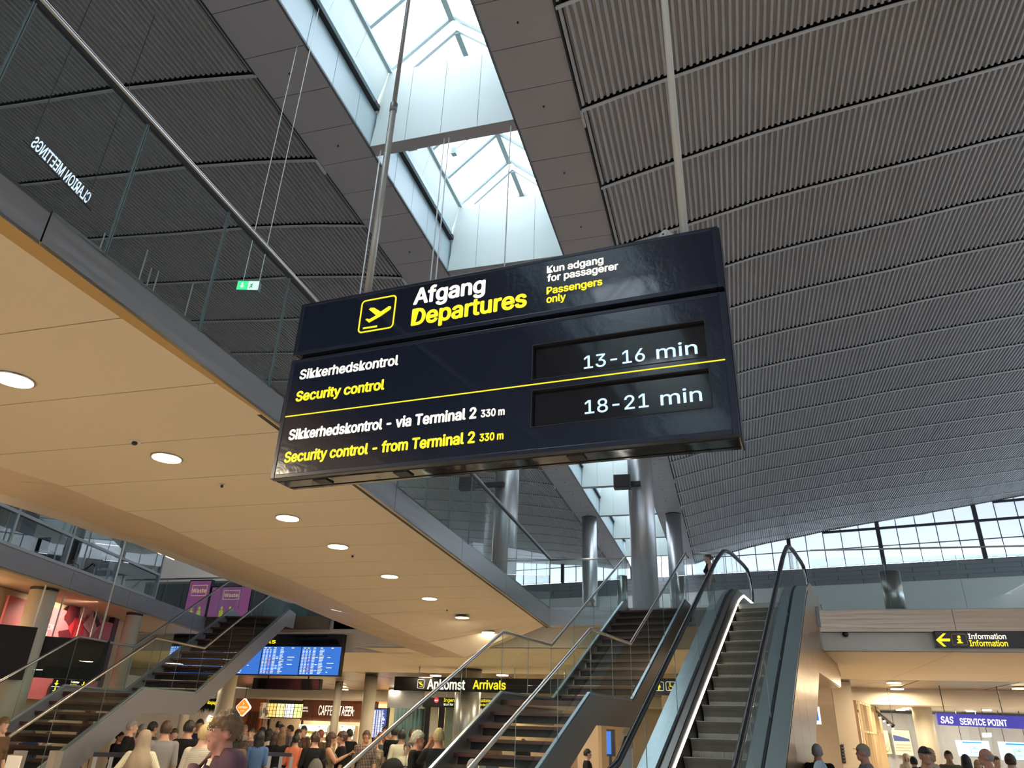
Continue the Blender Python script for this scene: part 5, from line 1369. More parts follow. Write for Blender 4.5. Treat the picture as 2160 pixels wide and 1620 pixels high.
t, x0, x1, z0, z1 = front('cafe_front', 'dark brown wood fascia with lit white cafe lettering', 'shop front', 639, 790, 1473, 1525, wb_, seams=6)
TX(t, 'CAFFE RITAZZA', 671, 745, 1508, 1488, YK, emis('warm_white_letters', (1, .88, .65), 1.2), .0)
TX(t, 'COFFEE', 639, 649, 1495, 1491, YK, M_wl); TX(t, 'FOOD TO GO', 637, 650, 1501, 1498, YK, M_wl)
TX(t, 'KAFFE', 728, 742, 1494, 1490, YK, M_wl); TX(t, 'SANDWICH', 725, 747, 1501, 1497, YK, M_wl)
# chilled display with rows of packs
def shelves(nm, lab, px0, px1, py0, y, z0, m_back, cols, rows=5, seed=1):
    a, b = aty(px0, py0, y), aty(px1, py0, y); t = empty(nm, ((a.x + b.x) / 2, y, 0), lab, 'shelf')
    z1 = a.z; MB().box((a.x, y + .4, 0), (b.x, y + .45, z1)).build('back_panel', m_back, t)
    for sx in (a.x - .04, b.x): MB().box((sx, y, 0), (sx + .04, y + .45, z1)).build('side_panel', M_alum, t)
    random.seed(seed)
    for k in range(rows + 1):
        z = z0 + (z1 - z0) * k / rows; MB().box((a.x, y + .02, z - .025), (b.x, y + .4, z)).build('shelf_board', M_offw, t)
    for k in range(rows):
        z = z0 + (z1 - z0) * k / rows; x = a.x + .06; h_ = (z1 - z0) / rows
        mb = {}
        while x < b.x - .15:
            w_ = random.uniform(.09, .2); c_ = random.choice(cols); mb.setdefault(c_, MB()).box((x, y + .08, z), (x + w_ - .02, y + .3, z + h_ * random.uniform(.4, .8))); x += w_
        for c_, q in mb.items(): tag(q.build('packed_goods', MATS[c_], t), kind='stuff')
    area('shelf_lamp', ((a.x + b.x) / 2, y - .1, z1 + .05), (0, .5, -1), b.x - a.x, .1, 30, (1, .95, .8)); return t
for nm_, c_ in (('pack_white', (.8, .78, .7)), ('pack_green', (.35, .5, .2)), ('pack_yellow', (.8, .6, .15)), ('pack_red', (.6, .08, .05)), ('pack_orange', (.8, .35, .08)), ('pack_dark', (.08, .06, .05))): mat(nm_, c_, .5)
shelves('chilled_shelf', 'bright chilled shelf below the brown cafe fascia', 632, 692, 1528, YK - .6, .6, emis('lit_shelf_back', (.9, .95, .8), .8), ['pack_white', 'pack_green', 'pack_yellow'], 4, 2)
shelves('chilled_shelf', 'narrow chilled shelf between the two pale columns', 718, 748, 1530, YK - .6, .6, emis('lit_shelf_back', (.9, .95, .8), .8), ['pack_white', 'pack_green'], 4, 4)
# menu boards
t, x0, x1, z0, z1 = front('menu_board', 'row of bright yellow lit menu panels over the counter', 'menu board', 568, 636, 1476, 1516, M_dark)
ec = [('menu_orange', (1, .55, .15), 1.0), ('menu_yellow', (1, .8, .3), 1.1), ('menu_white', (.9, .93, .9), 1.2), ('menu_lime', (.95, 1, .3), 1.1)]
for i, (n__, c_, s_) in enumerate(ec):
    xa_ = x0 + (x1 - x0) * i / 4; xb_ = x0 + (x1 - x0) * (i + 1) / 4; MB().box((xa_ + .03, YK - .02, z0 + .05), (xb_ - .03, YK, z1 - .2)).build('lit_panel', emis(n__, c_, s_), t)
gr = MB()
for i in range(11): xx = x0 + (x1 - x0) * i / 10; gr.box((xx - .012, YK - .2, z0), (xx + .012, YK - .18, z1))
for i in range(5): zz = z0 + (z1 - z0) * i / 5; gr.box((x0, YK - .2, zz - .012), (x1, YK - .18, zz + .012))
gr.build('wire_grid', M_dark, t)
t, x0, x1, z0, z1 = front('picture_board', 'pale food picture panel left of the yellow menu panels', 'menu board', 550, 566, 1482, 1516, emis('tan_lit_print', (.6, .45, .25), .5))
blobm = mat('white_print', (.85, .8, .78), .5)
for dx, dz in ((.2, .3), (.5, .5), (.75, .35)): MB().ball((x0 + (x1 - x0) * dx, YK - .02, z0 + (z1 - z0) * dz), .12, .01, .18, 10, 6).build('printed_shape', blobm, t)
t, x0, x1, z0, z1 = front('cafe_front', 'orange brown wood wall behind the orange diamond sign', 'shop front', 498, 545, 1473, 1545, mat('orange_wood', (.45, .13, .04), .45, noise=.2), seams=4)
for k in range(7):
    xx = x0 + (x1 - x0) * (.55 + k * .06); MB().box((xx, YK - .06, z0), (xx + .05, YK, z0 + (z1 - z0) * .62)).build('wood_slat', wb_, t)
# diamond sign
c = aty(513, 1492, 41.0); q = .44
t = empty('diamond_sign', c - Vector((0, 0, q)), 'orange diamond cafe sign with a white border hanging above the crowd', 'sign')
def dia(r_, rad=.1):
    P = []
    for k in range(4):
        a_ = k * math.pi / 2
        for j in range(5):
            b_ = a_ - math.pi / 4 + math.pi / 2 * j / 4; P.append((math.cos(a_) * (r_ - rad) + rad * math.cos(b_), math.sin(a_) * (r_ - rad) + rad * math.sin(b_)))
    return P
MB().prism([(c.x + u_ * 1.0, 41.0, c.z + v__) for u_, v__ in dia(q * 1.12)], (0, .1, 0)).build('border', M_wl, t)
MB().prism([(c.x + u_, 40.98, c.z + v__) for u_, v__ in dia(q * .97)], (0, .02, 0)).build('face', emis('orange_lit_face', (1, .22, .02), 1.0), t)
tb = MB(); text_into(tb, 'CAFFERIA', (c.x - .3, 40.97, c.z - .05), X1, Uz, .6, .1, .02); text_into(tb, 'cafe', (c.x - .12, 40.97, c.z - .22), X1, Uz, .24, .07, 0); tb.build('lettering', M_wl, t)
MB().prism([(c.x + a_, 40.97, c.z + b_) for a_, b_ in [(-.05, .28), (.05, .22), (-.0, .13), (-.03, .16), (.01, .21), (-.07, .26)]], (0, -.003, 0)).build('swirl', M_wl, t)
MB().tube([(c.x, 41.05, c.z + q), (c.x, 41.05, 3.7)], .02, 8).build('hanger', M_dark, t)
# bottle shop further left with plants
shelves('shop_shelf', 'lit bottle shelf under the left stair landing', 350, 470, 1508, YK - .4, .5, emis('warm_shelf_back', (1, .75, .4), .7), ['pack_red', 'pack_orange', 'pack_yellow', 'pack_white', 'pack_dark'], 5, 6)
t = empty('hanging_plants', aty(445, 1500, 42), 'dark green trailing plants hanging above the bottle shelf', 'plant')
A, B = aty(418, 1486, 42), aty(468, 1486, 42); random.seed(9); mb = MB()
for k in range(260):
    x = random.uniform(A.x, B.x); z = A.z + random.uniform(-.1, .1); l_ = random.uniform(.1, .5)
    mb.add([(x, 42 + random.uniform(-.15, .15), z), (x + random.uniform(-.03, .05), 42, z), (x + random.uniform(-.08, .08), 42 + random.uniform(-.1, .1), z - l_)], [(0, 1, 2)])
mb.build('foliage', mat('dark_leaf', (.03, .07, .015), .6), t, kind='stuff')
MB().box((A.x, 41.9, A.z + .1), (B.x, 42.1, A.z + .16)).build('planter', M_dark, t)
for f_ in (.1, .9): xx = A.x + (B.x - A.x) * f_; MB().tube([(xx, 42, A.z + .16), (xx, 42, 3.725)], .015, 6).build('hanger', M_dark, t)
A, B = aty(436, 1486, 40), aty(468, 1476, 40); t = empty('shop_sign', ((A.x + B.x) / 2, 40, A.z), 'black sign with yellow lettering above the trailing plants', 'sign')
MB().box((A.x, 40, A.z - .05), (B.x, 40.12, B.z + .05)).build('casing', M_navyb, t); lettering(t, 'Bagage 5', (A.x + .05, 39.99, A.z + .03), X1, Uz, B.x - A.x - .1, .17, M_yl, .03)
MB().tube([((A.x + B.x) / 2, 40.06, B.z + .05), ((A.x + B.x) / 2, 40.06, 3.7)], .015, 6).build('hanger', M_dark, t)
# display wall and doors right of the cafe
t, x0, x1, z0, z1 = front('departure_display', 'tall blue departure list display behind the crowd', 'display', 788, 812, 1493, 1560, M_black, y=39.6)
MB().box((x0 + .04, 39.58, z0 + .05), (x1 - .04, 39.6, z1 - .05)).build('screen', emis('navy_list_screen', (.05, .07, .28), .7), t)
tw = MB(); random.seed(11)
for i in range(26):
    z = z0 + .1 + (z1 - z0 - .2) * i / 26
    for fx_, w_ in ((.08, .12), (.28, .08), (.42, .14), (.62, .06 + .2 * random.random())): tw.box((x0 + (x1 - x0) * fx_, 39.575, z), (x0 + (x1 - x0) * (fx_ + w_), 39.58, z + .03))
tw.build('screen_text', wt, t, kind='stuff')
t, x0, x1, z0, z1 = front('glass_partition', 'glass partition with curtained room behind the crowd', 'partition', 817, 887, 1493, 1600, glassmat('partition_glass', (.7, .8, .8), .1), y=40, dep=.02)
mb = MB(); vs = []; n = 40
for k in range(n + 1): xx = x0 + (x1 - x0) * k / n; vs += [(xx, 41 + .06 * math.sin(k * 1.5), 0), (xx, 41 + .06 * math.sin(k * 1.5), 3.2)]
mb.add(vs, [(2 * k, 2 * k + 2, 2 * k + 3, 2 * k + 1) for k in range(n)]); tag(mb.build('curtain', mat('pale_blue_curtain', (.45, .52, .55), .6), smooth=True), 'pale blue curtain behind the glass partition', 'curtain')
MB().box((x0, 39.95, z1), (x1, 40.1, 3.7)).build('head_panel', M_gpan, t)
ds_ = empty('door_1', (-10, 38, 0), kind='structure')
for px0, px1, m in ((893, 903, M_black), (905, 920, M_offw), (922, 934, M_black), (936, 956, mat('green_grey_glass', (.25, .32, .26), .2)), (1014, 1040, mat('green_grey_glass', (.25, .32, .26), .2)), (1041, 1085, M_beige)):
    a, b = aty(px0, 1550, 38), aty(px1, 1550, 38); MB().box((a.x, 38, 0), (b.x, 38.1, 2.75)).build('door_leaf', m, ds_)
a, b = aty(890, 1550, 38), aty(1090, 1550, 38); MB().box((a.x, 37.95, 2.75), (b.x, 38.15, 3.7)).build('door_head', M_offw, ds_)
P = [aty(x, y, 23.0) for x, y in [(1601, 1500), (1621, 1501), (1617, 1526), (1598, 1525)]]
t = empty('hanging_display', (P[2] + P[3]) / 2, 'small blue hanging panel seen through the right escalator glass', 'display')
MB().prism([P[3], P[2], P[1], P[0]], (0, .06, 0)).build('panel', emis('violet_blue_panel', (.16, .16, .50), .4), t)
MB().tube([(P[0] + P[1]) / 2, Vector(((P[0].x + P[1].x) / 2, 23.0, 3.7))], .015, 6).build('hanger', M_dark, t)
# kiosk panels between the stair and escalator
P = [aty(x, y, 21.0) for x, y in [(1279, 1538), (1295, 1538), (1299, 1595), (1281, 1595)]]
t = empty('wall_display', (P[2] + P[3]) / 2, 'narrow black display with a blue screen under the right stair landing', 'display')
MB().box((P[0].x, 21.0, P[3].z), (P[1].x + .02, 21.12, P[0].z)).build('casing', M_black, t)
MB().box((P[0].x, 20.985, P[3].z + .05), (P[0].x + .12, 21.0, P[0].z - .05)).build('screen', blue, t)
MB().box((P[0].x + .05, 21.03, 0), (P[0].x + .12, 21.1, P[3].z)).build('stand', M_black, t)
p = aty(1330, 1600, 16.0)
k_ = empty('service_kiosk', (p.x, 16.0, 0), 'grey self-service kiosk with rounded white head beside the escalator foot', 'kiosk')
P = [aty(x, y, 16.0) for x, y in [(1308, 1579), (1338, 1579), (1333, 1545), (1330, 1534), (1322, 1531), (1314, 1538), (1308, 1555)]]
MB().prism(list(reversed(P)), (0, .1, 0)).build('head', M_colw, k_)
MB().prism([aty(x, y, 15.97) for x, y in [(1310, 1576), (1322, 1577), (1330, 1550), (1318, 1553)]], (0, -.02, 0)).build('screen', M_scr, k_)
MB().box((P[0].x + .02, 16.0, 0), (P[1].x - .05, 16.1, P[0].z)).build('pedestal', M_alum, k_); MB().box((P[0].x - .05, 15.85, 0), (P[1].x + .05, 16.3, .05)).build('foot', M_gpan, k_)
# grey waste bins by the left stair foot
for px, lab in ((40, 'steel post with a white notice at the lower left corner'), (60, 'steel post at the foot of the left stair')):
    c = aty(px if px == 40 else 116, 1600, 7.6); t = empty('steel_post', (c.x, 7.6, 0), lab, 'post')
    tz = aty(px if px == 40 else 116, 1583, 7.6).z
    MB().box((c.x - .05, 7.55, 0), (c.x + .05, 7.65, tz)).build('post', M_tube, t); MB().box((c.x - .09, 7.5, 0), (c.x + .09, 7.7, .02)).build('foot_plate', M_tube, t)
    if px == 40: MB().box((c.x - .1, 7.53, tz - .3), (c.x + .1, 7.545, tz - .05)).build('notice', M_offw, t)
# ================================================================== PEOPLE
def skin_mesh(nodes, edges, sub=1, root=0):
    """nodes: (x,y,z,rx,ry)"""
    me = bpy.data.meshes.new('sk'); me.from_pydata([n[:3] for n in nodes], edges, []); o = bpy.data.objects.new('sk', me); COL.objects.link(o)
    o.modifiers.new('s', 'SKIN')
    for i, n in enumerate(nodes):
        d = me.skin_vertices[0].data[i]; d.radius = (n[3], n[4] if len(n) > 4 else n[3]); d.use_root = (i == root)
    m = o.modifiers.new('u', 'SUBSURF'); m.levels = sub; m.render_levels = sub
    dg = bpy.context.evaluated_depsgraph_get(); r = bpy.data.meshes.new_from_object(o.evaluated_get(dg))
    out = ([v.co.copy() for v in r.vertices], [tuple(p.vertices) for p in r.polygons])
    used = sorted({i for f in out[1] for i in f}); mp_ = {i: j for j, i in enumerate(used)}
    out = ([out[0][i] for i in used], [tuple(mp_[i] for i in f) for f in out[1]])
    bpy.data.objects.remove(o); bpy.data.meshes.remove(me); bpy.data.meshes.remove(r); return out
def remesh(vs, fs, voxel):
    me = bpy.data.meshes.new('rm'); me.from_pydata(vs, [], fs); o = bpy.data.objects.new('rm', me); COL.objects.link(o)
    m = o.modifiers.new('r', 'REMESH'); m.mode = 'VOXEL'; m.voxel_size = voxel; m.adaptivity = 0
    s = o.modifiers.new('sm', 'SMOOTH'); s.iterations = 2; s.factor = .5
    dg = bpy.context.evaluated_depsgraph_get(); r = bpy.data.meshes.new_from_object(o.evaluated_get(dg))
    out = ([v.co.copy() for v in r.vertices], [tuple(p.vertices) for p in r.polygons])
    bpy.data.objects.remove(o); bpy.data.meshes.remove(me); bpy.data.meshes.remove(r); return out
# one hand: palm along -Z, thumb towards +X side; origin at the wrist
def hand_geo():
    n = [(0, 0, 0, .022, .016), (0, 0, -.045, .034, .014), (0, 0, -.085, .036, .013)]; e_ = [(0, 1), (1, 2)]
    for x, l_ in ((-.030, .062), (-.010, .078), (.010, .083), (.029, .074)):
        i = len(n); n += [(x, 0, -.088, .009), (x * 1.05, -.006, -.088 - l_ * .5, .008), (x * 1.05, -.022, -.088 - l_ * .95, .0065)]; e_ += [(2, i), (i, i + 1), (i + 1, i + 2)]
    i = len(n); n += [(.040, -.008, -.045, .010), (.058, -.018, -.075, .009), (.058, -.026, -.098, .0075)]; e_ += [(1, i), (i, i + 1), (i + 1, i + 2)]
    return skin_mesh(n, e_, 1, 0)
HAND = hand_geo()
def head_geo():
    """head centre at origin, chin -.12, crown +.12; face towards -Y"""
    mb = MB().ball((0, .012, .018), .076, .096, .105, 22, 16)
    vs = []
    for v in mb.v:
        x, y, z = v
        if z < -.01: k = min(1, (-.01 - z) / .08); x *= 1 - .28 * k; y = y * (1 - .1 * k) - .012 * k
        vs.append(Vector((x, y, z)))
    mb.v = vs
    mb.ball((0, -.058, -.072), .044, .036, .042, 12, 8)                                    # jaw and chin
    mb.add([(-.006, -.083, .022), (.006, -.083, .022), (.017, -.088, -.028), (-.017, -.088, -.028), (0, -.118, -.022), (0, -.075, -.035)], [(0, 1, 4), (1, 2, 4), (2, 5, 4), (5, 3, 4), (3, 0, 4), (0, 3, 5, 2, 1)])  # nose
    for s in (-1, 1): mb.ball((.079 * s, .01, -.012), .011, .022, .032, 8, 6); mb.ball((.034 * s, -.066, .035), .026, .016, .012, 8, 6)
    mb.ball((0, -.082, -.053), .026, .012, .013, 10, 6)
    return mb.v, mb.f
HEADG = head_geo()
ARMS = {'down': [(.225, .01, 1.13), (.245, -.06, .88)], 'bent': [(.235, .03, 1.14), (.13, -.20, 1.12)], 'cross': [(.23, .0, 1.15), (.02, -.22, 1.16)],
        'hip': [(.36, .06, 1.17), (.20, .02, 1.00)], 'raise': [(.30, -.10, 1.30), (.17, -.12, 1.56)], 'out': [(.21, -.16, 1.22), (.12, -.40, 1.36)], 'back': [(.24, .08, 1.14), (.19, .06, .9)]}
PBODY = {}
def limb(mb, pts, seg=14):
    """closed tapering tube along pts [(x,y,z,r)] with rounded ends, densely ringed"""
    P = []
    for i in range(len(pts) - 1):
        a, b = pts[i], pts[i + 1]
        for k in range(4): t = k / 4; P.append([a[q] * (1 - t) + b[q] * t for q in range(4)])
    P.append(list(pts[-1])); n = len(P); ref = None; vs = []
    for i in range(n):
        d = (Vector(P[min(i + 1, n - 1)][:3]) - Vector(P[max(i - 1, 0)][:3])).normalized()
        if ref is None: ref = d.orthogonal().normalized()
        u = (ref - d * ref.dot(d)).normalized(); w = d.cross(u); ref = u
        vs += [Vector(P[i][:3]) + (u * math.cos(2 * math.pi * k / seg) + w * math.sin(2 * math.pi * k / seg)) * P[i][3] for k in range(seg)]
    fs = [tuple(range(seg)), tuple(reversed([(n - 1) * seg + k for k in range(seg)]))]
    for i in range(n - 1):
        for k in range(seg): fs.append((i * seg + k, (i + 1) * seg + k, (i + 1) * seg + (k + 1) % seg, i * seg + (k + 1) % seg))
    mb.add(vs, fs)
    for q in (pts[0], pts[-1]): mb.ball(q[:3], q[3], q[3], q[3], 14, 10)
    for q in pts[1:-1]: mb.ball(q[:3], q[3], q[3], q[3], 14, 10)
def torso(mb, prof, seg=26):
    vs = []; n = len(prof)
    for x, y, z, rx, ry in prof:
        for k in range(seg):
            a = 2 * math.pi * k / seg; c, s_ = math.cos(a), math.sin(a)
            vs.append((x + rx * math.copysign(abs(c) ** .85, c), y + ry * math.copysign(abs(s_) ** .85, s_), z))
    fs = [tuple(reversed(range(seg))), tuple((n - 1) * seg + k for k in range(seg))]
    for i in range(n - 1):
        for k in range(seg): fs.append((i * seg + k, i * seg + (k + 1) % seg, (i + 1) * seg + (k + 1) % seg, (i + 1) * seg + k))
    mb.add(vs, fs)
def body(sex, aL, aR, lean=0, turn=0):
    key = (sex, aL, aR, lean, turn)
    if key in PBODY: return PBODY[key]
    w_ = 1.0 if sex == 'm' else .88; hp = 1.0 if sex == 'm' else 1.06
    mb = MB(); arms = []
    torso(mb, [(0, .01, .80, .13 * hp, .10), (0, .01, .90, .175 * hp, .118), (0, .008, 1.0, .160 * hp, .112), (0, 0, 1.10, .140 * w_, .100), (0, -.002, 1.22, .158 * w_, .112), (0, 0, 1.33, .175 * w_, .120), (0, .006, 1.41, .178 * w_, .105), (0, .012, 1.455, .140 * w_, .082), (0, .014, 1.49, .100, .072), (0, .010, 1.53, .066, .064), (0, .0, 1.60, .056, .060)])
    if sex == 'f':
        for s in (-1, 1): mb.ball((.075 * s, -.095, 1.30), .062, .055, .062, 14, 10)
    for s, a in ((-1, aL), (1, aR)):
        el, wr = ARMS[a]; sh = Vector((.176 * w_ * s, .014, 1.425))
        el = Vector((el[0] * w_ * s, el[1], el[2])); wr = Vector((wr[0] * w_ * s, wr[1], wr[2])); k = .5 + .5 * w_
        limb(mb, [(*(sh * .55 + Vector((0, .007, .64))), .050), (*sh, .060 * k), (*(sh * .5 + el * .5), .050 * k), (*el, .042 * k), (*(el * .7 + wr * .3), .043 * k), (*wr, .026 * k)])
        arms.append((sh, el, wr))
    for s in (-1, 1):
        limb(mb, [(.088 * s, .008, .86, .095), (.095 * s, 0, .68, .080), (.10 * s, -.005, .49, .060), (.103 * s, .012, .34, .060), (.105 * s, .02, .10, .040)])
        limb(mb, [(.107 * s, .03, .045, .042), (.112 * s, -.06, .040, .044), (.118 * s, -.15, .030, .032)])
    vs, fs = mb.v, mb.f
    c, s_ = math.cos(turn), math.sin(turn)
    hv = [Vector((v.x * c - v.y * s_, v.x * s_ + v.y * c, v.z)) + Vector((0, -.012, 1.648)) for v in [q * 1.05 for q in HEADG[0]]]
    n = len(vs); vs = vs + hv; fs = fs + [tuple(n + q for q in f) for f in HEADG[1]]
    vs, fs = remesh(vs, fs, .0125)
    mi = []
    segs = []
    for sh, el, wr in arms: segs.append((sh, el, 5)); segs.append((el, wr, 4))
    def dseg(p, a, b):
        ab = b - a; t = max(0, min(1, (p - a).dot(ab) / ab.dot(ab))); return (p - a - ab * t).length, t
    outv = list(vs)
    push = {}
    for f in fs:
        cc = sum((vs[q] for q in f), Vector()) / len(f)
        k = 1
        if cc.z > 1.492 + (.0 if cc.y > -.02 else -.012) and abs(cc.x) < .12: k = 0
        elif cc.z < .055 or (cc.z < .09 and cc.y < -.0): k = 3
        elif cc.z < .93 and abs(cc.x) < .21: k = 2
        best = min(((dseg(cc, a, b)[0], sl) for a, b, sl in segs), key=lambda q: q[0])
        if best[0] < (.075 if best[1] == 5 else .058) and abs(cc.x) > (.16 * w_ if best[1] == 5 else .0) and not (k == 0 and abs(cc.x) < .1): k = best[1]
        mi.append(k)
    # garments stand a little proud of the skin
    me0 = bpy.data.meshes.new('b'); me0.from_pydata(vs, [], fs); me0.update(); nrm_ = [v.normal.copy() for v in me0.vertices]; bpy.data.meshes.remove(me0)
    cl = {}
    for f, k in zip(fs, mi):
        for q in f: cl.setdefault(q, set()).add(k)
    for q, ks in cl.items():
        if not (ks & {0, 4, 3}): outv[q] = vs[q] + nrm_[q] * .011
    # hands
    hm = len(outv)
    for (sh, el, wr), s in zip(arms, (-1, 1)):
        d = (wr - el).normalized(); zax = -d; x_ = Vector((-s, -.4, 0)); x_ = (x_ - zax * x_.dot(zax)).normalized(); y_ = zax.cross(x_)
        M_ = Matrix((x_, y_, zax)).transposed(); n = len(outv)
        outv += [wr - d * .012 + M_ @ v for v in HAND[0]]; fs += [tuple(n + q for q in f) for f in HAND[1]]; mi += [0] * len(HAND[1])
    me = bpy.data.meshes.new('body'); me.from_pydata(outv, [], fs)
    for k in range(6): me.materials.append(M_gpan)
    me.polygons.foreach_set('material_index', mi); me.polygons.foreach_set('use_smooth', [True] * len(fs)); me.update()
    PBODY[key] = me; return me
# hair, hats: meshes in head space (head centre at origin, face towards -Y)
from mathutils import noise as mnoise
def shell(scale, cut, front=.0, extra=None, lump=0, seed=0, freq=38):
    mb = MB().ball((0, .014, .02), .084 * scale, .104 * scale, .114 * scale, 46, 34)
    c0 = Vector((0, .014, .02)); nv = []
    for v in mb.v:
        d = (v - c0).normalized(); nv.append(v + d * (lump * (mnoise.noise(v * freq + Vector((seed, 0, 0))) + .5 * mnoise.noise(v * freq * 2.3)) + .002 * abs(math.sin(math.atan2(v.y, v.x) * 24))))
    mb.v = nv; keep = []
    for f in mb.f:
        c = sum((mb.v[i] for i in f), Vector()) / len(f)
        fr_ = max(0, min(1, (-c.y - .005) / .055))                 # 0 at the ears, 1 at the forehead
        line = cut + .095 * fr_ + front * fr_ + .008 * mnoise.noise(c * 30)
        if abs(c.x) > .06 and -.03 < c.y < .02: line = max(line, .02)   # round the ears
        if c.z > line: keep.append(f)
    mb.f = keep; mb.m = [0] * len(keep)
    if extra: extra(mb)
    return mb
def _long(mb):
    n = 30; rows = 13; vs = []
    for j in range(rows):
        z = .05 - j * .034; w_ = .090 + .012 * min(1, j / 4) - .004 * max(0, j - 7)
        for k in range(n):
            a = math.pi * (-.06 + 1.12 * k / (n - 1)); q = 1 + .05 * math.sin(k * 2.1 + j * .25) + .05 * mnoise.noise(Vector((k * .4, j * .5, 0)))
            vs.append((w_ * q * math.cos(a), .015 + (.088 + .012 * min(1, j / 5)) * q * math.sin(a), z - .012 * math.sin(k * 1.3)))
    mb.add(vs, [(j * n + k, j * n + k + 1, (j + 1) * n + k + 1, (j + 1) * n + k) for j in range(rows - 1) for k in range(n - 1)])
def _bun(mb): mb.ball((0, .125, .05), .035, .032, .035, 12, 8)
def _tail(mb): mb.tube([(0, .11, .04), (0, .145, .02), (0, .14, -.06), (0, .12, -.14)], .028, 8, r2=.01)
def _cap(mb):
    mb.prism([(.075 * math.cos(math.pi * (1 + k / 10)), -.06 + .085 * math.sin(math.pi * (1 + k / 10)), .052) for k in range(11)], (0, -.0, .008))
def hijab():
    mb = MB(); prof = [(.0, .142), (.05, .132), (.088, .09), (.103, .03), (.105, -.03), (.104, -.09), (.118, -.14), (.155, -.20), (.19, -.28), (.20, -.38), (.19, -.50)]
    n = 26; vs = []
    for r_, z in prof:
        for k in range(n):
            a = 2 * math.pi * k / n; q = 1 + (.05 * math.sin(7 * a + z * 16) + .02 * math.sin(13 * a) if z < -.1 else .02 * math.sin(5 * a + z * 30))
            vs.append((r_ * q * math.cos(a), .012 + r_ * q * 1.08 * math.sin(a), z))
    fs = []
    for j in range(len(prof) - 1):
        for k in range(n):
            a = 2 * math.pi * (k + .5) / n
            if -.09 < prof[j][1] + .0 < .085 and abs(a - 1.5 * math.pi) < .62: continue
            fs.append((j * n + k, j * n + (k + 1) % n, (j + 1) * n + (k + 1) % n, (j + 1) * n + k))
    return mb.add(vs, fs)
HAIRS = {'short': shell(1.06, -.045, .0, seed=1, lump=.006), 'curly': shell(1.13, -.045, -.01, lump=.016, seed=2), 'fringe': shell(1.04, -.05), 'thin': shell(1.035, -.05, .015, lump=.002, seed=4),
         'long': shell(1.08, -.05, 0, _long, .004, 3), 'longcurly': shell(1.17, -.05, 0, _long, .016, 5), 'bun': shell(1.05, -.05, 0, _bun, .003), 'tail': shell(1.05, -.05, 0, _tail, .003), 'cap': shell(1.08, .04, -.09, _cap), 'hijab': hijab(), 'white': shell(1.12, -.045, 0, None, .010, 8)}
# bald top for 'fringe'
_f = HAIRS['fringe']; _f.f = [f for f in _f.f if (sum((_f.v[i] for i in f), Vector()) / len(f)).z < .045]; _f.m = [0] * len(_f.f)
HM = {}
def hair_mesh(k):
    if k not in HM: HM[k] = HAIRS[k].mesh('hair', M_black, Vector((0, 0, 0)), True)
    return HM[k]
def face_mesh():
    mb = MB()
    for s in (-1, 1):
        mb.ball((.031 * s, -.079, .014), .013, .008, .008, 10, 6, 0); mb.ball((.031 * s, -.086, .014), .006, .003, .006, 8, 5, 1)
        mb.obox((.031 * s - .017, -.090, .032), (.034, 0, 0), (0, .008, 0), (0, 0, .006), 1)
    mb.ball((0, -.094, -.052), .022, .004, .0055, 10, 6, 2); mb.obox((-.02, -.098, -.0525), (.04, 0, 0), (0, .003, 0), (0, 0, .0015), 1)
    return mb.mesh('face', [mat('eye_white', (.75, .73, .70), .3), mat('dark_iris_and_brow', (.03, .02, .015), .5), mat('lip_skin', (.42, .16, .13), .5)], Vector((0, 0, 0)), True)
FACE = face_mesh()
SK = {'a': mat('skin_light', (.62, .36, .26), .5), 'b': mat('skin_tan', (.46, .24, .15), .5), 'c': mat('skin_ruddy', (.55, .25, .17), .5)}
def cloth(n, c, **k): return mat('cloth_' + n, c, .85, spec=.2, **k)
CL = {k: cloth(k, c, bump=.1, bscale=30) for k, c in dict(black=(.012, .012, .014), grey=(.22, .21, .21), dgrey=(.07, .07, .075), cream=(.66, .60, .46), white=(.72, .72, .70), orange=(.62, .18, .10), blue=(.07, .14, .30), lblue=(.30, .40, .52), olive=(.16, .14, .08), brown=(.14, .08, .05), plum=(.12, .06, .08), beige=(.50, .41, .30), green=(.05, .13, .08), navy=(.02, .03, .07), red=(.45, .03, .04), denim=(.06, .09, .15), pink=(.55, .25, .25), tan=(.30, .235, .17)).items()}
def pattern(name, c1, c2, sx, sz, kind_='check'):
    m = mat('cloth_' + name, c1, .85); t = m.node_tree; b = t.nodes['Principled BSDF']; tc = t.nodes.new('ShaderNodeTexCoord')
    w1 = t.nodes.new('ShaderNodeTexWave'); w1.inputs['Scale'].default_value = sx; w1.bands_direction = 'X' if kind_ != 'hstripe' else 'Z'
    w2 = t.nodes.new('ShaderNodeTexWave'); w2.inputs['Scale'].default_value = sz; w2.bands_direction = 'Z'
    mx = t.nodes.new('ShaderNodeMix'); mx.data_type = 'RGBA'; mx.inputs['A'].default_value = (*c1, 1); mx.inputs['B'].default_value = (*c2, 1)
    ad = t.nodes.new('ShaderNodeMath'); ad.operation = 'MULTIPLY' if kind_ == 'check' else 'MAXIMUM'
    for w_ in (w1, w2): t.links.new(tc.outputs['Object'], w_.inputs['Vector'])
    gt = t.nodes.new('ShaderNodeMath'); gt.operation = 'GREATER_THAN'; gt.inputs[1].default_value = .35
    t.links.new(w1.outputs['Fac'], ad.inputs[0])
    if kind_ == 'check': t.links.new(w2.outputs['Fac'], ad.inputs[1])
    else: ad.inputs[1].default_value = 0
    t.links.new(ad.outputs[0], gt.inputs[0]); t.links.new(gt.outputs[0], mx.inputs['Factor']); t.links.new(mx.outputs['Result'], b.inputs['Base Color']); return m
CL['check'] = pattern('check', (.40, .36, .30), (.56, .52, .42), 14, 14)
CL['stripe'] = pattern('stripe', (.30, .25, .12), (.72, .68, .55), 22, 22, 'stripe')
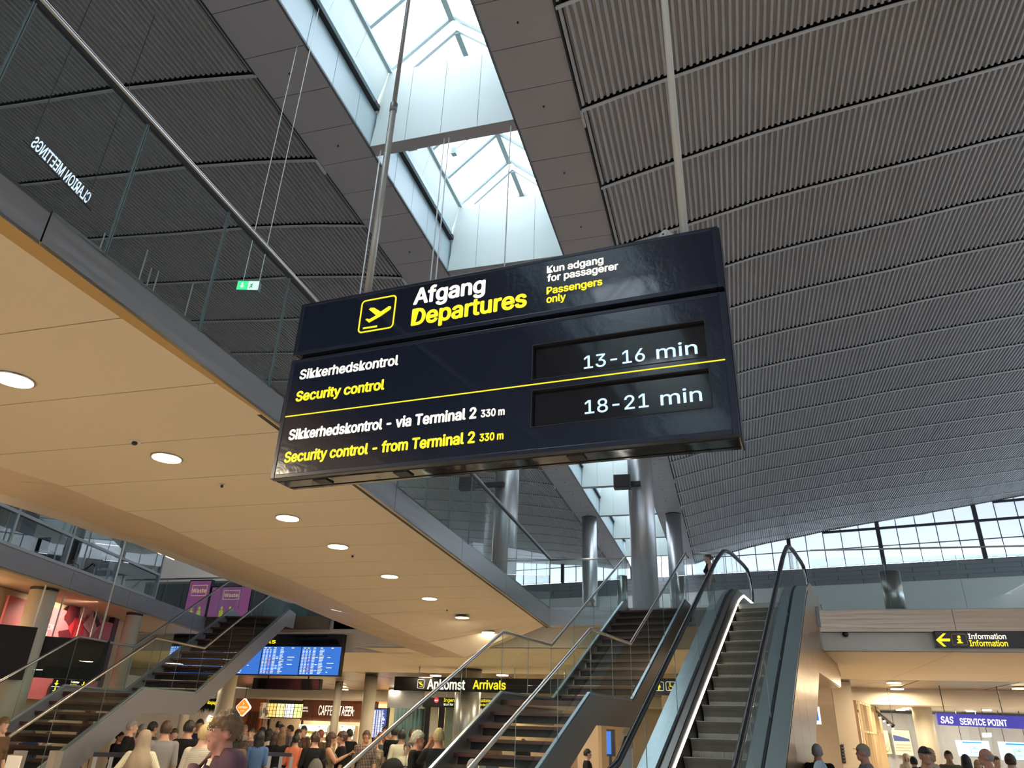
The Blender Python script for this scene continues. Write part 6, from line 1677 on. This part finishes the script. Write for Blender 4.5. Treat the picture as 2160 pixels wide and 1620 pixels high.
CL['print'] = pattern('print', (.05, .04, .05), (.45, .30, .22), 9, 11)
CL['dress'] = pattern('dress', (.08, .06, .05), (.55, .42, .28), 16, 13)
_hk = dict(bump=.5, bscale=90, stretch=(1, 1, .25), noise=.3, nscale=40)
HC = {'black': mat('hair_black', (.012, .010, .010), .5, **_hk), 'brown': mat('hair_brown', (.06, .03, .018), .5, **_hk), 'lbrown': mat('hair_light_brown', (.16, .09, .04), .55, **_hk), 'grey': mat('hair_grey', (.30, .28, .26), .6, **_hk), 'white': mat('hair_white', (.48, .45, .36), .6, **_hk), 'blond': mat('hair_blond', (.48, .36, .17), .6, **_hk), 'red': mat('hair_red', (.22, .06, .03), .55, **_hk)}
def person(px, py, D, face, lab, top='black', bottom='denim', hair='short', hc='brown', sk='a', sex='m', arms=('down', 'down'), fore=None, hgt=None, zfloor=0, turn=0, upper=None):
    """head centre seen at px,py; D: horizontal distance; face: 0 = towards the viewer, 180 = away, 90 = facing right in the photo, -90 = left"""
    v = ray(px, py); k = D / math.hypot(v.x, v.y); h_ = EYE + v.z * k - zfloor
    sc = (hgt or min(1.95, max(1.0, h_ + .12))) / 1.785
    az_ = math.atan2(v.x, v.y); loc = Vector((v.x * k, v.y * k, zfloor))
    t = empty('person', loc, lab, 'person', 'people waiting in the hall' if zfloor == 0 else None)
    t.rotation_euler = (0, 0, math.radians(face) - az_); t.scale = (sc, sc, sc)
    o = bpy.data.objects.new('body', body(sex, *arms, 0, turn)); COL.objects.link(o); o.parent = t
    skm = SK[sk]; tm = CL[top]
    for i, m in enumerate((skm, tm, CL[bottom], M_black, tm if fore == 'long' else skm, tm if fore != 'bare' else skm)):
        o.material_slots[i].link = 'OBJECT'; o.material_slots[i].material = m
    hd = Vector((0, -.012, 1.648))
    if hair:
        q = bpy.data.objects.new('hair' if hair not in ('cap', 'hijab') else {'cap': 'cap', 'hijab': 'headscarf'}[hair], hair_mesh(hair)); COL.objects.link(q); q.parent = t; q.location = hd; q.rotation_euler = (0, 0, turn)
        q.material_slots[0].link = 'OBJECT'; q.material_slots[0].material = HC.get(hc) or CL[hc]
        if hair == 'cap':
            q2 = bpy.data.objects.new('hair', hair_mesh('fringe')); COL.objects.link(q2); q2.parent = t; q2.location = hd; q2.rotation_euler = (0, 0, turn); q2.material_slots[0].link = 'OBJECT'; q2.material_slots[0].material = HC['grey']
    q = bpy.data.objects.new('face', FACE); COL.objects.link(q); q.parent = t; q.location = hd; q.rotation_euler = (0, 0, turn)
    return t
def extra(t, mb, name, m, smooth=True):
    o = bpy.data.objects.new(name, mb.mesh(name, m, Vector((0, 0, 0)), smooth)); COL.objects.link(o); o.parent = t; return o

# --- foreground man in profile with a plum sweater over his shoulders
p = person(474, 1549, 5.9, -72, 'man in profile with curly brown hair and a plum sweater draped over his shoulders', 'cream', 'denim', 'curly', 'lbrown', 'c', 'm', ('bent', 'down'), hgt=1.72)
sw = MB(); n = 28; vs = []
prof = [(.085, .085, 1.545), (.15, .115, 1.525), (.228, .150, 1.475), (.268, .165, 1.36), (.27, .165, 1.22), (.25, .165, 1.08)]
for a_, b_, z in prof:
    for k in range(n):
        t_ = 2 * math.pi * k / n; q = 1 + .03 * math.sin(6 * t_ + z * 9); vs.append((a_ * q * math.cos(t_), .01 + b_ * q * math.sin(t_), z - (.05 if math.sin(t_) < -.3 and z > 1.4 else 0)))
fs = [(j * n + k, j * n + (k + 1) % n, (j + 1) * n + (k + 1) % n, (j + 1) * n + k) for j in range(5) for k in range(n) if not (17 <= k <= 23)]
sw.add(vs, fs); so = extra(p, sw, 'draped_sweater', CL['plum']); md = so.modifiers.new('s', 'SOLIDIFY'); md.thickness = .012
for s in (-1, 1): extra(p, MB().tube([(.17 * s, -.12, 1.43), (.10 * s, -.165, 1.30), (.03 * s, -.17, 1.20), (.02 * s, -.17, 1.05)], .04, 10, r2=.03), 'sweater_sleeve', CL['plum'])
extra(p, MB().band([(.12, -.13, 1.47), (.10, -.165, 1.3), (-.02, -.185, 1.12), (-.14, -.16, .98)], (.03, 0, .01), (0, -.006, 0)), 'shoulder_strap', CL['black'])
gl_ = MB()
for s in (-1, 1):
    gl_.tube([(.033 * s + .021 * math.cos(k * .524), -.112, 1.679 + .017 * math.sin(k * .524)) for k in range(13)], .0018, 6); gl_.tube([(.055 * s, -.11, 1.682), (.079 * s, -.02, 1.678)], .0018, 6)
gl_.tube([(-.012, -.113, 1.681), (.012, -.113, 1.681)], .0018, 6); extra(p, gl_, 'glasses', M_dark)
PEOPLE = [
 (304, 1560, 9.3, 175, 'woman from behind in a beige headscarf and striped shirt, hands on hips', dict(top='stripe', hair='hijab', hc='tan', sex='f', arms=('hip', 'hip'), fore='long')),
 (350, 1538, 10.3, 185, 'man from behind with cropped hair and a plain grey T-shirt', dict(top='grey', hair='thin', hc='brown', sk='b', arms=('down', 'down'))),
 (399, 1536, 11.0, 150, 'black haired man from behind in a black T-shirt', dict(top='black', hc='black', sk='b', arms=('bent', 'down'))),
 (432, 1549, 8.6, 150, 'balding man from behind in a pale checked shirt', dict(top='check', hair='thin', hc='blond', sk='a', arms=('down', 'bent'), fore='long')),
 (322, 1536, 13.5, 120, 'black haired person behind the grey T-shirt man, head only', dict(top='dgrey', hc='black', sk='b')),
 (278, 1534, 13.0, 80, 'pale man in profile with short grey hair and dark coat by the stair flank', dict(top='black', hair='thin', hc='grey', arms=('bent', 'down'), fore='long')),
 (299, 1541, 14.5, 30, 'woman in a pink top behind the headscarf woman', dict(top='pink', hair='long', hc='grey', sex='f')),
 (252, 1556, 15.2, 60, 'dark clothed man leaning below the stair flank', dict(top='black', hair='short', hc='black', sk='b', arms=('cross', 'bent'), fore='long')),
 (367, 1550, 13.8, 20, 'woman with tied brown hair between grey and black T-shirts', dict(top='white', hair='bun', hc='brown', sex='f')),
 (421, 1529, 15.0, 0, 'short haired man behind the black T-shirt man', dict(top='navy', hc='black', sk='b')),
 (500, 1560, 11.0, 170, 'dark haired person in a brown jacket right behind the foreground man', dict(top='brown', hair='longcurly', hc='black', sex='f', fore='long')),
 (530, 1547, 15.0, -20, 'woman in a patterned top looking at her phone', dict(top='print', hair='bun', hc='brown', sex='f', arms=('bent', 'bent'))),
 (548, 1557, 12.0, 170, 'woman from behind with long black hair and a blue T-shirt', dict(top='blue', hair='long', hc='black', sk='b', sex='f', arms=('bent', 'down'))),
 (516, 1539, 18.0, 10, 'man with grey hair under the orange diamond sign', dict(top='beige', hair='thin', hc='grey')),
 (557, 1535, 19.0, 0, 'blond haired person in front of the menu panels', dict(top='olive', hair='short', hc='blond')),
 (553, 1545, 17.0, -60, 'black haired person left of the menu panels', dict(top='black', hc='black', sk='b')),
 (567, 1549, 16.0, 140, 'black haired woman turned away below the menu panels', dict(top='cream', hair='long', hc='black', sex='f')),
 (587, 1530, 21.0, 180, 'tall black haired man in front of the counter', dict(top='grey', hc='black')),
 (595, 1537, 20.0, 30, 'balding man facing the viewer in front of the counter', dict(top='black', hair='thin', hc='brown', arms=('bent', 'bent'))),
 (594, 1556, 13.6, 178, 'woman from behind with long light brown hair and a dark jacket', dict(top='black', hair='long', hc='lbrown', sex='f', fore='long')),
 (579, 1559, 14.6, 170, 'woman with brown hair left of the long haired woman', dict(top='black', hair='long', hc='brown', sex='f', fore='long')),
 (612, 1539, 19.0, -80, 'man in a grey top in profile by the counter', dict(top='grey', hc='black', sk='b')),
 (624, 1562, 13.4, 165, 'person from behind in an orange shirt with black hair in a bun', dict(top='orange', hair='bun', hc='black', sk='b', sex='f', arms=('bent', 'bent'))),
 (641, 1541, 18.0, -30, 'woman in brown with dark hair in front of the chilled shelf', dict(top='brown', hair='tail', hc='brown', sex='f', arms=('bent', 'bent'))),
 (629, 1549, 17.0, 60, 'dark haired person behind the orange shirt', dict(top='dgrey', hc='brown')),
 (665, 1560, 12.0, 182, 'person from behind with dark hair and a grey backpack', dict(top='black', hair='curly', hc='brown', sex='m', arms=('bent', 'bent'), fore='long')),
 (676, 1551, 16.0, 150, 'red haired person behind the backpack wearer', dict(top='brown', hair='short', hc='red')),
 (699, 1560, 12.6, 85, 'woman with long curly hair and bare arms embracing a man', dict(top='olive', hair='longcurly', hc='brown', sk='b', sex='f', arms=('out', 'out'), fore='bare')),
 (722, 1557, 12.9, -85, 'man in a black T-shirt being embraced by a curly haired woman', dict(top='black', hair='curly', hc='brown', sk='b', arms=('bent', 'down'))),
 (737, 1549, 15.5, 160, 'dark haired person behind the embracing couple', dict(top='black', hc='black', fore='long')),
 (773, 1554, 13.0, 5, 'smiling man facing the viewer in a patterned shirt with a baby carrier', dict(top='print', hc='brown', sk='b', arms=('down', 'down'))),
 (793, 1567, 13.8, 10, 'woman in a light patterned dress beside the smiling man', dict(top='dress', bottom='dress', hair='tail', hc='lbrown', sex='f', arms=('down', 'back'))),
 (802, 1556, 16.0, -10, 'person with red hair behind the smiling man', dict(top='dgrey', hair='short', hc='red', sex='f')),
 (812, 1541, 19.0, -30, 'tall man with a reddish face behind the stair handrail', dict(top='orange', hair='thin', hc='brown', sk='c')),
 (819, 1553, 15.6, -40, 'man in a blue shirt close to the stair handrail', dict(top='lblue', hair='thin', hc='grey', sk='c')),
 (833, 1545, 15.0, 160, 'black haired person behind the stair handrail', dict(top='black', hc='black', sk='b')),
 (848, 1553, 13.0, 175, 'black haired man from behind in a cream top', dict(top='cream', hc='black', sk='b', arms=('bent', 'bent'), fore='long')),
 (859, 1572, 12.9, -20, 'small child in a cream top held near the pushchair', dict(top='cream', hair='short', hc='brown', fore='long', hgt=1.42)),
 (881, 1559, 10.0, 75, 'white haired man in a dark jacket with glasses facing right', dict(top='black', hair='white', hc='white', sk='c', arms=('down', 'down'), fore='long')),
 (926, 1554, 9.6, 170, 'grey blond man from behind in a black jacket raising one arm', dict(top='black', hair='short', hc='blond', sk='c', arms=('down', 'raise'))),
 (909, 1566, 15.0, 170, 'brown haired woman between the two older men', dict(top='dgrey', hair='long', hc='lbrown', sex='f')),
 (870, 1550, 14.6, 160, 'person with dark hair behind the white haired man', dict(top='dgrey', hc='brown')),
 (1041, 1556, 18.0, 175, 'person with dark hair seen between the stair treads', dict(top='brown', hc='brown', arms=('bent', 'bent'))),
 (1104, 1568, 19.0, 170, 'dark head seen through the lower stair treads', dict(top='black', hc='black')),
 (1239, 1592, 14.2, 100, 'man in a black T-shirt under the right stair landing', dict(top='black', hc='black', sk='a', arms=('bent', 'bent'))),
 (6, 1530, 14.5, 40, 'brown haired person at the far left edge behind the stair glass', dict(top='brown', hc='lbrown', sex='f', hair='long')),
 (65, 1553, 16.0, 160, 'person in a blue shirt seen through the left stair glass', dict(top='blue', hc='brown')),
 (100, 1556, 16.5, -60, 'person in profile in a white collar seen through the left stair', dict(top='white', hc='black', sk='c')),
 (167, 1553, 17.0, 170, 'dark clothed person behind the left stair treads', dict(top='black', hc='black')),
 (202, 1533, 20.0, 150, 'black haired head above the left stair flank', dict(top='black', hc='black')),
 (1821, 1587, 12.0, -75, 'man in a beige cap and grey T-shirt facing left', dict(top='grey', hair='cap', hc='tan', sk='c', arms=('bent', 'down'))),
 (1951, 1594, 11.6, 20, 'man in a black cap and dark shirt looking down', dict(top='black', hair='cap', hc='black', sk='b', arms=('bent', 'bent'))),
 (1961, 1592, 15.0, 60, 'person with blond hair behind the black capped man', dict(top='beige', hair='short', hc='blond')),
 (1912, 1600, 20.0, 0, 'woman in a white headscarf under the travel posters', dict(top='white', hair='hijab', hc='white', sex='f')),
 (1928, 1609, 17.0, 170, 'dark haired person in pink behind the black capped man', dict(top='pink', hc='black')),
 (2001, 1596, 17.0, 10, 'man with short black hair and an olive shirt facing the viewer', dict(top='olive', hc='black', sk='b', hair='thin')),
 (2038, 1606, 15.5, 170, 'woman from behind with long black hair under the left blue screen', dict(top='olive', hair='long', hc='black', sex='f')),
 (2064, 1616, 17.0, 10, 'blond haired person low beside the bald man', dict(top='green', hair='long', hc='blond', sex='f')),
 (2080, 1596, 12.6, -85, 'bald man in profile in a white shirt in front of the blue screens', dict(top='white', hair='fringe', hc='grey', sk='c', arms=('down', 'down'))),
 (2102, 1607, 18.5, 30, 'dark haired person behind the bald man', dict(top='blue', hc='brown')),
 (2132, 1606, 13.6, 160, 'dark haired woman in a beige top at the right edge', dict(top='beige', hair='bun', hc='brown', sex='f')),
 (1724, 1586, 12.0, 175, 'grey haired man from behind in a black jacket beside the bronze flank', dict(top='black', hair='thin', hc='grey', sk='c', fore='long')),
]
for px, py, D, fc_, lab, kw in PEOPLE:
    D *= (1.02 if px < 30 else 1.16 if px > 1600 else 1.27 if D < 16 else 1.22)      # head sizes in the photo set the distances
    person(px, py, D, fc_, lab, **kw)
p = person(1732, 1630, 10.0, 175, 'person in a light blue cap at the bottom edge beside the bronze flank', 'dgrey', hair='cap', hc='lblue'); 
person(996, 1624, 9.8, 170, 'top of a grey haired head at the bottom edge below the stair', 'grey', hair='thin', hc='grey')
w_ = person(1494, 1177, 21.6, -80, 'woman with tied hair and a black sleeveless top on the upper floor', 'black', 'grey', 'tail', 'brown', 'a', 'f', ('bent', 'down'), fore='bare', hgt=1.72, zfloor=FZ)
vv = ray(1494, 1177); kk = (FZ + 1.60 - EYE) / vv.z; w_.location = (vv.x * kk, vv.y * kk, FZ)
g_ = person(1250, 1268, 30, 10, 'grey clothed person far back on the upper floor by the distant column', 'grey', 'grey', 'short', 'grey', 'a', 'm', ('bent', 'bent'), fore='long', hgt=1.7, zfloor=FZ)
vv = ray(1250, 1268); kk = (FZ + 1.6 - EYE) / vv.z; g_.location = (vv.x * kk, vv.y * kk, FZ)

# ---- things among the crowd
def at_head(px, py, D, z): v = ray(px, py); k = D / math.hypot(v.x, v.y); return Vector((v.x * k, v.y * k, z))
c = at_head(668, 1600, 14.9, .68)
bp = empty('backpack', c, 'grey backpack worn by the dark haired person', 'backpack')
MB().ball(c + Vector((0, 0, .22)), .15, .10, .24, 16, 12).build('main_bag', mat('backpack_cloth', (.12, .115, .10), .8), bp, smooth=True)
MB().ball(c + Vector((.0, -.08, .13)), .11, .06, .12, 14, 10).build('front_pocket', mat('backpack_cloth_dark', (.08, .075, .065), .8), bp, smooth=True)
MB().tube([c + Vector((-.03, .02, .45)), c + Vector((0, .0, .50)), c + Vector((.03, .02, .45))], .01, 8).build('grab_handle', M_black, bp)
for s in (-1, 1): MB().tube([c + Vector((.09 * s, .05, .42)), c + Vector((.12 * s, .12, .44)), c + Vector((.12 * s, .2, .36))], .016, 6).build('shoulder_strap', M_black, bp)
# waist-high barrier with a dark top rail
def barrier(px0, px1, D, lab):
    a, b = at_head(px0, 1588, D, 0), at_head(px1, 1588, D, 0); z = EYE + ray((px0 + px1) / 2, 1588).z * D / math.hypot(ray((px0 + px1) / 2, 1588).x, ray((px0 + px1) / 2, 1588).y)
    t = empty('barrier', (a + b) / 2, lab, 'barrier'); u_ = (b - a).normalized(); n_b = Vector((-u_.y, u_.x, 0))
    MB().obox(a + Uz * (z - .05), b - a, n_b * .12, (0, 0, .05)).build('top_rail', M_black, t)
    for f_ in (.02, .5, .95): MB().obox(a.lerp(b, f_), u_ * .05, n_b * .05, (0, 0, z - .05)).build('post', M_gpan, t)
    MB().obox(a + u_ * .1 + Uz * .25, (b - a) - u_ * .2, n_b * .012, (0, 0, z - .45)).build('infill_panel', glassmat('partition_glass', (.7, .8, .8), .1), t)
barrier(566, 616, 13.4, 'waist high barrier with a dark top rail in front of the orange shirt')
barrier(198, 268, 12.2, 'waist high barrier below the left stair flank')
# pushchair canopy
c = at_head(830, 1600, 15.2, 0); t = empty('pushchair', c, 'black pushchair with a folded canopy near the stair handrail', 'pushchair')
z0 = .95
cn = MB(); n = 12; vs = []
for j in range(5):
    a = j * .38 + .15
    for k in range(n): b = math.pi * k / (n - 1); vs.append(c + Vector((.24 * math.cos(b), -.26 * math.cos(a) * math.sin(b), z0 + .28 * math.sin(a) * math.sin(b) - .05)))
cn.add(vs, [(j * n + k, j * n + k + 1, (j + 1) * n + k + 1, (j + 1) * n + k) for j in range(4) for k in range(n - 1)]); cn.build('canopy', CL['black'], t, smooth=True)
MB().prism([c + Vector(q) for q in [(-.2, -.2, .5), (-.2, .2, .45), (-.2, .3, .95), (-.2, .22, .95), (-.2, .12, .6), (-.2, -.2, .6)]], (.4, 0, 0)).build('seat', CL['black'], t)
for s in (-1, 1):
    MB().tube([c + Vector((.22 * s, -.4, .12)), c + Vector((.22 * s, .25, .7)), c + Vector((.22 * s, .45, 1.02))], .014, 8).build('frame_tube', M_alum, t)
    MB().tube([c + Vector((.22 * s, .35, .12)), c + Vector((.22 * s, .0, .48))], .014, 8).build('frame_tube', M_alum, t)
    for yy in (-.4, .35): MB().tube([c + Vector((.2 * s, yy, .11)), c + Vector((.25 * s, yy, .11))], .11, 16).build('wheel', M_black, t)
MB().tube([c + Vector((-.22, .45, 1.02)), c + Vector((.22, .45, 1.02))], .016, 8).build('push_bar', M_black, t)
